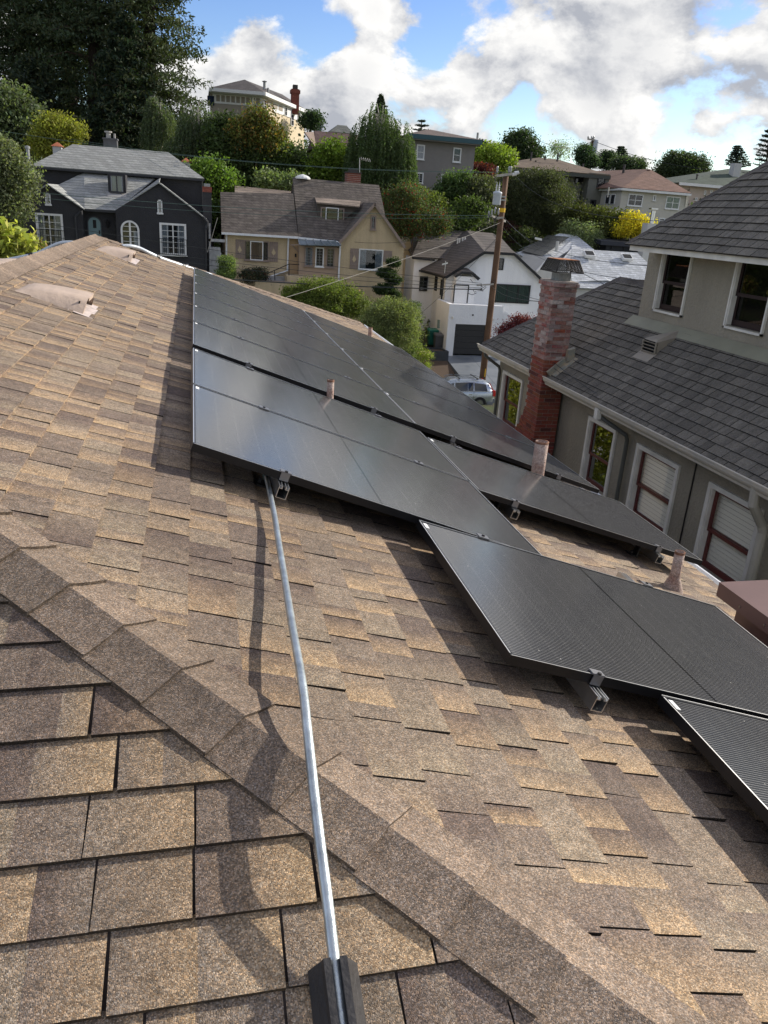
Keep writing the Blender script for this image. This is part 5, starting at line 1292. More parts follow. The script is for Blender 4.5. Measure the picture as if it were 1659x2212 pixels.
# stuff by the side path
PLM = mat('dark grey planter concrete', (.05, .055, .06), .8, var=.2)
pb = thing('planter', 'low dark grey concrete planter beside the driveway', 'planter', tuple(w3((360, 1430), 50.2)))
a_, c_ = w3((312, 1388), 50), w3((408, 1400), 50); bz = w3((360, 1436), 50).z
b = MB(); b.box(a_.x, c_.x, 50, 50.15, bz - .3, a_.z); b.box(a_.x, c_.x, 51.3, 51.45, bz - .3, a_.z); b.box(a_.x, a_.x + .15, 50.15, 51.3, bz - .3, a_.z); b.box(c_.x - .15, c_.x, 50.15, 51.3, bz - .3, a_.z); b.build('planter_wall', PLM, pb)
b = MB(); b.box(a_.x + .15, c_.x - .15, 50.15, 51.3, bz - .3, a_.z - .1); b.build('soil', mat('bare garden soil', 0), pb)
def bin_(px, Y, w, lab, M, Ml):
    a_, c_ = z3(px[0]), z3(px[1]); p, q = at(*a_, Y), at(*c_, Y); cx = (p.x + q.x) / 2; z0_, z1__ = q.z, p.z; h = z1__ - z0_
    r = thing('wheelie_bin', lab, 'bin', (cx, Y, z0_), 'wheelie bins beside the garage')
    b = MB(); k = .82; d = w * .9
    v = [(cx - w * k / 2, Y - d * k / 2, z0_ + .05), (cx + w * k / 2, Y - d * k / 2, z0_ + .05), (cx + w * k / 2, Y + d * k / 2, z0_ + .05), (cx - w * k / 2, Y + d * k / 2, z0_ + .05),
         (cx - w / 2, Y - d / 2, z1__ - .12), (cx + w / 2, Y - d / 2, z1__ - .12), (cx + w / 2, Y + d / 2, z1__ - .12), (cx - w / 2, Y + d / 2, z1__ - .12)]
    b.mesh(v, [(3, 2, 1, 0), (4, 5, 6, 7), (0, 1, 5, 4), (1, 2, 6, 5), (2, 3, 7, 6), (3, 0, 4, 7)]); b.build('body', M, r)
    b = MB(); b.mesh([(cx - w * .54, Y - d * .56, z1__ - .13), (cx + w * .54, Y - d * .56, z1__ - .13), (cx + w * .54, Y + d * .56, z1__ - .10), (cx - w * .54, Y + d * .56, z1__ - .10),
                      (cx - w * .45, Y - d * .45, z1__ - .05), (cx + w * .45, Y - d * .45, z1__ - .05), (cx + w * .45, Y + d * .5, z1__), (cx - w * .45, Y + d * .5, z1__)], [(3, 2, 1, 0), (4, 5, 6, 7), (0, 1, 5, 4), (1, 2, 6, 5), (2, 3, 7, 6), (3, 0, 4, 7)]); b.build('lid', Ml, r)
    b = MB(); b.tube([(cx - w * .4, Y - d * .58, z1__ - .2), (cx + w * .4, Y - d * .58, z1__ - .2)], .02, 5); b.build('handle', Ml, r)
    for s in (-1, 1): b = MB(); b.tube([(cx + s * w * .36, Y + d * .4, z0_ + .1), (cx + s * w * .44, Y + d * .4, z0_ + .1)], .1, 8); b.build('wheel', BLK, r)
bin_(((288, 1263), (350, 1355)), 52.6, .66, 'green wheelie bin behind the grey one', mat('green bin plastic', (.01, .10, .075), .5), mat('green bin lid', (.015, .14, .10), .45))
bin_(((322, 1288), (378, 1384)), 51.9, .60, 'grey wheelie bin beside the garage wall', mat('grey bin plastic', (.075, .075, .08), .5), mat('grey bin lid', (.10, .10, .105), .45))
b = MB(); a_, c_ = w3((255, 1350), 53), w3((330, 1380), 53); b.box(a_.x, c_.x, 53, 53.2, bz - .3, a_.z); tag(b.build('garden_wall', PLM), 'dark low garden wall behind the bins', 'wall')

# ---------------- pale roofed houses to the right of the white one
PW = mat('pale grey stucco', (.46, .46, .44), .9, var=.05)
PROOF = roofm('white grey shingles', (.52, .54, .55), .12, col2=(.40, .42, .44))
Yp = 64.0
S1 = thing('solar_roof_house', 'house with a pale roof carrying a dark solar array, behind the white one', 'house', tuple(w3((900, 960), Yp)))
r0, r1 = w3((1020, 738), Yp + 4), w3((1112, 746), Yp + 4); e0, e1 = w3((786, 846), Yp), w3((935, 925), Yp - 2.5)
roof_rows(S1, [e0, e1, w3((1085, 775), Yp + 3.2), r0], 18, PROOF, .07, label='left slope under the solar array')
b = MB(); b.slab([w3((935, 925), Yp - 2.5), w3((1215, 830), Yp + 1.0), r1, w3((1085, 775), Yp + 3.2)], .06); b.slab([r0, r1, w3((1085, 775), Yp + 3.2)], .05); b.slab([w3((1085, 775), Yp + 3.2), w3((1215, 830), Yp + 1), w3((1090, 860), Yp - 1)], .06)
b.slab([r0, r1, r1 + Vector((2, 4, -2.5)), r0 + Vector((-4, 4, -2.5))], .06); b.build('roof', PROOF, S1)
b = MB(); b.box(e0.x + .3, w3((1200, 830), Yp).x, Yp + .2, Yp + 7, -9, e0.z - .1); b.build('wall', PW, S1)
_n = (Vector(e1) - Vector(e0)).cross(Vector(r0) - Vector(e0)).normalized()
def onslope(p):
    r = Vector(ray(*z3(p))); return r * (_n.dot(e0) / _n.dot(r))
sp_ = [onslope(p) for p in ((806, 845), (922, 874), (1072, 768), (955, 757))]
n = (sp_[1] - sp_[0]).cross(sp_[3] - sp_[0]).normalized(); n = n if n.z > 0 else -n
ar = thing('rooftop_solar_array', 'dark solar array on the pale roof behind the white house', 'solar panel', tuple(sp_[0]))
for i in range(5):
    for j in range(2):
        def L4(f, g): return sp_[0].lerp(sp_[3], f).lerp(sp_[1].lerp(sp_[2], f), g) + n * .18
        b = MB(); b.slab([L4(i / 5 + .004, j / 2 + .006), L4((i + 1) / 5 - .004, j / 2 + .006), L4((i + 1) / 5 - .004, (j + 1) / 2 - .006), L4(i / 5 + .004, (j + 1) / 2 - .006)], .05); b.build('panel', mat('distant solar glass', (.012, .014, .018), .25, spec=.6), ar)
pipe_vent(S1, w3((1004, 830), Yp), .7, .14, PW)
Y2 = 58.0
S2 = thing('pale_roof_house', 'house with a broad white-grey shingle roof and two small skylights, half hidden by the neighbour', 'house', tuple(w3((1200, 1060), Y2)))
e0, e1 = w3((1085, 1050), Y2), w3((1495, 1000), Y2); r0, r1 = w3((1085, 822), Y2 + 4.5), w3((1450, 850), Y2 + 4.5); r1.z = r0.z; e1.z = e0.z = (e0.z + e1.z) / 2 - .3
roof_rows(S2, [e0, e1 + Vector((3, 0, 0)), r1, r0], 26, PROOF, .07, label='front slope with skylights')
b = MB(); b.slab([e1 + Vector((3, 0, 0)), r1, e1 + Vector((3, 9, 0))], .06); b.slab([r0, r1, e1 + Vector((3, 9, 0)), e0 + Vector((0, 9, 0))], .06)
gl2 = w3((965, 868), Y2 + 1.5); b.slab([e0 + Vector((-.2, .0, 0)), r0, w3((1035, 882), Y2 + 3), w3((1075, 985), Y2)], .06); b.build('roof', PROOF, S2)
b = MB(); b.box(e0.x + .2, e1.x + 3, Y2 + .3, Y2 + 8.5, -9.5, e0.z - .1); b.prism([w3(p, Y2 + .6) for p in ((895, 945), (968, 872), (1036, 884), (1090, 1000), (1100, 1080), (890, 1080))], (0, 6, 0)); b.build('wall', PW, S2)
b = MB(); b.bar(w3((893, 948), Y2 + .5), w3((967, 869), Y2 + .5), .2, .12); b.bar(w3((967, 869), Y2 + .5), w3((1038, 882), Y2 + .5), .2, .12); b.build('barge_board', WTR, S2)
for p in ((1182, 857), (1390, 875)):
    c_ = w3(p, Y2 + 3.5); b = MB(); s_ = (r0 - e0); s_ = Vector((0, s_.y, s_.z)).normalized(); b.obox(c_ + Vector((0, -.05, .06)), (.45, 0, 0), s_ * .35, (0, -.06, .1)); o = b.build('skylight', WTR, S2); b = MB(); b.obox(c_ + Vector((0, -.12, .17)), (.36, 0, 0), s_ * .26, (0, -.004, .01)); b.build('pane', INT, o)
b = MB(); b.slab([w3((1130, 1020), Y2 + .6) + Vector((0, 0, .25)), w3((1240, 950), Y2 + 2.4), w3((1285, 1015), Y2 + .7) + Vector((0, 0, .25))], .05); b.slab([w3((1285, 1015), Y2 + .7) + Vector((0, 0, .25)), w3((1240, 950), Y2 + 2.4), w3((1330, 1010), Y2 + .8)], .05); b.build('cross_gable', PROOF, S2)
# low dark building and its metal flue
Y3 = 66.0
S3 = thing('low_dark_house', 'low dark flat-roofed building in front of the yellow tree', 'house', tuple(w3((1330, 850), Y3)))
a_, c_ = w3((1252, 778), Y3), w3((1480, 800), Y3); b = MB(); b.slab([a_, Vector((c_.x + 4, Y3, a_.z)), Vector((c_.x + 4, Y3 + 7, a_.z + .5)), Vector((a_.x + .8, Y3 + 7, a_.z + .5))], .35); b.build('roof', mat('blue black roof', (.035, .038, .048), .7), S3)
b = MB(); b.box(a_.x + .8, c_.x + 4, Y3 + .5, Y3 + 6, -8, a_.z - .3); b.build('wall', mat('dark blue wall', (.03, .032, .036), .8), S3)
for k in range(7): b = MB(); x = a_.x + 1.3 + k * 1.2; b.box(x, x + .1, Y3 + .4, Y3 + .5, a_.z - 2.2, a_.z - .35); b.build('mullion', BTR, S3)
b = MB(); k_ = Y3 - 1; c_ = at(*zB((466, 905)), k_); b.box(c_.x - .5, c_.x + .5, k_, k_ + .9, c_.z - 3, c_.z + .3); b.build('flue_stack', PW, S3)
c_ = at(*zB((475, 875)), k_); t_ = at(*zB((485, 748)), k_); b = MB(); b.lathe((c_.x, k_ + .4, c_.z - .1), [(.19, 0), (.19, t_.z - c_.z), (.001, t_.z - c_.z)], 12); b.box(c_.x - .32, c_.x + .32, k_ + .2, k_ + .7, t_.z, t_.z + .12); b.build('metal_flue', ALU, S3, smooth=False, label='shiny metal flue with a flat cap')

# ---------------- houses up the hill
def dbl(root, R, Y, trim=WTR, **k): return far_window(root, R, Y, trim=trim, t=.10, double=True, **k)
Y4 = 72.0
GH = thing('grey_flat_house', 'tall plain grey-brown house with a teal eave and white sash windows, up the hill', 'house', tuple(at(950, 410, Y4)))
GW = mat('grey brown stucco', (.22, .205, .19), .9, var=.05, bump=.2, bscale=14)
a_, c_ = w3((195, 222), Y4), w3((556, 252), Y4); zt_ = (a_.z + c_.z) / 2 + .1
b = MB(); b.box(at(*z2((1262, 420)), Y4).x - .5, c_.x, Y4, Y4 + 11, zt_ - 12, zt_); b.build('wall', GW, GH)
TEAL = mat('teal fascia', (.035, .085, .10), .5)
f0, f1 = w3((190, 200), Y4 - .8), w3((595, 225), Y4 - .8); zf = (f0.z + f1.z) / 2
b = MB(); b.box(f0.x, f1.x, Y4 - .8, Y4 - .7, zf - .22, zf + .15); b.box(f1.x - .1, f1.x, Y4 - .7, Y4 + 11.5, zf - .22, zf + .15); b.build('fascia', TEAL, GH)
b = MB(); b.box(f0.x, f1.x - .1, Y4 - .7, Y4 + 11, zf - .30, zf - .2); b.build('soffit', GW, GH)
GR_ = roofm('brown flat hip shingles', (.12, .09, .075))
p0, p1 = w3((288, 163), Y4 + 5), w3((310, 164), Y4 + 5.2)
b = MB(); b.slab([(f0.x, Y4 - .8, zf + .15), (f1.x, Y4 - .8, zf + .15), p1, p0], .1); b.slab([(f1.x, Y4 - .8, zf + .15), (f1.x, Y4 + 11.5, zf + .15), p1], .1); b.slab([(f0.x, Y4 - .8, zf + .15), p0, (f0.x, Y4 + 11.5, zf + .15)], .1); b.slab([(f1.x, Y4 + 11.5, zf + .15), (f0.x, Y4 + 11.5, zf + .15), p0, p1], .1); b.build('roof', GR_, GH)
dbl(GH, rect([z2(p) for p in ((1308, 418), (1358, 423), (1350, 513), (1303, 508))], Y4), Y4, lab='upper left sash window', inner=mat('pale blind', 0)); dbl(GH, rect([z2(p) for p in ((1529, 437), (1578, 442), (1570, 530), (1522, 525))], Y4), Y4, lab='upper right sash window')
for pts, n_ in ((((1265, 583), (1350, 590), (1343, 655), (1262, 650)), 2), (((1455, 597), (1535, 603), (1528, 668), (1450, 663)), 2)): far_window(GH, rect([z2(p) for p in pts], Y4), Y4, t=.1, cols=n_, rows=4, lab='paned lower window')
b = MB(); b.box(c_.x - 1.6, c_.x - 1.4, Y4 - .25, Y4, zt_ - 4.9, zt_ - 4.6); b.build('wall_light', BTR, GH)
pipe_vent(GH, w3((566, 215), Y4 + 1), .5, .1)

Y5 = 88.0
OH = thing('olive_house', 'olive grey three storey house with a low brown roof behind the big round tree', 'house', tuple(at(1200, 450, Y5)))
OW = mat('olive grey stucco', (.15, .15, .128), .9, var=.05)
a_, c_ = w3((745, 385), Y5), w3((1282, 398), Y5); zt_ = w3((1100, 398), Y5).z
b = MB(); b.box(a_.x + .5, w3((1280, 500), Y5).x, Y5, Y5 + 10, -2, zt_); b.box(w3((1165, 500), Y5 - 1).x, w3((1278, 500), Y5 - 1).x, Y5 - 1.4, Y5, -2, zt_ - .02); b.build('wall', OW, OH)
ORF = roofm('flat brown roof', (.13, .095, .065))
ll, lr = w3((640, 380), Y5 - 1.5), w3((1308, 396), Y5 - 1.5); lz = (ll.z + lr.z) / 2; ll.z = lr.z = lz; ra, rc = w3((905, 318), Y5 + 6), w3((1010, 328), Y5 + 6); ra.z = rc.z
b = MB(); b.slab([ll, lr, rc, ra], .3); b.slab([lr, lr + Vector((0, 13, 0)), rc], .3); b.slab([ll, ra, ll + Vector((0, 13, 0))], .3); b.build('roof', ORF, OH)
b = MB(); b.box(ll.x, lr.x, Y5 - 1.55, Y5 - 1.45, lz - .45, lz - .08); b.build('fascia', mat('dark olive fascia', (.06, .065, .055), .6), OH)
for i, pts in enumerate((((755, 385), (783, 387), (783, 420), (752, 420)), ((798, 388), (826, 390), (824, 424), (797, 422)), ((838, 389), (872, 391), (868, 432), (835, 430)), ((893, 394), (920, 395), (915, 425), (890, 424)), ((1028, 402), (1078, 405), (1072, 452), (1026, 448)))):
    far_window(OH, rect([z3(p) for p in pts], Y5), Y5, trim=BTR if i % 2 == 0 else WTR, t=.08, sill=False)
for pts, Yx in ((((1107, 403), (1156, 406), (1150, 467), (1104, 463)), Y5 - .02), (((1232, 417), (1275, 420), (1268, 489), (1227, 485)), Y5 - 1.42), (((1105, 543), (1137, 546), (1133, 590), (1102, 588)), Y5 - .02), (((1190, 550), (1222, 553), (1217, 610), (1187, 607)), Y5 - 1.42)):
    far_window(OH, rect([z3(p) for p in pts], Yx), Yx, trim=BTR, t=.12, double=True, sill=False)
for p in ((862, 330), (941, 325), (1008, 335), (888, 350), (1150, 368)): pipe_vent(OH, w3(p, Y5 + 3), .8 if p[0] in (862, 1008) else .3, .11, mat('dark pipe', (.05, .045, .045), .7), name='roof_pipe')

Y6 = 82.0
TH = thing('terracotta_roof_house', 'cream house with a rosy brown hip roof and white double windows', 'house', tuple(at(1390, 490, Y6)))
TW = mat('pale cream stucco', (.50, .475, .41), .9, var=.05)
a_, c_ = at(*zB((200, 560)), Y6), at(*zB((795, 612)), Y6); zt_ = (a_.z + c_.z) / 2
b = MB(); b.box(a_.x, c_.x, Y6, Y6 + 12, -3, zt_); b.build('wall', TW, TH)
TR = roofm('rosy brown shingles', (.22, .125, .088), .3, col2=(.15, .09, .068))
e0, e1 = at(*zB((198, 553)), Y6 - .5), at(*zB((810, 603)), Y6 - .5); ez_ = (e0.z + e1.z) / 2; e0.z = e1.z = ez_; ap = at(*zB((428, 390)), Y6 + 6.5)
roof_rows(TH, [e0, e1, ap + Vector((.2, 0, 0)), ap], 16, TR, .08, label='front hip slope'); rb2 = ap + Vector((-4, 12, -.2))
b = MB(); b.slab([e0, ap, rb2, e0 + Vector((-1.6, 19, 0))], .08); b.slab([e1, e1 + Vector((0, 18, 0)), rb2, ap], .08); b.build('roof', TR, TH)
b = MB(); b.box(e0.x, e1.x, Y6 - .55, Y6 - .45, ez_ - .28, ez_ - .05); b.box(e0.x - .05, e0.x, Y6 - .5, Y6 + 14, ez_ - .28, ez_ - .05); b.build('gutter', WTR, TH)
Wl = [at(*zB(p), Y6 + 4) for p in ((40, 575), (200, 560))]
b = MB(); b.box(a_.x - 1.9, a_.x, Y6 + 6, Y6 + 13, -3, zt_); b.build('side_wing', TW, TH)
for lab, pts, n_, inn in (('left double sash window', ((250, 608), (381, 615), (373, 722), (242, 716)), 2, INT), ('small middle window', ((468, 619), (496, 621), (492, 672), (465, 670)), 1, INT), ('right double sash window', ((588, 630), (711, 636), (697, 750), (570, 742)), 2, mat('pale green blind', (.30, .36, .34), .8)), ('lower window behind the hedge', ((358, 806), (402, 808), (400, 850), (355, 848)), 1, mat('pale green blind', 0)), ('lower window behind the flue', ((522, 820), (575, 824), (570, 875), (518, 870)), 1, INT)):
    far_window(TH, rect([zB(p) for p in pts], Y6), Y6, t=.11, cols=n_, double=True, inner=inn, lab=lab)
b = MB()
for k in range(2): y = Y6 + 1.2 + k * 1.15; b.box(a_.x - .06, a_.x + .02, y, y + 1.0, at(*zB((150, 700)), Y6).z, at(*zB((150, 608)), Y6).z)
b.build('side_window', WTR, TH)
b = MB()
for k in range(2): y = Y6 + 1.32 + k * 1.15; b.box(a_.x - .08, a_.x - .061, y, y + .76, at(*zB((150, 695)), Y6).z, at(*zB((150, 614)), Y6).z)
b.build('side_pane', INT, TH)
pipe_vent(TH, at(*zB((203, 440)), Y6 + 8), 1.1, .15, mat('dark pipe', 0), name='roof_pipe'); pipe_vent(TH, at(*zB((458, 515)), Y6 + 3), .3, .1, TR, name='roof_pipe'); pipe_vent(TH, at(*zB((430, 410)), Y6 + 6), .2, .2, TR, name='roof_pipe')
b = MB(); b.tube([at(*zB((68, 640)), Y6 + .5), at(*zB((80, 550)), Y6 + .5)], .07, 6); b.tube([at(*zB((755, 720)), Y6 - .1), at(*zB((770, 605)), Y6 - .1)], .07, 6); b.build('downspout', TW, TH)

Y7 = 95.0
VH = thing('green_roof_house', 'pinkish house with a dark green roof at the right, partly behind the neighbour', 'house', tuple(at(1560, 430, Y7)))
VW = mat('pinkish stucco', (.52, .43, .36), .9, var=.05)
a_, c_ = at(*zB((718, 545)), Y7), at(*zB((1120, 515)), Y7); zt_ = (a_.z + c_.z) / 2
b = MB(); b.box(a_.x, a_.x + 40, Y7, Y7 + 10, -3, zt_); b.build('wall', VW, VH)
VR = roofm('dark green shingles', (.055, .075, .055)); rr0 = at(*zB((1150, 385)), Y7 + 7); rr1 = at(*zB((1385, 362)), Y7 + 7)
b = MB(); b.slab([(a_.x - .8, Y7 - .8, zt_), (a_.x + 40, Y7 - .8, zt_), (a_.x + 34, Y7 + 7, rr0.z), (rr0.x, Y7 + 7, rr0.z)], .12); b.slab([(a_.x - .8, Y7 - .8, zt_), (rr0.x, Y7 + 7, rr0.z), (a_.x - .8, Y7 + 14, zt_)], .12); b.build('roof', VR, VH)
b = MB(); b.box(a_.x - .85, a_.x + 40, Y7 - .9, Y7 - .78, zt_ - .3, zt_ + .02); b.build('gutter', WTR, VH)
for pts in (((922, 578), (940, 577), (935, 618), (918, 618)), ((840, 642), (862, 640), (858, 668), (836, 668)), ((975, 576), (1000, 575), (990, 600), (970, 600))): far_window(VH, rect([zB(p) for p in pts], Y7), Y7, t=.1, double=True)
c_ = at(*zB((1180, 465)), Y7 + 4); b = MB(); b.box(c_.x - .5, c_.x + .55, Y7 + 3.5, Y7 + 4.5, c_.z - 1.2, c_.z + 1.7); b.build('chimney', mat('pale chimney render', 0), VH, label='broad whitish chimney')
pipe_vent(VH, at(*zB((848, 512)), Y7 + 1), .9, .1, mat('dark pipe', 0), True, name='roof_pipe')
b = MB(); b.bar(at(*zB((825, 545)), Y7 - .05), at(*zB((800, 695)), Y7 - .05), .9, .1); b.build('pilaster', VW, VH)

Y8 = 105.0
BH = thing('beige_hilltop_house', 'large beige hilltop house, sunlit side tinted cream, with wide eaves and a tall brick chimney', 'house', tuple(at(570, 300, Y8)))
BWm = mat('beige panel wall', (.30, .265, .215), .9, var=.04); BW2 = mat('warm cream wall', (.62, .52, .36), .9, var=.04)
c0 = at(*z2((378, 118)), Y8); l0 = at(*z2((60, 105)), Y8 + 1); zt_ = c0.z
# right face recedes: it runs back from the corner, seen at an angle
rd = at(*z2((632, 240)), Y8 + 13); rd.z = zt_
lv = Vector((l0.x, Y8 + 1, zt_)); cv = Vector((c0.x, Y8, zt_))
def quadwall(b, a, c, z0_, z1__, th): n = Vector((c.y - a.y, -(c.x - a.x), 0)).normalized(); b.prism([Vector((a.x, a.y, z0_)), Vector((c.x, c.y, z0_)), Vector((c.x, c.y, z1__)), Vector((a.x, a.y, z1__))], n * -th)
b = MB(); quadwall(b, lv, cv, zt_ - 14, zt_, .4); b.build('left_wall', BWm, BH)
zr_ = zt_
b = MB(); quadwall(b, cv, rd, zt_ - 14, zt_, .4); b.build('right_wall', BW2, BH)  # sunlight on this side put into its paler, warmer wall colour
# white frieze with square beige panels on the left face
def onwall(a, c, f, z, off=.0): p = a.lerp(c, f); n = Vector((c.y - a.y, -(c.x - a.x), 0)).normalized(); return Vector((p.x, p.y, z)) + n * off
def band(root, a, c, f0, f1, z0_, z1__, off, th, M, name):
    b = MB(); n = Vector((c.y - a.y, -(c.x - a.x), 0)).normalized(); b.prism([onwall(a, c, f0, z0_, off), onwall(a, c, f1, z0_, off), onwall(a, c, f1, z1__, off), onwall(a, c, f0, z1__, off)], -n * th); return b.build(name, M, root)
zb0, zb1 = at(*z2((240, 182)), Y8 + .5).z, at(*z2((240, 118)), Y8 + .5).z
band(BH, lv, cv, .05, 1, zb0, zb1, .06, .05, WTR, 'frieze'); band(BH, cv, rd, .22, 1, zb0 - .1, zb1 - .1, .06, .05, WTR, 'frieze')
for k in range(9): f = .12 + k * .095; band(BH, lv, cv, f, f + .068, at(*z2((240, 170)), Y8 + .5).z, at(*z2((240, 132)), Y8 + .5).z, .10, .03, BWm, 'frieze_panel')
for k in range(3): f = .10 + k * .12; band(BH, cv, rd, f, f + .09, zb0 + .3, zb1 - .3, .10, .03, BWm, 'frieze_panel')
def awin(pts, a, c, lab):
    xs_ = []
    for (x, y) in pts:   # intersect the sight line with the wall plane
        r = Vector(ray(*z2((x, y)))); n = Vector((c.y - a.y, -(c.x - a.x), 0)); t = n.dot(a) / n.dot(r); p = r * t; xs_.append(((p - a).dot((c - a)) / (c - a).length_squared, p.z))
    f0 = (xs_[0][0] + xs_[3][0]) / 2; f1 = (xs_[1][0] + xs_[2][0]) / 2; q1 = (xs_[0][1] + xs_[1][1]) / 2; q0 = (xs_[2][1] + xs_[3][1]) / 2
    o = band(BH, a, c, f0, f1, q0, q1, .12, .1, WTR, 'window'); o['label'] = lab
    df = (f1 - f0) * .12; dz = (q1 - q0) * .06
    for g0, g1, s0, s1 in ((f0 + df, f1 - df, q0 + dz, (q0 + q1) / 2 - dz * .4), (f0 + df, f1 - df, (q0 + q1) / 2 + dz * .4, q1 - dz)):
        b = MB(); n = Vector((c.y - a.y, -(c.x - a.x), 0)).normalized(); b.prism([onwall(a, c, g0, s0, .15), onwall(a, c, g1, s0, .15), onwall(a, c, g1, s1, .15), onwall(a, c, g0, s1, .15)], -n * .028); b.build('pane', INT, o)
for i, p in enumerate((((380, 148), (397, 152), (397, 217), (380, 213)), ((508, 193), (521, 198), (521, 246), (508, 242)), ((545, 234), (562, 240), (562, 310), (545, 304)), ((585, 224), (599, 229), (599, 292), (585, 287)), ((612, 240), (625, 245), (625, 302), (612, 297)))): awin(p, cv, rd, '%s window on the sunlit side' % ordn[i])
b = MB(); bb = band(BH, lv, cv, -.05, .08, at(*z2((50, 182)), Y8 + 1).z, at(*z2((50, 125)), Y8 + 1).z, .10, .05, mat('dark blue window', (.012, .02, .05), .2, spec=.6), 'window'); bb['label'] = 'dark blue corner window'
BR = roofm('slate brown shingles', (.085, .075, .07))
pk = at(*z2((268, 28)), Y8 + 6); ec = at(*z2((388, 110)), Y8 - 1.3); el = at(*z2((55, 100)), Y8 - .3); er = at(*z2((662, 225)), Y8 + 14); pr_ = Vector((er.x - 3.6, er.y + 2, pk.z)); ec.z = el.z = zt_ + .1; er.z = zt_ + .1
roof_rows(BH, [el, ec, pk + Vector((.1, 0, 0)), pk], 14, BR, .2, label='left roof slope'); b = MB(); b.slab([ec, er, pr_, pk], .2); b.slab([el, pk, pr_, el + Vector((0, 14, 0))], .2); b.build('roof', BR, BH)
b = MB(); b.bar(el + Vector((0, -.05, -.15)), ec + Vector((0, -.05, -.15)), .2, .35); b.bar(ec + Vector((.05, 0, -.15)), er + Vector((.05, 0, -.15)), .25, .4); b.build('gutter', WTR, BH)
b = MB(); b.slab([el + Vector((0, .1, -.34)), ec + Vector((0, .1, -.34)), cv + Vector((0, .2, -.3)), lv + Vector((0, .2, -.3))], .05); b.slab([ec + Vector((0, 0, -.34)), er + Vector((0, 0, -.34)), rd + Vector((0, 0, -.3)), cv + Vector((0, 0, -.3))], .05); b.build('soffit', WTR, BH)
ck = at(*z2((572, 185)), Y8 + 9); ct = at(*z2((573, 66)), Y8 + 9); b = MB(); b.box(ck.x - .5, ck.x + .5, Y8 + 8.5, Y8 + 9.5, ck.z - 1, ct.z - .4); o = b.build('chimney', mat('plain red brick', 0), BH, label='tall slim brick chimney')
b = MB(); b.box(ck.x - .62, ck.x + .62, Y8 + 8.4, Y8 + 9.6, ct.z - .9, ct.z - .5); b.build('chimney_cap', mat('plain red brick', 0), o); b = MB(); b.box(ck.x - .3, ck.x + .3, Y8 + 8.6, Y8 + 9.4, ct.z - .4, ct.z + .1); b.build('chimney_pot', mat('dark chimney cap', 0), o)
pipe_vent(BH, at(*z2((389, 80)), Y8 + 4), .7, .17, GLV, True); pipe_vent(BH, at(*z2((411, 105)), Y8 + 4), .5, .12, GLV)
b = MB(); b.tube([at(*z2((305, 112)), Y8 - .6), at(*z2((318, 135)), Y8 + .1), at(*z2((318, 195)), Y8 + .1)], .12, 6); b.build('downspout', WTR, BH)
# distant rooftops between the hilltop house and the weeping tree
YA = 118.0
def simple_house(name, lab, px_roof, px_eave, Y, wall, roof_, drop=6, depth=8):
    a0, a1 = [at(*p, Y) for p in px_eave]; q0, q1 = [at(*p, Y + depth / 2) for p in px_roof]; z_ = (a0.z + a1.z) / 2; a0.z = a1.z = z_; q0.z = q1.z = (q0.z + q1.z) / 2
    r = thing(name, lab, 'house', (a0.x, Y, z_ - drop)); b = MB(); b.box(a0.x + .4, a1.x - .4, Y + .4, Y + depth - .4, z_ - drop, z_); b.build('wall', wall, r)
    b = MB(); b.slab([a0, a1, q1, q0], .15); b.slab([a1, a1 + Vector((0, depth, 0)), q1], .15); b.slab([a0, q0, a0 + Vector((0, depth, 0))], .15); b.slab([a1 + Vector((0, depth, 0)), a0 + Vector((0, depth, 0)), q0, q1], .15); b.build('roof', roof_, r)
    return r, a0, a1
MRB = roofm('maroon brown shingles', (.10, .062, .055)); DGR = roofm('dull green grey roof', (.11, .115, .10))
r, a0, a1 = simple_house('maroon_roof_house', 'low house with a maroon brown roof between hilltop house and weeping birch', [z2((690, 345)), z2((950, 350))], [z2((700, 440)), z2((905, 445))], 90, mat('beige panel wall', 0), MRB, 8)
b = MB(); b.slab([at(*z2((632, 345)), 90), at(*z2((700, 440)), 89.6), at(*z2((690, 343)), 94)], .1); b.build('roof', mat('tan lit shingles', (.20, .15, .12), .9, var=.2), r)
simple_house('distant_grey_roof_house', 'far grey roofed house peeking above the maroon roof', [z2((830, 302)), z2((885, 304))], [z2((785, 345)), z2((925, 350))], 135, mat('pale grey stucco', 0), DGR, 8)
r, a0, a1 = simple_house('distant_blue_house', 'tiny blue grey house with a deck beside the hilltop chimney', [z2((700, 292)), z2((735, 294))], [z2((695, 305)), z2((752, 308))], 140, mat('blue grey siding', (.20, .23, .26), .9), mat('blue grey siding', 0), 5, 5)
r, a0, a1 = simple_house('distant_hip_roof_house', 'far house with a grey hip roof behind the bright green tree', [z3((690, 250)), z3((725, 252))], [z3((628, 272)), z3((740, 276))], 130, mat('beige panel wall', 0), DGR, 8)
r, a0, a1 = simple_house('distant_brown_roof_house', 'far brown roofed house behind the olive house chimney pipes', [z3((870, 285)), z3((880, 286))], [z3((840, 318)), z3((925, 322))], 128, mat('warm cream wall', 0), MRB, 6)

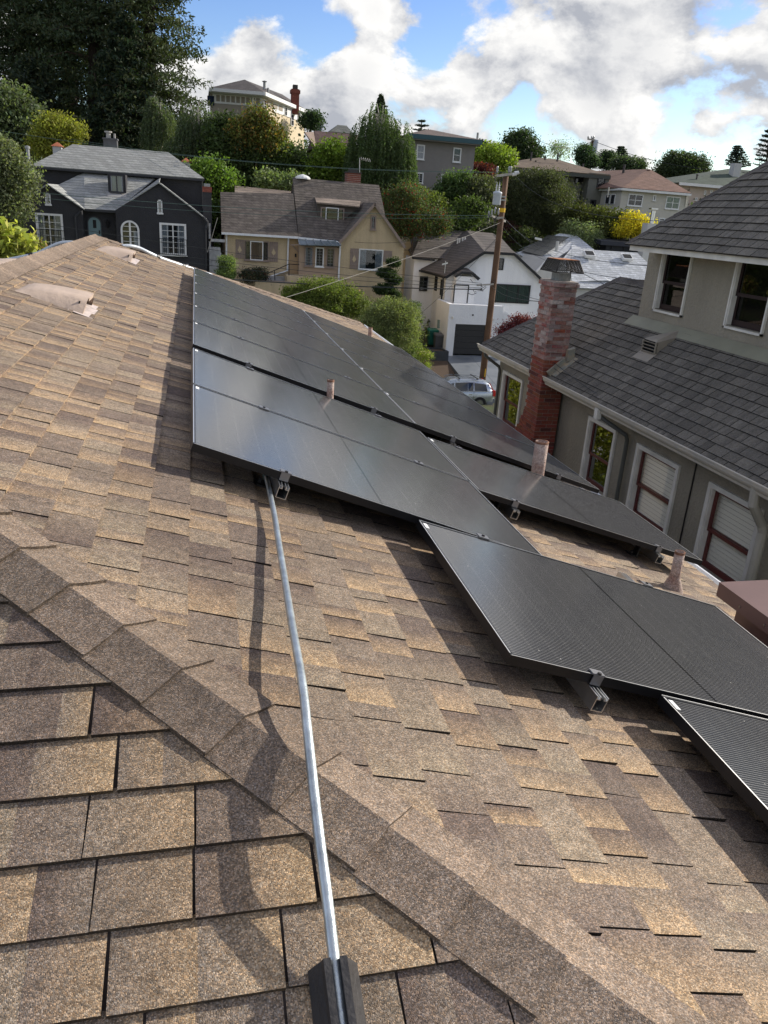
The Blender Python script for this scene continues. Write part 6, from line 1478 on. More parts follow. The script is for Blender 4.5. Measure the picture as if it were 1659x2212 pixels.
# ------------------------------------------------------------------ utility pole, wires
Ypole = 45.2
WOODP = mat('creosoted pole wood', (.15, .085, .05), .85, var=.3, vscale=1.4, streak=.5, bump=.4, bscale=20)
UP = thing('utility_pole', 'tall brown wooden utility pole with transformer and crossarms in front of the white house', 'pole', tuple(at(1040, 824, Ypole)))
pb_, pt2 = at(1035, 880, Ypole), at(1093, 381, Ypole)
ax = lambda y: pb_.lerp(pt2, (880 - y) / 499.0)
b = MB(); b.tube([pb_ + Vector((0, 0, -.6)), ax(700), ax(540), pt2], [.215, .195, .18, .15], 14); b.build('shaft', WOODP, UP, smooth=True)
YEL = mat('yellow band', (.70, .42, .02), .5)
b = MB()
for y, h in ((826, .16), (452, .22)): c_ = ax(y); b.tube([c_, c_ + Vector((0, 0, h))], [.225 if y > 600 else .185] * 2, 14)
b.box(ax(797).x + .02, ax(797).x + .08, Ypole - .215, Ypole - .19, ax(806).z, ax(788).z); b.build('marker_band', YEL, UP)
def crossarm(y, x0, x1, dz=.14, Yo=-.2, M=None):
    p, q = at(x0[0], x0[1], Ypole + Yo), at(x1[0], x1[1], Ypole + Yo); b = MB(); b.bar(p, q, .12, .13); return b.build('crossarm', M or mat('grey weathered arm', (.36, .34, .30), .85, var=.2), UP), p, q
o, p, q = crossarm(380, (1072, 380), (1112, 375))
INS = mat('glossy grey insulator', (.35, .36, .38), .25, spec=.6)
def insulator(c, parent=UP, s=1.0, M=None):
    b = MB(); pr = [(.03, 0), (.03, .05)]
    for k in range(4): pr += [(.085 * s, .06 + k * .07), (.04 * s, .10 + k * .07)]
    pr += [(.05 * s, .35), (.001, .36)]; b.lathe(c, pr, 10); b.build('insulator', M or INS, parent, smooth=True)
for x in (1073.5, 1099, 1102.5): insulator(at(x, 374, Ypole - .2))
for s in (0, 1): c_ = at(1106 + s * 5, 377 - s * 3, Ypole - .2); b = MB(); b.tube([c_, c_ + Vector((.25, 0, .05))], .09, 8); b.build('insulator', mat('white polymer insulator', (.6, .6, .6), .4), UP)
# second arm (low voltage) and clutter
b = MB(); b.bar(at(1061, 466, Ypole - .5), at(1091, 478, Ypole + .4), .11, .12); b.bar(at(1064, 472, Ypole - .3), at(1088, 470, Ypole - .3), .09, .1); b.build('crossarm', mat('grey weathered arm', 0), UP)
for x, y in ((1055, 470), (1062, 466), (1069, 462), (1076, 464)): insulator(at(x, y, Ypole - .5), s=.8)
rc = random.Random(5); b = MB()
for k in range(10):
    p = at(1060 + rc.uniform(-8, 14), 476 + rc.uniform(-8, 12), Ypole - .5); q = p + Vector((rc.uniform(-.5, .3), rc.uniform(-.2, .2), rc.uniform(-.5, .2))); b.tube([p, (p + q) / 2 + Vector((0, 0, -.15)), q], .018, 4)
for k in range(9):
    p = at(1042 + rc.uniform(-14, 20), 618 + rc.uniform(-8, 16), Ypole - .3); q = p + Vector((rc.uniform(-.6, .5), 0, rc.uniform(-.2, .25))); b.tube([p, (p + q) / 2 + Vector((0, 0, -.1)), q], .016, 4)
b.build('cable_clutter', BLK, UP)
b = MB(); b.bar(at(1030, 616, Ypole - .25), at(1066, 614, Ypole - .25), .09, .09); b.build('crossarm', mat('grey weathered arm', 0), UP)
# transformer drum
tc_, tb_ = at(1072, 415, Ypole - .45), at(1072, 443, Ypole - .45)
TRM = mat('pale grey transformer steel', (.46, .50, .54), .45, var=.06)
b = MB(); h = tc_.z - tb_.z; b.lathe(tb_, [(.001, 0), (.22, .01), (.235, .04), (.235, h - .1), (.255, h - .08), (.25, h), (.12, h + .06), (.001, h + .07)], 18); o = b.build('transformer', TRM, UP, smooth=True)
for dx in (-.1, .06): b = MB(); c_ = tb_ + Vector((dx, -.02, h + .04)); b.lathe(c_, [(.03, 0), (.05, .08), (.03, .12), (.05, .2), (.03, .24), (.05, .32), (.02, .36), (.02, .46), (.001, .5)], 8); b.build('bushing', mat('white polymer insulator', 0), o)
b = MB(); b.box(tb_.x + .1, ax(430).x - .05, Ypole - .5, Ypole - .1, tb_.z + .25, tb_.z + .33); b.box(tb_.x + .1, ax(430).x - .05, Ypole - .5, Ypole - .1, tb_.z + h - .25, tb_.z + h - .17); b.build('bracket', GLV, o)
b = MB(); b.tube([tb_ + Vector((-.1, 0, h + .5)), at(1068, 395, Ypole - .4), at(1074, 378, Ypole - .2)], .015, 4); b.tube([tb_ + Vector((.06, 0, h + .5)), at(1079, 392, Ypole - .3), at(1099, 372, Ypole - .2)], .015, 4)
b.tube([at(1058, 476, Ypole - .5), at(1050, 470, Ypole - .6), at(1048, 452, Ypole - .6)], .02, 4); b.build('jumper_wire', BLK, UP)
WIREM = mat('dark cable', (.03, .034, .033), .6); WIREG = mat('greenish copper cable', (.10, .15, .13), .6); WIREL = mat('pale twisted drop', (.22, .21, .19), .6)
def wire(a, c, sag, r, M, lab, n=18, group='wires strung from the utility pole'):
    a, c = Vector(a), Vector(c); P = [a.lerp(c, k / n) + Vector((0, 0, -sag * 4 * (k / n) * (1 - k / n))) for k in range(n + 1)]
    b = MB(); b.tube(P, r, 5, cap=False); tag(b.build('wire', M), lab, 'wire', group)
def a_(x, y, Y): return at(x, y, Y)
wire(a_(-120, 396, 45), a_(1068, 466, Ypole - .5), .35, .013, WIREG, 'greenish wire running left past the charcoal house gables')
wire(a_(-120, 404, 45.5), a_(1062, 470, Ypole), .5, .010, WIREG, 'second thin wire just below the greenish one')
wire(a_(-120, 262, 45), a_(1073, 372, Ypole - .2), .6, .009, WIREG, 'high thin wire crossing in front of the dark conifers')
wire(a_(150, 300, 60), a_(1099, 372, Ypole - .2), .5, .009, WIREG, 'thin wire from the charcoal house ridge to the top arm')
wire(a_(-120, 446, 43), a_(1040, 612, Ypole - .3), .25, .011, WIREM, 'dark cable passing across the white french windows')
wire(a_(-120, 470, 43), a_(1040, 616, Ypole - .3), .45, .012, WIREM, 'dark cable above the porch of the cream house')
wire(a_(-120, 484, 43), a_(1042, 622, Ypole - .3), .5, .012, WIREM, 'dark cable low over the cream house windows')
wire(a_(300, 588, 43), a_(1042, 625, Ypole - .3), .18, .032, WIREM, 'thick black cable just above the panel array')
wire(a_(600, 648, 24), a_(1083, 480, Ypole), .12, .0065, WIREL, 'pale twisted service drop sloping down over the rose bush')
wire(a_(760, 522, 49.5), a_(1062, 474, Ypole - .4), .5, .010, WIREM, 'thin drop to the cream house')
wire(a_(870, 540, 49.5), a_(1066, 478, Ypole - .4), .45, .012, WIREM, 'short drop to the gable corner of the cream house')
wire(a_(470, 470, 48.8), a_(448, 545, 48.8), .0, .02, WIREL, 'pale cable hanging down the charcoal house corner')
wire(a_(1090, 470, Ypole), a_(1420, 575, 13), .55, .0065, WIREM, 'cable from the pole to the neighbour, upper one')
wire(a_(1092, 474, Ypole), a_(1360, 640, 13), .25, .0065, WIREM, 'cable from the pole to the neighbour, lower one')
wire(a_(1088, 492, Ypole), a_(1372, 606, 13), .5, .006, WIREM, 'twisted cable with a pale splice')
wire(a_(1062, 605, Ypole - .3), a_(1200, 655, 14), .15, .006, WIREM, 'cable ending behind the brick chimney, upper one')
wire(a_(1062, 618, Ypole - .3), a_(1200, 652, 14), .22, .009, WIREM, 'cable ending behind the brick chimney, thicker one')
wire(a_(1112, 377, Ypole), a_(1500, 480, 13), .6, .005, WIREM, 'thin high wire running right from the top arm')
wire(a_(1085, 500, Ypole), a_(880, 700, 47), .3, .009, WIREM, 'thin wire slanting left to the side path')
c_ = at(1163, 516, 32); b = MB(); b.obox(c_, (.14, 0, -.02), (0, .05, 0), (0, 0, .04)); tag(b.build('cable_splice', WTR), 'small white splice box hanging on the cable right of the pole', 'splice box')
# distant pole on the hill
DPY = 112.0; p, q = w3((1178, 372), DPY), w3((1205, 212), DPY)
UP2 = thing('utility_pole', 'distant utility pole with transformer on the skyline above the olive house', 'pole', tuple(p))
b = MB(); b.tube([p + Vector((0, 0, -3)), q], [.2, .15], 8); b.build('shaft', WOODP, UP2)
b = MB(); b.bar(w3((1176, 216), DPY - .2), w3((1217, 222), DPY - .2), .15, .2); b.bar(w3((1190, 236), DPY), w3((1216, 226), DPY), .1, .12); b.build('crossarm', mat('grey weathered arm', 0), UP2)
c_ = w3((1212, 292), DPY); b = MB(); b.lathe(c_, [(.001, 0), (.42, .02), (.42, 1.6), (.001, 1.75)], 10); b.build('transformer', TRM, UP2)
for x in (1178, 1198, 1209): insulator(w3((x, 215), DPY - .2), UP2, 1.8)
wire(w3((870, 205), 100), w3((1205, 225), DPY), 1.0, .03, WIREM, 'far thin wire left of the skyline pole', group='far wires on the skyline')
wire(w3((1205, 225), DPY), w3((2100, 400), 100), 1.0, .03, WIREM, 'far thin wire right of the skyline pole', group='far wires on the skyline')

# ------------------------------------------------------------------ the parked silver car
SIL = mat('silver car paint', (.42, .46, .49), .25, metal=.75, spec=.6); CGL = mat('tinted car glass', (.012, .014, .016), .06, spec=.8); TYR = mat('tyre rubber', (.015, .015, .016), .85); CHR = mat('bright trim', (.7, .7, .7), .2, metal=1)
CLAD = mat('grey bumper plastic', (.16, .17, .18), .6); REDL = mat('red tail lamp', (.55, .02, .015), .2, spec=.7)
rear = at(1064, 855, 42.4); gz_ = at(1042.5, 883.7, 42.2).z
car = thing('parked_car', 'silver station wagon with roof rails parked at the kerb, rear end to the right', 'car', (rear.x - 2.4, 43.0, gz_))
Lc, Wc, Hc = 4.8, 1.85, 1.70
# stations along the length (0 = rear), each: half width at belt, z sill, z belt, z roof, half width at roof
st = [(0.00, .70, .42, 0.95, 1.02, .55), (.10, .86, .34, 1.02, 1.18, .62), (.35, .92, .24, 1.06, 1.48, .66), (.75, .925, .22, 1.07, 1.60, .68), (1.6, .925, .22, 1.05, 1.64, .69), (2.5, .925, .22, 1.02, 1.62, .68), (3.05, .925, .22, 1.00, 1.42, .64), (3.55, .92, .22, .98, 1.08, .60), (3.9, .90, .23, .95, .99, .58), (4.5, .84, .28, .82, .86, .52), (4.78, .66, .36, .68, .72, .45)]
X0 = rear.x + .06; YC = 43.05
rows = []
for (l, w, zs, zb3, zr3, wr) in st:
    x = X0 - l; pr = [(-w * .96, zs), (-w, (zs + zb3) / 2), (-w * .99, zb3 - .06), (-w * .955, zb3), (-wr * 1.03, zr3 - .08), (-wr * .9, zr3 - .01), (-wr * .4, zr3 + .02)]
    pr = pr + [(-a, z) for a, z in reversed(pr)]; rows.append([Vector((x, YC + a, gz_ + z)) for a, z in pr])
b = MB(); n = len(rows[0]); vs = [p for r in rows for p in r]; fs = []
for i in range(len(rows) - 1):
    for j in range(n - 1): fs.append((i * n + j, i * n + j + 1, (i + 1) * n + j + 1, (i + 1) * n + j))
fs += [tuple(range(n - 1, -1, -1)), tuple(range((len(rows) - 1) * n, len(rows) * n))]
b.mesh(vs, fs); o = b.build('body', SIL, car, smooth=True)
def side_at(l, f):   # point on the side glass, f 0 belt .. 1 roof
    for i in range(len(st) - 1):
        if st[i][0] <= l <= st[i + 1][0]: t = (l - st[i][0]) / (st[i + 1][0] - st[i][0]); s = [st[i][k] + (st[i + 1][k] - st[i][k]) * t for k in range(6)]; break
    a0, z0_ = -s[1] * .955, s[3]; a1, z1__ = -s[5] * 1.03, s[4] - .08
    return Vector((X0 - l, YC + a0 + (a1 - a0) * f - .03, gz_ + z0_ + (z1__ - z0_) * f))
for l0, l1, lab in ((.42, 1.28, 'rear quarter glass'), (1.36, 1.66, 'slim glass'), (1.70, 2.45, 'rear door glass'), (2.53, 3.30, 'front door glass')):
    b = MB(); b.prism([side_at(l0 + (.08 if l0 < .5 else 0), .06), side_at(l1, .06), side_at(l1, .92) if l1 < 3 else side_at(2.95, .9), side_at(l0 + (.16 if l0 < .5 else 0), .92)], (0, .05, 0)); b.build('side_window', CGL, car)
b = MB(); b.bar(side_at(.42, .0) + Vector((0, -.012, 0)), side_at(3.4, .0) + Vector((0, -.012, 0)), .015, .03); b.build('belt_trim', CHR, car)
b = MB(); b.prism([Vector((X0 - .06, YC - .6, gz_ + 1.13)), Vector((X0 - .06, YC + .6, gz_ + 1.13)), Vector((X0 - .30, YC + .52, gz_ + 1.46)), Vector((X0 - .30, YC - .52, gz_ + 1.46))], (.02, 0, .012)); b.build('rear_window', CGL, car)
for s in (-1, 1):
    b = MB(); pts = [Vector((X0 - .55, YC + s * .56, gz_ + 1.60)), Vector((X0 - .8, YC + s * .58, gz_ + 1.68)), Vector((X0 - 2.4, YC + s * .60, gz_ + 1.71)), Vector((X0 - 2.75, YC + s * .58, gz_ + 1.63))]; b.tube(pts, .022, 6); b.build('roof_rail', CLAD if s > 0 else CHR, car)
for l in (1.1, 2.2): b = MB(); b.tube([(X0 - l, YC - .64, gz_ + 1.74), (X0 - l, YC + .64, gz_ + 1.74)], .025, 6); b.tube([(X0 - l, YC - .6, gz_ + 1.66), (X0 - l, YC - .6, gz_ + 1.76)], .04, 6); b.build('roof_bar', BLK, car)
for l in (.92, 3.85):
    for s in (-1, 1):
        b = MB(); b.tube([(X0 - l, YC + s * .74, gz_ + .345), (X0 - l, YC + s * .935, gz_ + .345)], .345, 22); w_ = b.build('wheel', TYR, car)
        b = MB(); y = YC + s * .938; b.tube([(X0 - l, y - s * .02, gz_ + .345), (X0 - l, y, gz_ + .345)], .225, 20)
        b.build('rim', mat('dark wheel hub', (.10, .10, .105), .5, metal=.5), w_); b = MB()
        for k in range(10): a = 2 * math.pi * k / 10; c = Vector((X0 - l, y + s * .006, gz_ + .345)); d = Vector((math.cos(a), 0, math.sin(a))); b.bar(c + d * .03, c + d * .22, .03, .012, up=(0, 1, 0))
        b.build('spokes', CHR, w_)
        b = MB(); 
        if s < 0:
            ar_ = [Vector((X0 - l + .40 * math.cos(math.pi * k / 12), YC - .932, gz_ + .33 + .40 * math.sin(math.pi * k / 12))) for k in range(13)]; ai_ = [Vector((X0 - l + .355 * math.cos(math.pi * k / 12), YC - .932, gz_ + .33 + .355 * math.sin(math.pi * k / 12))) for k in range(13)]
            for k in range(12): b.prism([ar_[k], ar_[k + 1], ai_[k + 1], ai_[k]], (0, -.012, 0))
            b.build('wheel_arch', BLK, car)
b = MB(); b.box(X0 - .14, X0 + .05, YC - .80, YC + .80, gz_ + .34, gz_ + .60); b.box(X0 - .45, X0 - .1, YC - .945, YC - .925, gz_ + .28, gz_ + .45); b.build('bumper', CLAD, car)
b = MB(); b.box(X0 - 3.5, X0 - 1.3, YC - .945, YC - .925, gz_ + .24, gz_ + .33); b.build('sill_cladding', CLAD, car)
for s in (-1, 1):
    b = MB(); b.obox((X0 - .07, YC + s * .80, gz_ + .94), (.07, 0, 0), (.02, s * .09, 0), (-.01, 0, .17)); b.bar(Vector((X0 - .10, YC + s * .74, gz_ + 1.10)), Vector((X0 - .34, YC + s * .67, gz_ + 1.50)), .07, .05); b.build('tail_lamp', REDL, car)
b = MB(); b.box(X0 + .045, X0 + .056, YC - .7, YC - .3, gz_ + .46, gz_ + .52); b.build('reflector', REDL, car)
for l in (1.45, 2.5): b = MB(); b.box(X0 - l - .16, X0 - l, YC - .955, YC - .925, gz_ + .86, gz_ + .90); b.build('door_handle', CHR, car)
for l in (1.32, 2.49): b = MB(); b.box(X0 - l - .004, X0 - l + .004, YC - .932, YC - .92, gz_ + .3, gz_ + 1.03); b.build('door_gap', BLK, car)
b = MB(); b.box(X0 - 3.32, X0 - 3.14, YC - 1.10, YC - .92, gz_ + 1.02, gz_ + 1.16); b.build('mirror', SIL, car)

# ------------------------------------------------------------------ vegetation
def leafmat(name, rough=.6, trans=.25):
    if name in MATS: return MATS[name]
    m = bpy.data.materials.new(name); m.use_nodes = True; nt = m.node_tree; N = nt.nodes; L = nt.links
    b = N['Principled BSDF']; b.inputs['Roughness'].default_value = rough; b.inputs['Specular IOR Level'].default_value = .25
    a = N.new('ShaderNodeAttribute'); a.attribute_name = 'tint'; L.new(a.outputs['Color'], b.inputs['Base Color'])
    t = N.new('ShaderNodeBsdfTranslucent'); mm = N.new('ShaderNodeMix'); mm.data_type = 'RGBA'; mm.blend_type = 'MULTIPLY'; mm.inputs[0].default_value = 1
    L.new(a.outputs['Color'], mm.inputs[6]); mm.inputs[7].default_value = (1.35, 1.5, .6, 1); L.new(mm.outputs[2], t.inputs[0])
    ms = N.new('ShaderNodeMixShader'); ms.inputs[0].default_value = trans; L.new(b.outputs[0], ms.inputs[1]); L.new(t.outputs[0], ms.inputs[2]); L.new(ms.outputs[0], N['Material Output'].inputs[0])
    MATS[name] = m; return m
LEAF = leafmat('leaves', .6, .38); NEEDLE = leafmat('needles', .75, .22)
BARK = mat('bark', (.085, .062, .045), .95, var=.3, vscale=3, streak=.3, bump=.5, bscale=15)
BARKW = mat('pale birch bark', (.35, .33, .30), .9, var=.3, vscale=5)
def leaf_mesh(name, C, size, cols, M, parent, flat=.0, asp=.55, droop=None, kind=None, label=None):
    """C: n x 3 leaf centres, one rhombus each; cols: n x 3"""
    n = len(C); nrm = RNG.normal(size=(n, 3)); nrm[:, 2] = nrm[:, 2] * (1 - flat) + flat * 2.2; nrm /= np.linalg.norm(nrm, axis=1)[:, None]
    if droop is None: d = RNG.normal(size=(n, 3))
    else: d = np.array(droop) + RNG.normal(size=(n, 3)) * .35
    d -= nrm * (d * nrm).sum(1)[:, None]; d /= np.linalg.norm(d, axis=1)[:, None] + 1e-9
    e = np.cross(nrm, d); s = (size * RNG.uniform(.6, 1.35, n))[:, None]
    org = np.array(ORIG[parent.name]) if parent else np.zeros(3)
    C = C - org
    V = np.empty((n, 4, 3)); V[:, 0] = C - d * s * .5; V[:, 1] = C + e * s * asp * .5 + nrm * s * .08; V[:, 2] = C + d * s * .5; V[:, 3] = C - e * s * asp * .5 + nrm * s * .08
    me = bpy.data.meshes.new(name); me.vertices.add(4 * n); me.vertices.foreach_set('co', V.reshape(-1))
    me.loops.add(4 * n); me.loops.foreach_set('vertex_index', np.arange(4 * n, dtype=np.int32)); me.polygons.add(n)
    me.polygons.foreach_set('loop_start', np.arange(0, 4 * n, 4, dtype=np.int32)); me.update(calc_edges=True)
    at_ = me.attributes.new('tint', 'FLOAT_COLOR', 'POINT'); cc = np.ones((n, 4, 4)); cc[:, :, :3] = cols[:, None, :]; at_.data.foreach_set('color', cc.reshape(-1))
    me.materials.append(M); o = bpy.data.objects.new(name, me)
    if parent: o.parent = parent
    COL.objects.link(o)
    if kind: o['kind'] = kind
    if label: o['label'] = label
    return o
def tint(n, base, var=.3, accent=None, af=0.0):
    b = np.array(base)[None, :] * 1.5 * RNG.uniform(1 - var, 1 + var, (n, 1)) * RNG.uniform(.92, 1.08, (n, 3))
    if accent is not None: k = RNG.random(n) < af; b[k] = np.array(accent)[None, :] * RNG.uniform(.8, 1.2, (k.sum(), 1))
    return b
def limbs(root, foot, crown, M, r, n=5, seed=0, name='trunk', reach=99):
    rd_ = random.Random(seed); b = MB(); f = Vector(foot); c = Vector(crown)
    b.tube([f, f.lerp(c, .35) + Vector((rd_.uniform(-.2, .2), 0, 0)), f.lerp(c, .7), c], [r, r * .8, r * .55, r * .25], 8)
    for k in range(n):
        s = c + (f - c).normalized() * min((c - f).length * rd_.uniform(.2, .6), reach); d = Vector((rd_.uniform(-1, 1), rd_.uniform(-1, 1), rd_.uniform(.3, 1.1))) * min((c - f).length * .38, reach); b.tube([s, s + d * .5 + Vector((0, 0, .1)), s + d], [r * .4, r * .25, r * .08], 5)
    b.build(name, M, root)
def crown_pts(blobs, nclump, per, spread, hollow=.55):
    """clumps near the surface of each blob, leaves round each clump; leaves big gaps between clumps"""
    vols = np.array([b[3] * b[4] * b[5] for b in blobs]) ** .67; pr = vols / vols.sum(); C = []; K = []
    for bi, b in enumerate(blobs):
        n = max(4, int(nclump * pr[bi])); d = RNG.normal(size=(n, 3)); d /= np.linalg.norm(d, axis=1)[:, None]; r = RNG.uniform(hollow, 1.0, n)[:, None] ** .7
        cl = np.array(b[:3]) + d * r * np.array(b[3:6]) * RNG.uniform(.80, 1.16, (n, 1)); K.append(cl)
    K = np.concatenate(K); p = K[:, None, :] + np.clip(RNG.normal(size=(len(K), per, 3)), -1.7, 1.7) * spread * RNG.uniform(.4, 1.5, (len(K), 1, 1)) * np.array([1, 1, .7])
    return p.reshape(-1, 3), np.repeat(np.arange(len(K)), per)
def tree(name, lab, cat, Y, blobs_px, base, leaf=.16, nclump=260, per=60, spread=.35, col=(.06, .09, .03), var=.35, accent=None, af=0, ground=None, trunk=True, M=None, depth=.8, group=None, tr=.18, part='crown', flat=.25, z=None, bark=None, fz=None):
    """blobs_px: (cx, cy, rx, ry) in photo coordinates at distance Y, dY"""
    bl = []
    for q in blobs_px:
        cx, cy, rx, ry = q[:4]; dy = q[4] if len(q) > 4 else 0
        c = at(cx, cy, Y + dy); s = (at(cx + 10, cy, Y + dy) - c).length / 10; bl.append((c.x, c.y, c.z, rx * s, max(rx, ry) * s * depth, ry * s))
    cen = np.mean([q[:3] for q in bl], axis=0); low = min(q[2] - q[5] for q in bl)
    g_ = fz if fz is not None else min(float(gz(cen[0], cen[1])), low - .3)
    r = thing(name, lab, cat, (float(cen[0]), float(cen[1]), g_), group)
    if trunk: limbs(r, (cen[0], cen[1], g_ - .1), (cen[0], cen[1], cen[2] + .2 * bl[0][5]), bark or BARK, tr, 6, sum(map(ord, lab)) % 99, reach=max(b_[5] for b_ in bl) * .8)
    p, k = crown_pts(bl, nclump, per, spread); n = len(p); c = tint(n, col, var, accent, af); c *= RNG.uniform(.6, 1.4, int(k.max()) + 1)[k][:, None]
    leaf_mesh(part, p, leaf, c, M or LEAF, r, flat=flat); return r
def redwood(lab, px, top, bot, halfw, Y, n, col=(.036, .052, .028), seed=1, lean=0):
    t = at(px, top, Y); g_ = at(px, bot, Y); s = (at(px + 10, 200, Y) - at(px, 200, Y)).length / 10; hw = halfw * s; H = t.z - g_.z
    r = thing('redwood_tree', lab, 'tree', (g_.x, Y, g_.z), 'tall dark conifers at the top left')
    b = MB(); b.tube([g_ + Vector((0, 0, -3)), g_.lerp(t, .5) + Vector((lean, 0, 0)), t], [hw * .11, hw * .08, .06], 8); b.build('trunk', mat('dark redwood bark', (.030, .022, .018), .95, var=.3), r)
    C = []; rd_ = np.random.default_rng(seed); nb = n; B = MB()
    for i in range(nb):
        f = rd_.uniform(0.0, 1) ** .85; zz = g_.z + H * (.05 + .95 * f); w = hw * (1.06 - f) ** .62 * rd_.uniform(.55, 1.12); az = rd_.uniform(0, 2 * math.pi)
        d = np.array([math.cos(az), math.sin(az), 0]); o_ = np.array([g_.x + (t.x - g_.x) * f, Y, zz]); m = int(70 + 70 * w / hw); tt = rd_.uniform(.12, 1, m) ** .8
        drp = -.18 * w * tt ** 1.6 + .10 * w * tt; pr = o_ + d * (w * tt)[:, None]; pr[:, 2] += drp
        side = np.array([-d[1], d[0], 0]); wd_ = (.15 + .28 * tt * (1.15 - tt)) * min(w, 3.2) * .7; pr += side * (rd_.normal(size=m) * wd_)[:, None]; pr[:, 2] += rd_.normal(size=m) * .13 - np.abs(rd_.normal(size=m)) * .22
        C.append(pr)
        if i % 3 == 0: e = o_ + d * w * .85; B.tube([Vector(o_), Vector(o_ + d * w * .5 + np.array([0, 0, .03 * w])), Vector(e + np.array([0, 0, -.10 * w]))], [.08, .05, .02], 4, cap=False)
    B.build('branches', BARK, r, kind='stuff')
    C = np.concatenate(C); leaf_mesh('crown', C, .34, tint(len(C), col, .45, (.060, .070, .032), .3), NEEDLE, r, flat=.35, asp=.38); return r
redwood('dark redwood at the left edge, its trunk showing through', -20, -330, 330, 150, 84, 330, seed=1)
redwood('dark redwood with a leaning trunk, second from the left', 88, -380, 335, 130, 82, 340, seed=2, lean=.5)
redwood('broad dark redwood in the middle of the group', 205, -460, 345, 175, 80, 400, seed=3)
redwood('dark redwood at the right end, its branches reaching over the sky', 322, -400, 330, 155, 79, 380, seed=4, col=(.045, .060, .028))
redwood('dark conifer filling the back behind the others', 150, -320, 340, 170, 92, 330, seed=5)
redwood('lower dark conifer at the back, above the flue pipe', 270, 30, 350, 110, 75, 260, seed=6, col=(.015, .026, .015))
redwood('low dark conifer skirt left of the drooping birch', 60, 120, 350, 110, 76, 220, seed=7, col=(.018, .028, .017))

def weeping(lab, blobs, Y, n, col, group='weeping birches behind the houses', wbark=True, ln=(1.0, 3.2)):
    bl = []
    for cx, cy, rx, ry in blobs: c = at(cx, cy, Y); s = (at(cx + 10, cy, Y) - c).length / 10; bl.append((c, rx * s, ry * s))
    c0 = bl[0][0]; g_ = c0 - Vector((0, 0, bl[0][2] * 1.4)); r = thing('weeping_birch', lab, 'tree', tuple(g_), group)
    top = max(c.z + ry for c, rx, ry in bl); b = MB(); b.tube([g_, c0 + Vector((.1, 0, 0)), Vector((c0.x + .2, Y, top - .4))], [.2, .12, .03], 7)
    C = []
    for k in range(n):
        c, rx, ry = bl[RNG.integers(len(bl))]; a = RNG.uniform(0, 2 * math.pi); q = RNG.uniform(.15, 1) ** .6; th = RNG.uniform(-.2, 1) ** 1; x = c.x + rx * q * math.cos(a); y = Y + rx * q * math.sin(a); zt3 = c.z + ry * (1 - q * q) ** .5 * RNG.uniform(.2, 1.0)
        L_ = RNG.uniform(*ln); m = int(L_ * 26); t = np.linspace(0, 1, m); px_ = x + math.cos(a) * .35 * t ** .5 + RNG.normal(size=m) * .045; py_ = y + math.sin(a) * .35 * t ** .5 + RNG.normal(size=m) * .045; C.append(np.stack([px_, py_, zt3 - L_ * t], 1))
        if k % 9 == 0: b.tube([Vector((c0.x + .05, Y, zt3 - .8 - q)), Vector(((c0.x + x) / 2, (Y + y) / 2, zt3 + .1)), Vector((x, y, zt3))], [.05, .03, .012], 4, cap=False)
    b.build('trunk', BARKW if wbark else BARK, r); C = np.concatenate(C); leaf_mesh('crown', C, .13, tint(len(C), col, .4), LEAF, r, flat=.0, asp=.6, droop=(0, 0, -1)); return r
weeping('drooping grey green birch in front of the dark conifers', [(345, 275, 34, 62), (330, 245, 14, 40)], 70, 420, (.070, .090, .048))
weeping('drooping birch left of the hilltop house', [(425, 290, 42, 70), (400, 330, 46, 40)], 67, 480, (.062, .082, .042))
weeping('tall weeping birch in the centre, drooping over the cream roof', [(818, 300, 40, 75), (788, 335, 38, 85), (862, 340, 32, 80), (845, 390, 44, 50), (775, 380, 30, 50), (872, 375, 26, 50)], 63, 1250, (.060, .088, .036), ln=(1.2, 4.0))
redwood('narrow dark spruce rising behind the weeping birch', 823, 208, 330, 24, 68, 120, seed=9, col=(.030, .045, .026))
# left side
tree('broadleaf_tree', 'big grey green tree at the upper left edge', 'tree', 66, [(20, 240, 60, 50), (60, 280, 60, 50), (-20, 300, 60, 50), (30, 330, 60, 40)], 0, leaf=.26, nclump=330, per=70, spread=.5, col=(.075, .095, .048), tr=.3)
tree('yellow_green_tree', 'yellow green tree left of the charcoal roof', 'tree', 61, [(125, 285, 38, 36), (155, 285, 16, 22), (95, 310, 30, 26)], 0, leaf=.17, nclump=170, per=80, spread=.32, col=(.17, .175, .03), tr=.18)
tree('olive_tree', 'pale olive tree overlapping the left end of the charcoal house', 'tree', 45, [(-10, 350, 56, 48), (14, 395, 46, 44), (-20, 440, 56, 50), (46, 385, 22, 24), (24, 445, 26, 26)], 0, leaf=.15, nclump=330, per=110, spread=.36, col=(.105, .120, .065), tr=.22)
tree('bamboo_clump', 'bright yellow green long-leaved bush at the left, behind the ridge', 'shrub', 23, [(10, 520, 38, 26), (38, 540, 26, 20), (-15, 540, 40, 30)], 0, leaf=.20, nclump=90, per=26, spread=.2, col=(.27, .28, .07), tr=.05, flat=.1)
tree('bud_shrub', 'small yellow green shrub with coppery tips by the ridge', 'shrub', 25, [(78, 528, 13, 11), (68, 540, 12, 10)], 0, leaf=.10, nclump=36, per=26, spread=.11, col=(.17, .18, .05), accent=(.30, .19, .08), af=.3, tr=.03)
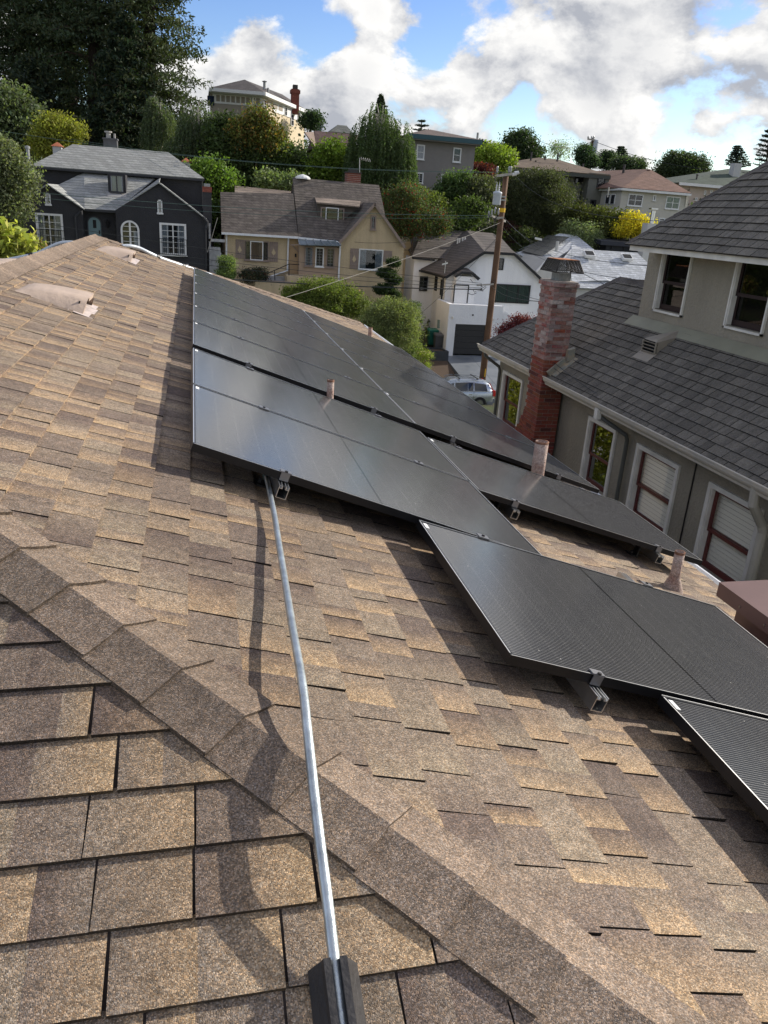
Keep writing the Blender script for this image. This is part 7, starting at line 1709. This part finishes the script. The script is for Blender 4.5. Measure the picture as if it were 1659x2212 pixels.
# middle hillside
tree('broadleaf_tree', 'large dark tree below the hilltop house with an orange tinged top', 'tree', 66, [(520, 330, 62, 62), (572, 352, 62, 52), (640, 368, 42, 36), (480, 300, 40, 50), (600, 400, 80, 30), (500, 390, 60, 30)], 0, leaf=.22, nclump=620, per=90, spread=.5, col=(.040, .060, .020), tr=.3)
tree('photinia_tree', 'tree with coppery orange new leaves in front of the hilltop house', 'tree', 64.5, [(556, 264, 32, 24), (575, 296, 34, 24), (530, 292, 28, 26)], 0, leaf=.2, nclump=170, per=80, spread=.4, col=(.085, .095, .025), accent=(.26, .15, .045), af=.2, tr=.15)
tree('broadleaf_tree', 'bright green round tree beside the charcoal chimney', 'tree', 57, [(455, 385, 44, 38), (480, 400, 24, 30), (440, 430, 30, 40)], 0, leaf=.2, nclump=220, per=90, spread=.36, col=(.085, .135, .024), tr=.18)
tree('leafy_shrub', 'dark shrub squeezed between the charcoal and the cream house', 'shrub', 55, [(460, 470, 18, 34)], 0, leaf=.16, nclump=70, per=70, spread=.25, col=(.05, .08, .02), tr=.08)
tree('broadleaf_tree', 'fresh green tree between the dark tree and the weeping birch', 'tree', 65, [(722, 335, 36, 28), (700, 370, 40, 26), (750, 370, 40, 26)], 0, leaf=.2, nclump=210, per=90, spread=.36, col=(.095, .14, .022), tr=.18)
tree('leafy_shrub', 'pale leafy shrubs rising just behind the cream roof', 'shrub', 58, [(575, 385, 18, 12), (605, 398, 36, 12), (640, 392, 30, 14)], 0, leaf=.2, nclump=90, per=60, spread=.3, col=(.11, .14, .06), tr=.05)
tree('broadleaf_tree', 'dark conifer-like tree right of the hilltop house', 'tree', 112, [(672, 262, 16, 15)], 0, leaf=.3, nclump=90, per=60, spread=.5, col=(.03, .05, .025), tr=.2)
tree('bottlebrush_shrub', 'large shrub speckled with red flowers beside the cream gable', 'shrub', 58, [(880, 430, 42, 26), (855, 470, 34, 34), (900, 480, 44, 30), (945, 480, 28, 24)], 0, leaf=.12, nclump=330, per=110, spread=.33, col=(.055, .075, .028), accent=(.30, .02, .02), af=.07, tr=.1)
tree('broadleaf_tree', 'rounded green tree in front of the grey-brown house', 'tree', 67, [(985, 400, 34, 26), (1000, 430, 34, 22), (965, 425, 26, 20)], 0, leaf=.2, nclump=200, per=90, spread=.36, col=(.055, .085, .032), tr=.15)
tree('leafy_shrub', 'mixed green shrubs under the weeping birch', 'shrub', 64, [(860, 412, 36, 20), (900, 425, 28, 16), (925, 436, 28, 14)], 0, leaf=.2, nclump=170, per=80, spread=.36, col=(.085, .105, .03), tr=.08)
tree('leafy_shrub', 'green shrub left of the utility pole, below the round tree', 'shrub', 62, [(990, 475, 34, 26), (1020, 455, 30, 22), (960, 490, 26, 18)], 0, leaf=.18, nclump=210, per=80, spread=.32, col=(.055, .08, .024), tr=.08)
tree('leafy_shrub', 'grey green bushy tree just left of the transformer', 'shrub', 66, [(1040, 410, 28, 24), (1052, 440, 26, 30), (1030, 440, 24, 20)], 0, leaf=.18, nclump=190, per=80, spread=.34, col=(.062, .072, .036), tr=.08)
tree('oak_tree', 'huge round olive brown oak behind the utility pole', 'tree', 72, [(1165, 438, 72, 54), (1120, 450, 50, 50), (1168, 408, 42, 36), (1110, 405, 30, 26), (1184, 462, 46, 40), (1130, 474, 46, 32)], 0, leaf=.15, nclump=820, per=120, spread=.42, col=(.050, .058, .028), tr=.35)
tree('trimmed_tree', 'bright green tree left of the olive house', 'tree', 84, [(1064, 340, 30, 17), (1085, 345, 18, 14)], 0, leaf=.3, nclump=150, per=70, spread=.5, col=(.15, .20, .03), tr=.15)
tree('leafy_shrub', 'dark red-leaved shrub under the bright green tree', 'shrub', 78, [(1040, 366, 22, 8)], 0, leaf=.25, nclump=40, per=50, spread=.35, col=(.07, .018, .018), tr=.05)
tree('broadleaf_tree', 'dark green tree on the skyline above the olive house', 'tree', 104, [(1122, 312, 28, 22), (1135, 335, 32, 18), (1110, 330, 22, 16)], 0, leaf=.3, nclump=330, per=80, spread=.5, col=(.035, .055, .025), tr=.25)
tree('broadleaf_tree', 'blue green tree between the grey-brown house and the bright tree', 'tree', 92, [(1040, 325, 16, 16), (1035, 345, 18, 20)], 0, leaf=.25, nclump=160, per=70, spread=.38, col=(.028, .042, .03), tr=.2)
tree('bare_tree', 'thin pale tree on the skyline left of the distant pole', 'tree', 115, [(1210, 326, 20, 18)], 0, leaf=.22, nclump=60, per=26, spread=.6, col=(.16, .20, .14), tr=.12)
tree('broadleaf_tree', 'dark pointed tree under the distant pole', 'tree', 104, [(1262, 338, 16, 18), (1275, 350, 14, 10)], 0, leaf=.25, nclump=160, per=70, spread=.38, col=(.035, .06, .03), tr=.2)
tree('broadleaf_tree', 'round dark tree right of the distant pole', 'tree', 108, [(1312, 347, 15, 12)], 0, leaf=.25, nclump=150, per=70, spread=.38, col=(.03, .05, .024), tr=.2)
tree('broadleaf_tree', 'spreading tree behind the araucaria', 'tree', 104, [(1365, 356, 24, 10), (1340, 352, 14, 10)], 0, leaf=.25, nclump=170, per=70, spread=.38, col=(.045, .065, .035), tr=.2)
tree('broadleaf_tree', 'broad dark domed tree between terracotta and green roofs', 'tree', 125, [(1462, 362, 30, 26), (1500, 370, 26, 26), (1440, 378, 20, 18), (1480, 385, 36, 18)], 0, leaf=.32, nclump=520, per=90, spread=.6, col=(.035, .050, .022), tr=.4)
def tier_conifer(lab, px, top, bot, hw, Y, tiers, col, group='tiered pines on the skyline', gapk=.5):
    t = at(px, top, Y); g_ = at(px, bot, Y); s = (at(px + 10, 300, Y) - at(px, 300, Y)).length / 10; W_ = hw * s; H = t.z - g_.z
    r = thing('tiered_pine', lab, 'tree', (g_.x, Y, g_.z - 3), group); b = MB(); b.tube([g_ + Vector((0, 0, -4)), t], [.3, .05], 6); C = []
    for k in range(tiers):
        f = (k + .6) / tiers; w = W_ * (1 - f) ** .75 + .25; zz = g_.z + H * (.08 + .92 * f)
        for j in range(8):
            a = 2 * math.pi * (j + RNG.random() * .6) / 8; m = 60; tt = RNG.uniform(.1, 1, m); L_ = w * RNG.uniform(.7, 1.1); x = g_.x + (t.x - g_.x) * f + math.cos(a) * L_ * tt + RNG.normal(size=m) * .10; y = Y + math.sin(a) * L_ * tt + RNG.normal(size=m) * .15; z = zz + .16 * L_ * tt + RNG.normal(size=m) * H * .012; C.append(np.stack([x, y, z], 1))
            b.tube([Vector((g_.x + (t.x - g_.x) * f, Y, zz)), Vector((g_.x + (t.x - g_.x) * f + math.cos(a) * L_, Y + math.sin(a) * L_, zz + .16 * L_))], [.06, .02], 4, cap=False)
    b.build('trunk', BARK, r); C = np.concatenate(C); leaf_mesh('crown', C, .32, tint(len(C), col, .3), NEEDLE, r, flat=.3, asp=.4)
tier_conifer('small tiered pine above the olive house roof end', 1342, 317, 362, 17, 110, 9, (.04, .055, .04))
tier_conifer('tiered pine right of the domed tree, behind the green roof', 1593, 315, 368, 26, 128, 10, (.035, .045, .035))
tier_conifer('spreading dark pine at the right edge of the picture', 1662, 280, 375, 46, 118, 8, (.025, .032, .025))
tier_conifer('flat-topped lone pine above the grey-brown house roof', 911, 258, 292, 17, 120, 3, (.035, .045, .03))
tree('hedge', 'dark clipped hedge row in front of the terracotta roofed house', 'hedge', 70, [(1290, 475, 24, 20), (1325, 480, 26, 22), (1265, 480, 20, 22), (1350, 485, 20, 22), (1250, 470, 20, 24), (1300, 500, 50, 14)], 0, leaf=.2, nclump=330, per=90, spread=.36, col=(.060, .068, .020), tr=.06)
tree('leafy_shrub', 'pale silvery green shrub beside the solar roofed house', 'shrub', 68.5, [(1262, 505, 28, 18), (1275, 525, 22, 18), (1235, 498, 18, 14)], 0, leaf=.16, nclump=170, per=90, spread=.34, col=(.15, .18, .09), tr=.06)
tree('golden_tree', 'vivid golden yellow shrub in front of the terracotta roofed house', 'tree', 68, [(1375, 483, 26, 12), (1348, 495, 22, 10), (1385, 495, 16, 14), (1370, 468, 6, 6)], 0, leaf=.17, nclump=150, per=80, spread=.30, col=(.40, .33, .025), tr=.08)
tree('leafy_shrub', 'dark red plum shrub between the oak and the solar roofed house', 'shrub', 69, [(1095, 508, 20, 12), (1105, 498, 14, 10)], 0, leaf=.15, nclump=70, per=60, spread=.25, col=(.055, .022, .022), tr=.05)
tree('leafy_shrub', 'shadowy shrubs under the oak at the fence', 'shrub', 68, [(1125, 505, 22, 8), (1060, 515, 26, 14), (1000, 505, 40, 12)], 0, leaf=.18, nclump=160, per=60, spread=.34, col=(.035, .045, .018), tr=.05)
# front gardens across the street
tree('rose_bush', 'big rose bush with a few pink blooms in front of the cream house', 'shrub', 44.5, [(690, 630, 62, 26), (650, 640, 44, 22), (735, 645, 46, 30), (690, 665, 70, 26), (770, 660, 26, 24)], 0, leaf=.10, nclump=430, per=110, spread=.22, col=(.10, .125, .030), accent=(.60, .32, .32), af=.004, tr=.05)
tree('olive_shrub', 'airy grey green shrub right of the rose bush', 'shrub', 42.5, [(840, 680, 48, 32), (860, 715, 46, 34), (815, 705, 34, 36), (880, 690, 22, 30)], 0, leaf=.085, nclump=420, per=100, spread=.22, col=(.135, .155, .065), tr=.06)
tree('leafy_shrub', 'dark green bush behind the airy shrub, beside the white house', 'shrub', 47, [(893, 675, 14, 20)], 0, leaf=.09, nclump=50, per=80, spread=.16, col=(.045, .07, .02), tr=.05)
tree('clipped_bush', 'small clipped round bush at the corner of the cream house', 'shrub', 47.5, [(489, 588, 18, 16), (489, 565, 16, 10)], 0, leaf=.08, nclump=170, per=90, spread=.12, col=(.12, .16, .055), tr=.05)
tree('leafy_shrub', 'dark thorny shrub below the wide cream house window', 'shrub', 48, [(545, 597, 30, 14), (560, 590, 14, 10)], 0, leaf=.08, nclump=100, per=60, spread=.17, col=(.035, .040, .025), accent=(.15, .05, .04), af=.1, tr=.05)
tree('topiary_tree', 'dark cloud-pruned topiary beside the gable window', 'tree', 47.5, [(850, 568, 14, 9), (836, 590, 20, 9), (852, 606, 17, 8), (830, 626, 22, 12), (850, 640, 14, 12)], 0, leaf=.08, nclump=330, per=80, spread=.09, col=(.028, .045, .016), tr=.06)
tree('japanese_maple', 'dark red maple in front of the white stair wall', 'tree', 40, [(1128, 694, 20, 7), (1100, 706, 12, 4), (1085, 716, 14, 4)], 0, leaf=.09, nclump=110, per=40, spread=.2, col=(.10, .022, .028), tr=.04)
tree('flower_bed', 'low flowering plants along the garden edge', 'flowers', 47.5, [(908, 770, 18, 10), (925, 762, 12, 6), (900, 750, 10, 8), (915, 790, 16, 8)], 0, leaf=.08, nclump=80, per=50, spread=.18, col=(.14, .18, .03), accent=(.55, .42, .40), af=.10, trunk=False, fz=at(905, 790, 47.5).z - .4)
tree('leafy_shrub', 'low yellow green plants by the steps', 'shrub', 46.5, [(890, 745, 14, 16), (880, 765, 14, 14)], 0, leaf=.1, nclump=60, per=50, spread=.2, col=(.09, .12, .03), trunk=False, fz=at(885, 780, 46.5).z - .4)
# greenery in our own front yard, seen only as reflection in the neighbour's windows
def yard(name, lab, c, r, n, col, leaf, cat='shrub'):
    g_ = float(gz(c[0], c[1])); t = thing(name, lab, cat, (c[0], c[1], g_)); limbs(t, (c[0], c[1], g_), (c[0], c[1], c[2]), BARK, .08, 4, 3)
    p, k = crown_pts([(c[0], c[1], c[2], r[0], r[1], r[2])], n, 60, .28); leaf_mesh('crown', p, leaf, tint(len(p), col, .3), LEAF, t)
yard('yard_tree', 'yellow green yard tree seen in the neighbour window', (-.5, 25.5, -6.8), (3.6, 2.6, 2.3), 320, (.17, .17, .03), .16, 'tree')

# ground cover on the hillside
def cover(name, n, x0, x1, y0, y1, col, size, hh, lab=None):
    x = RNG.uniform(x0, x1, n); y = RNG.uniform(y0, y1, n); z = gz(x, y) + np.abs(RNG.normal(size=n)) * hh
    leaf_mesh(name, np.stack([x, y, z], 1), size, tint(n, col, .45), LEAF, None, kind='stuff')
cover('ground_cover', 60000, -40, 55, 55, 82, (.055, .075, .025), .32, .5)
cover('ground_cover', 40000, -60, 95, 82, 130, (.045, .065, .028), .5, .8)
cover('grass', 24000, -12, 12.0, 46.3, 49, (.10, .14, .03), .10, .05)
cover('lawn_grass', 16000, -8, 12, 20, 30.3, (.10, .15, .03), .12, .05)
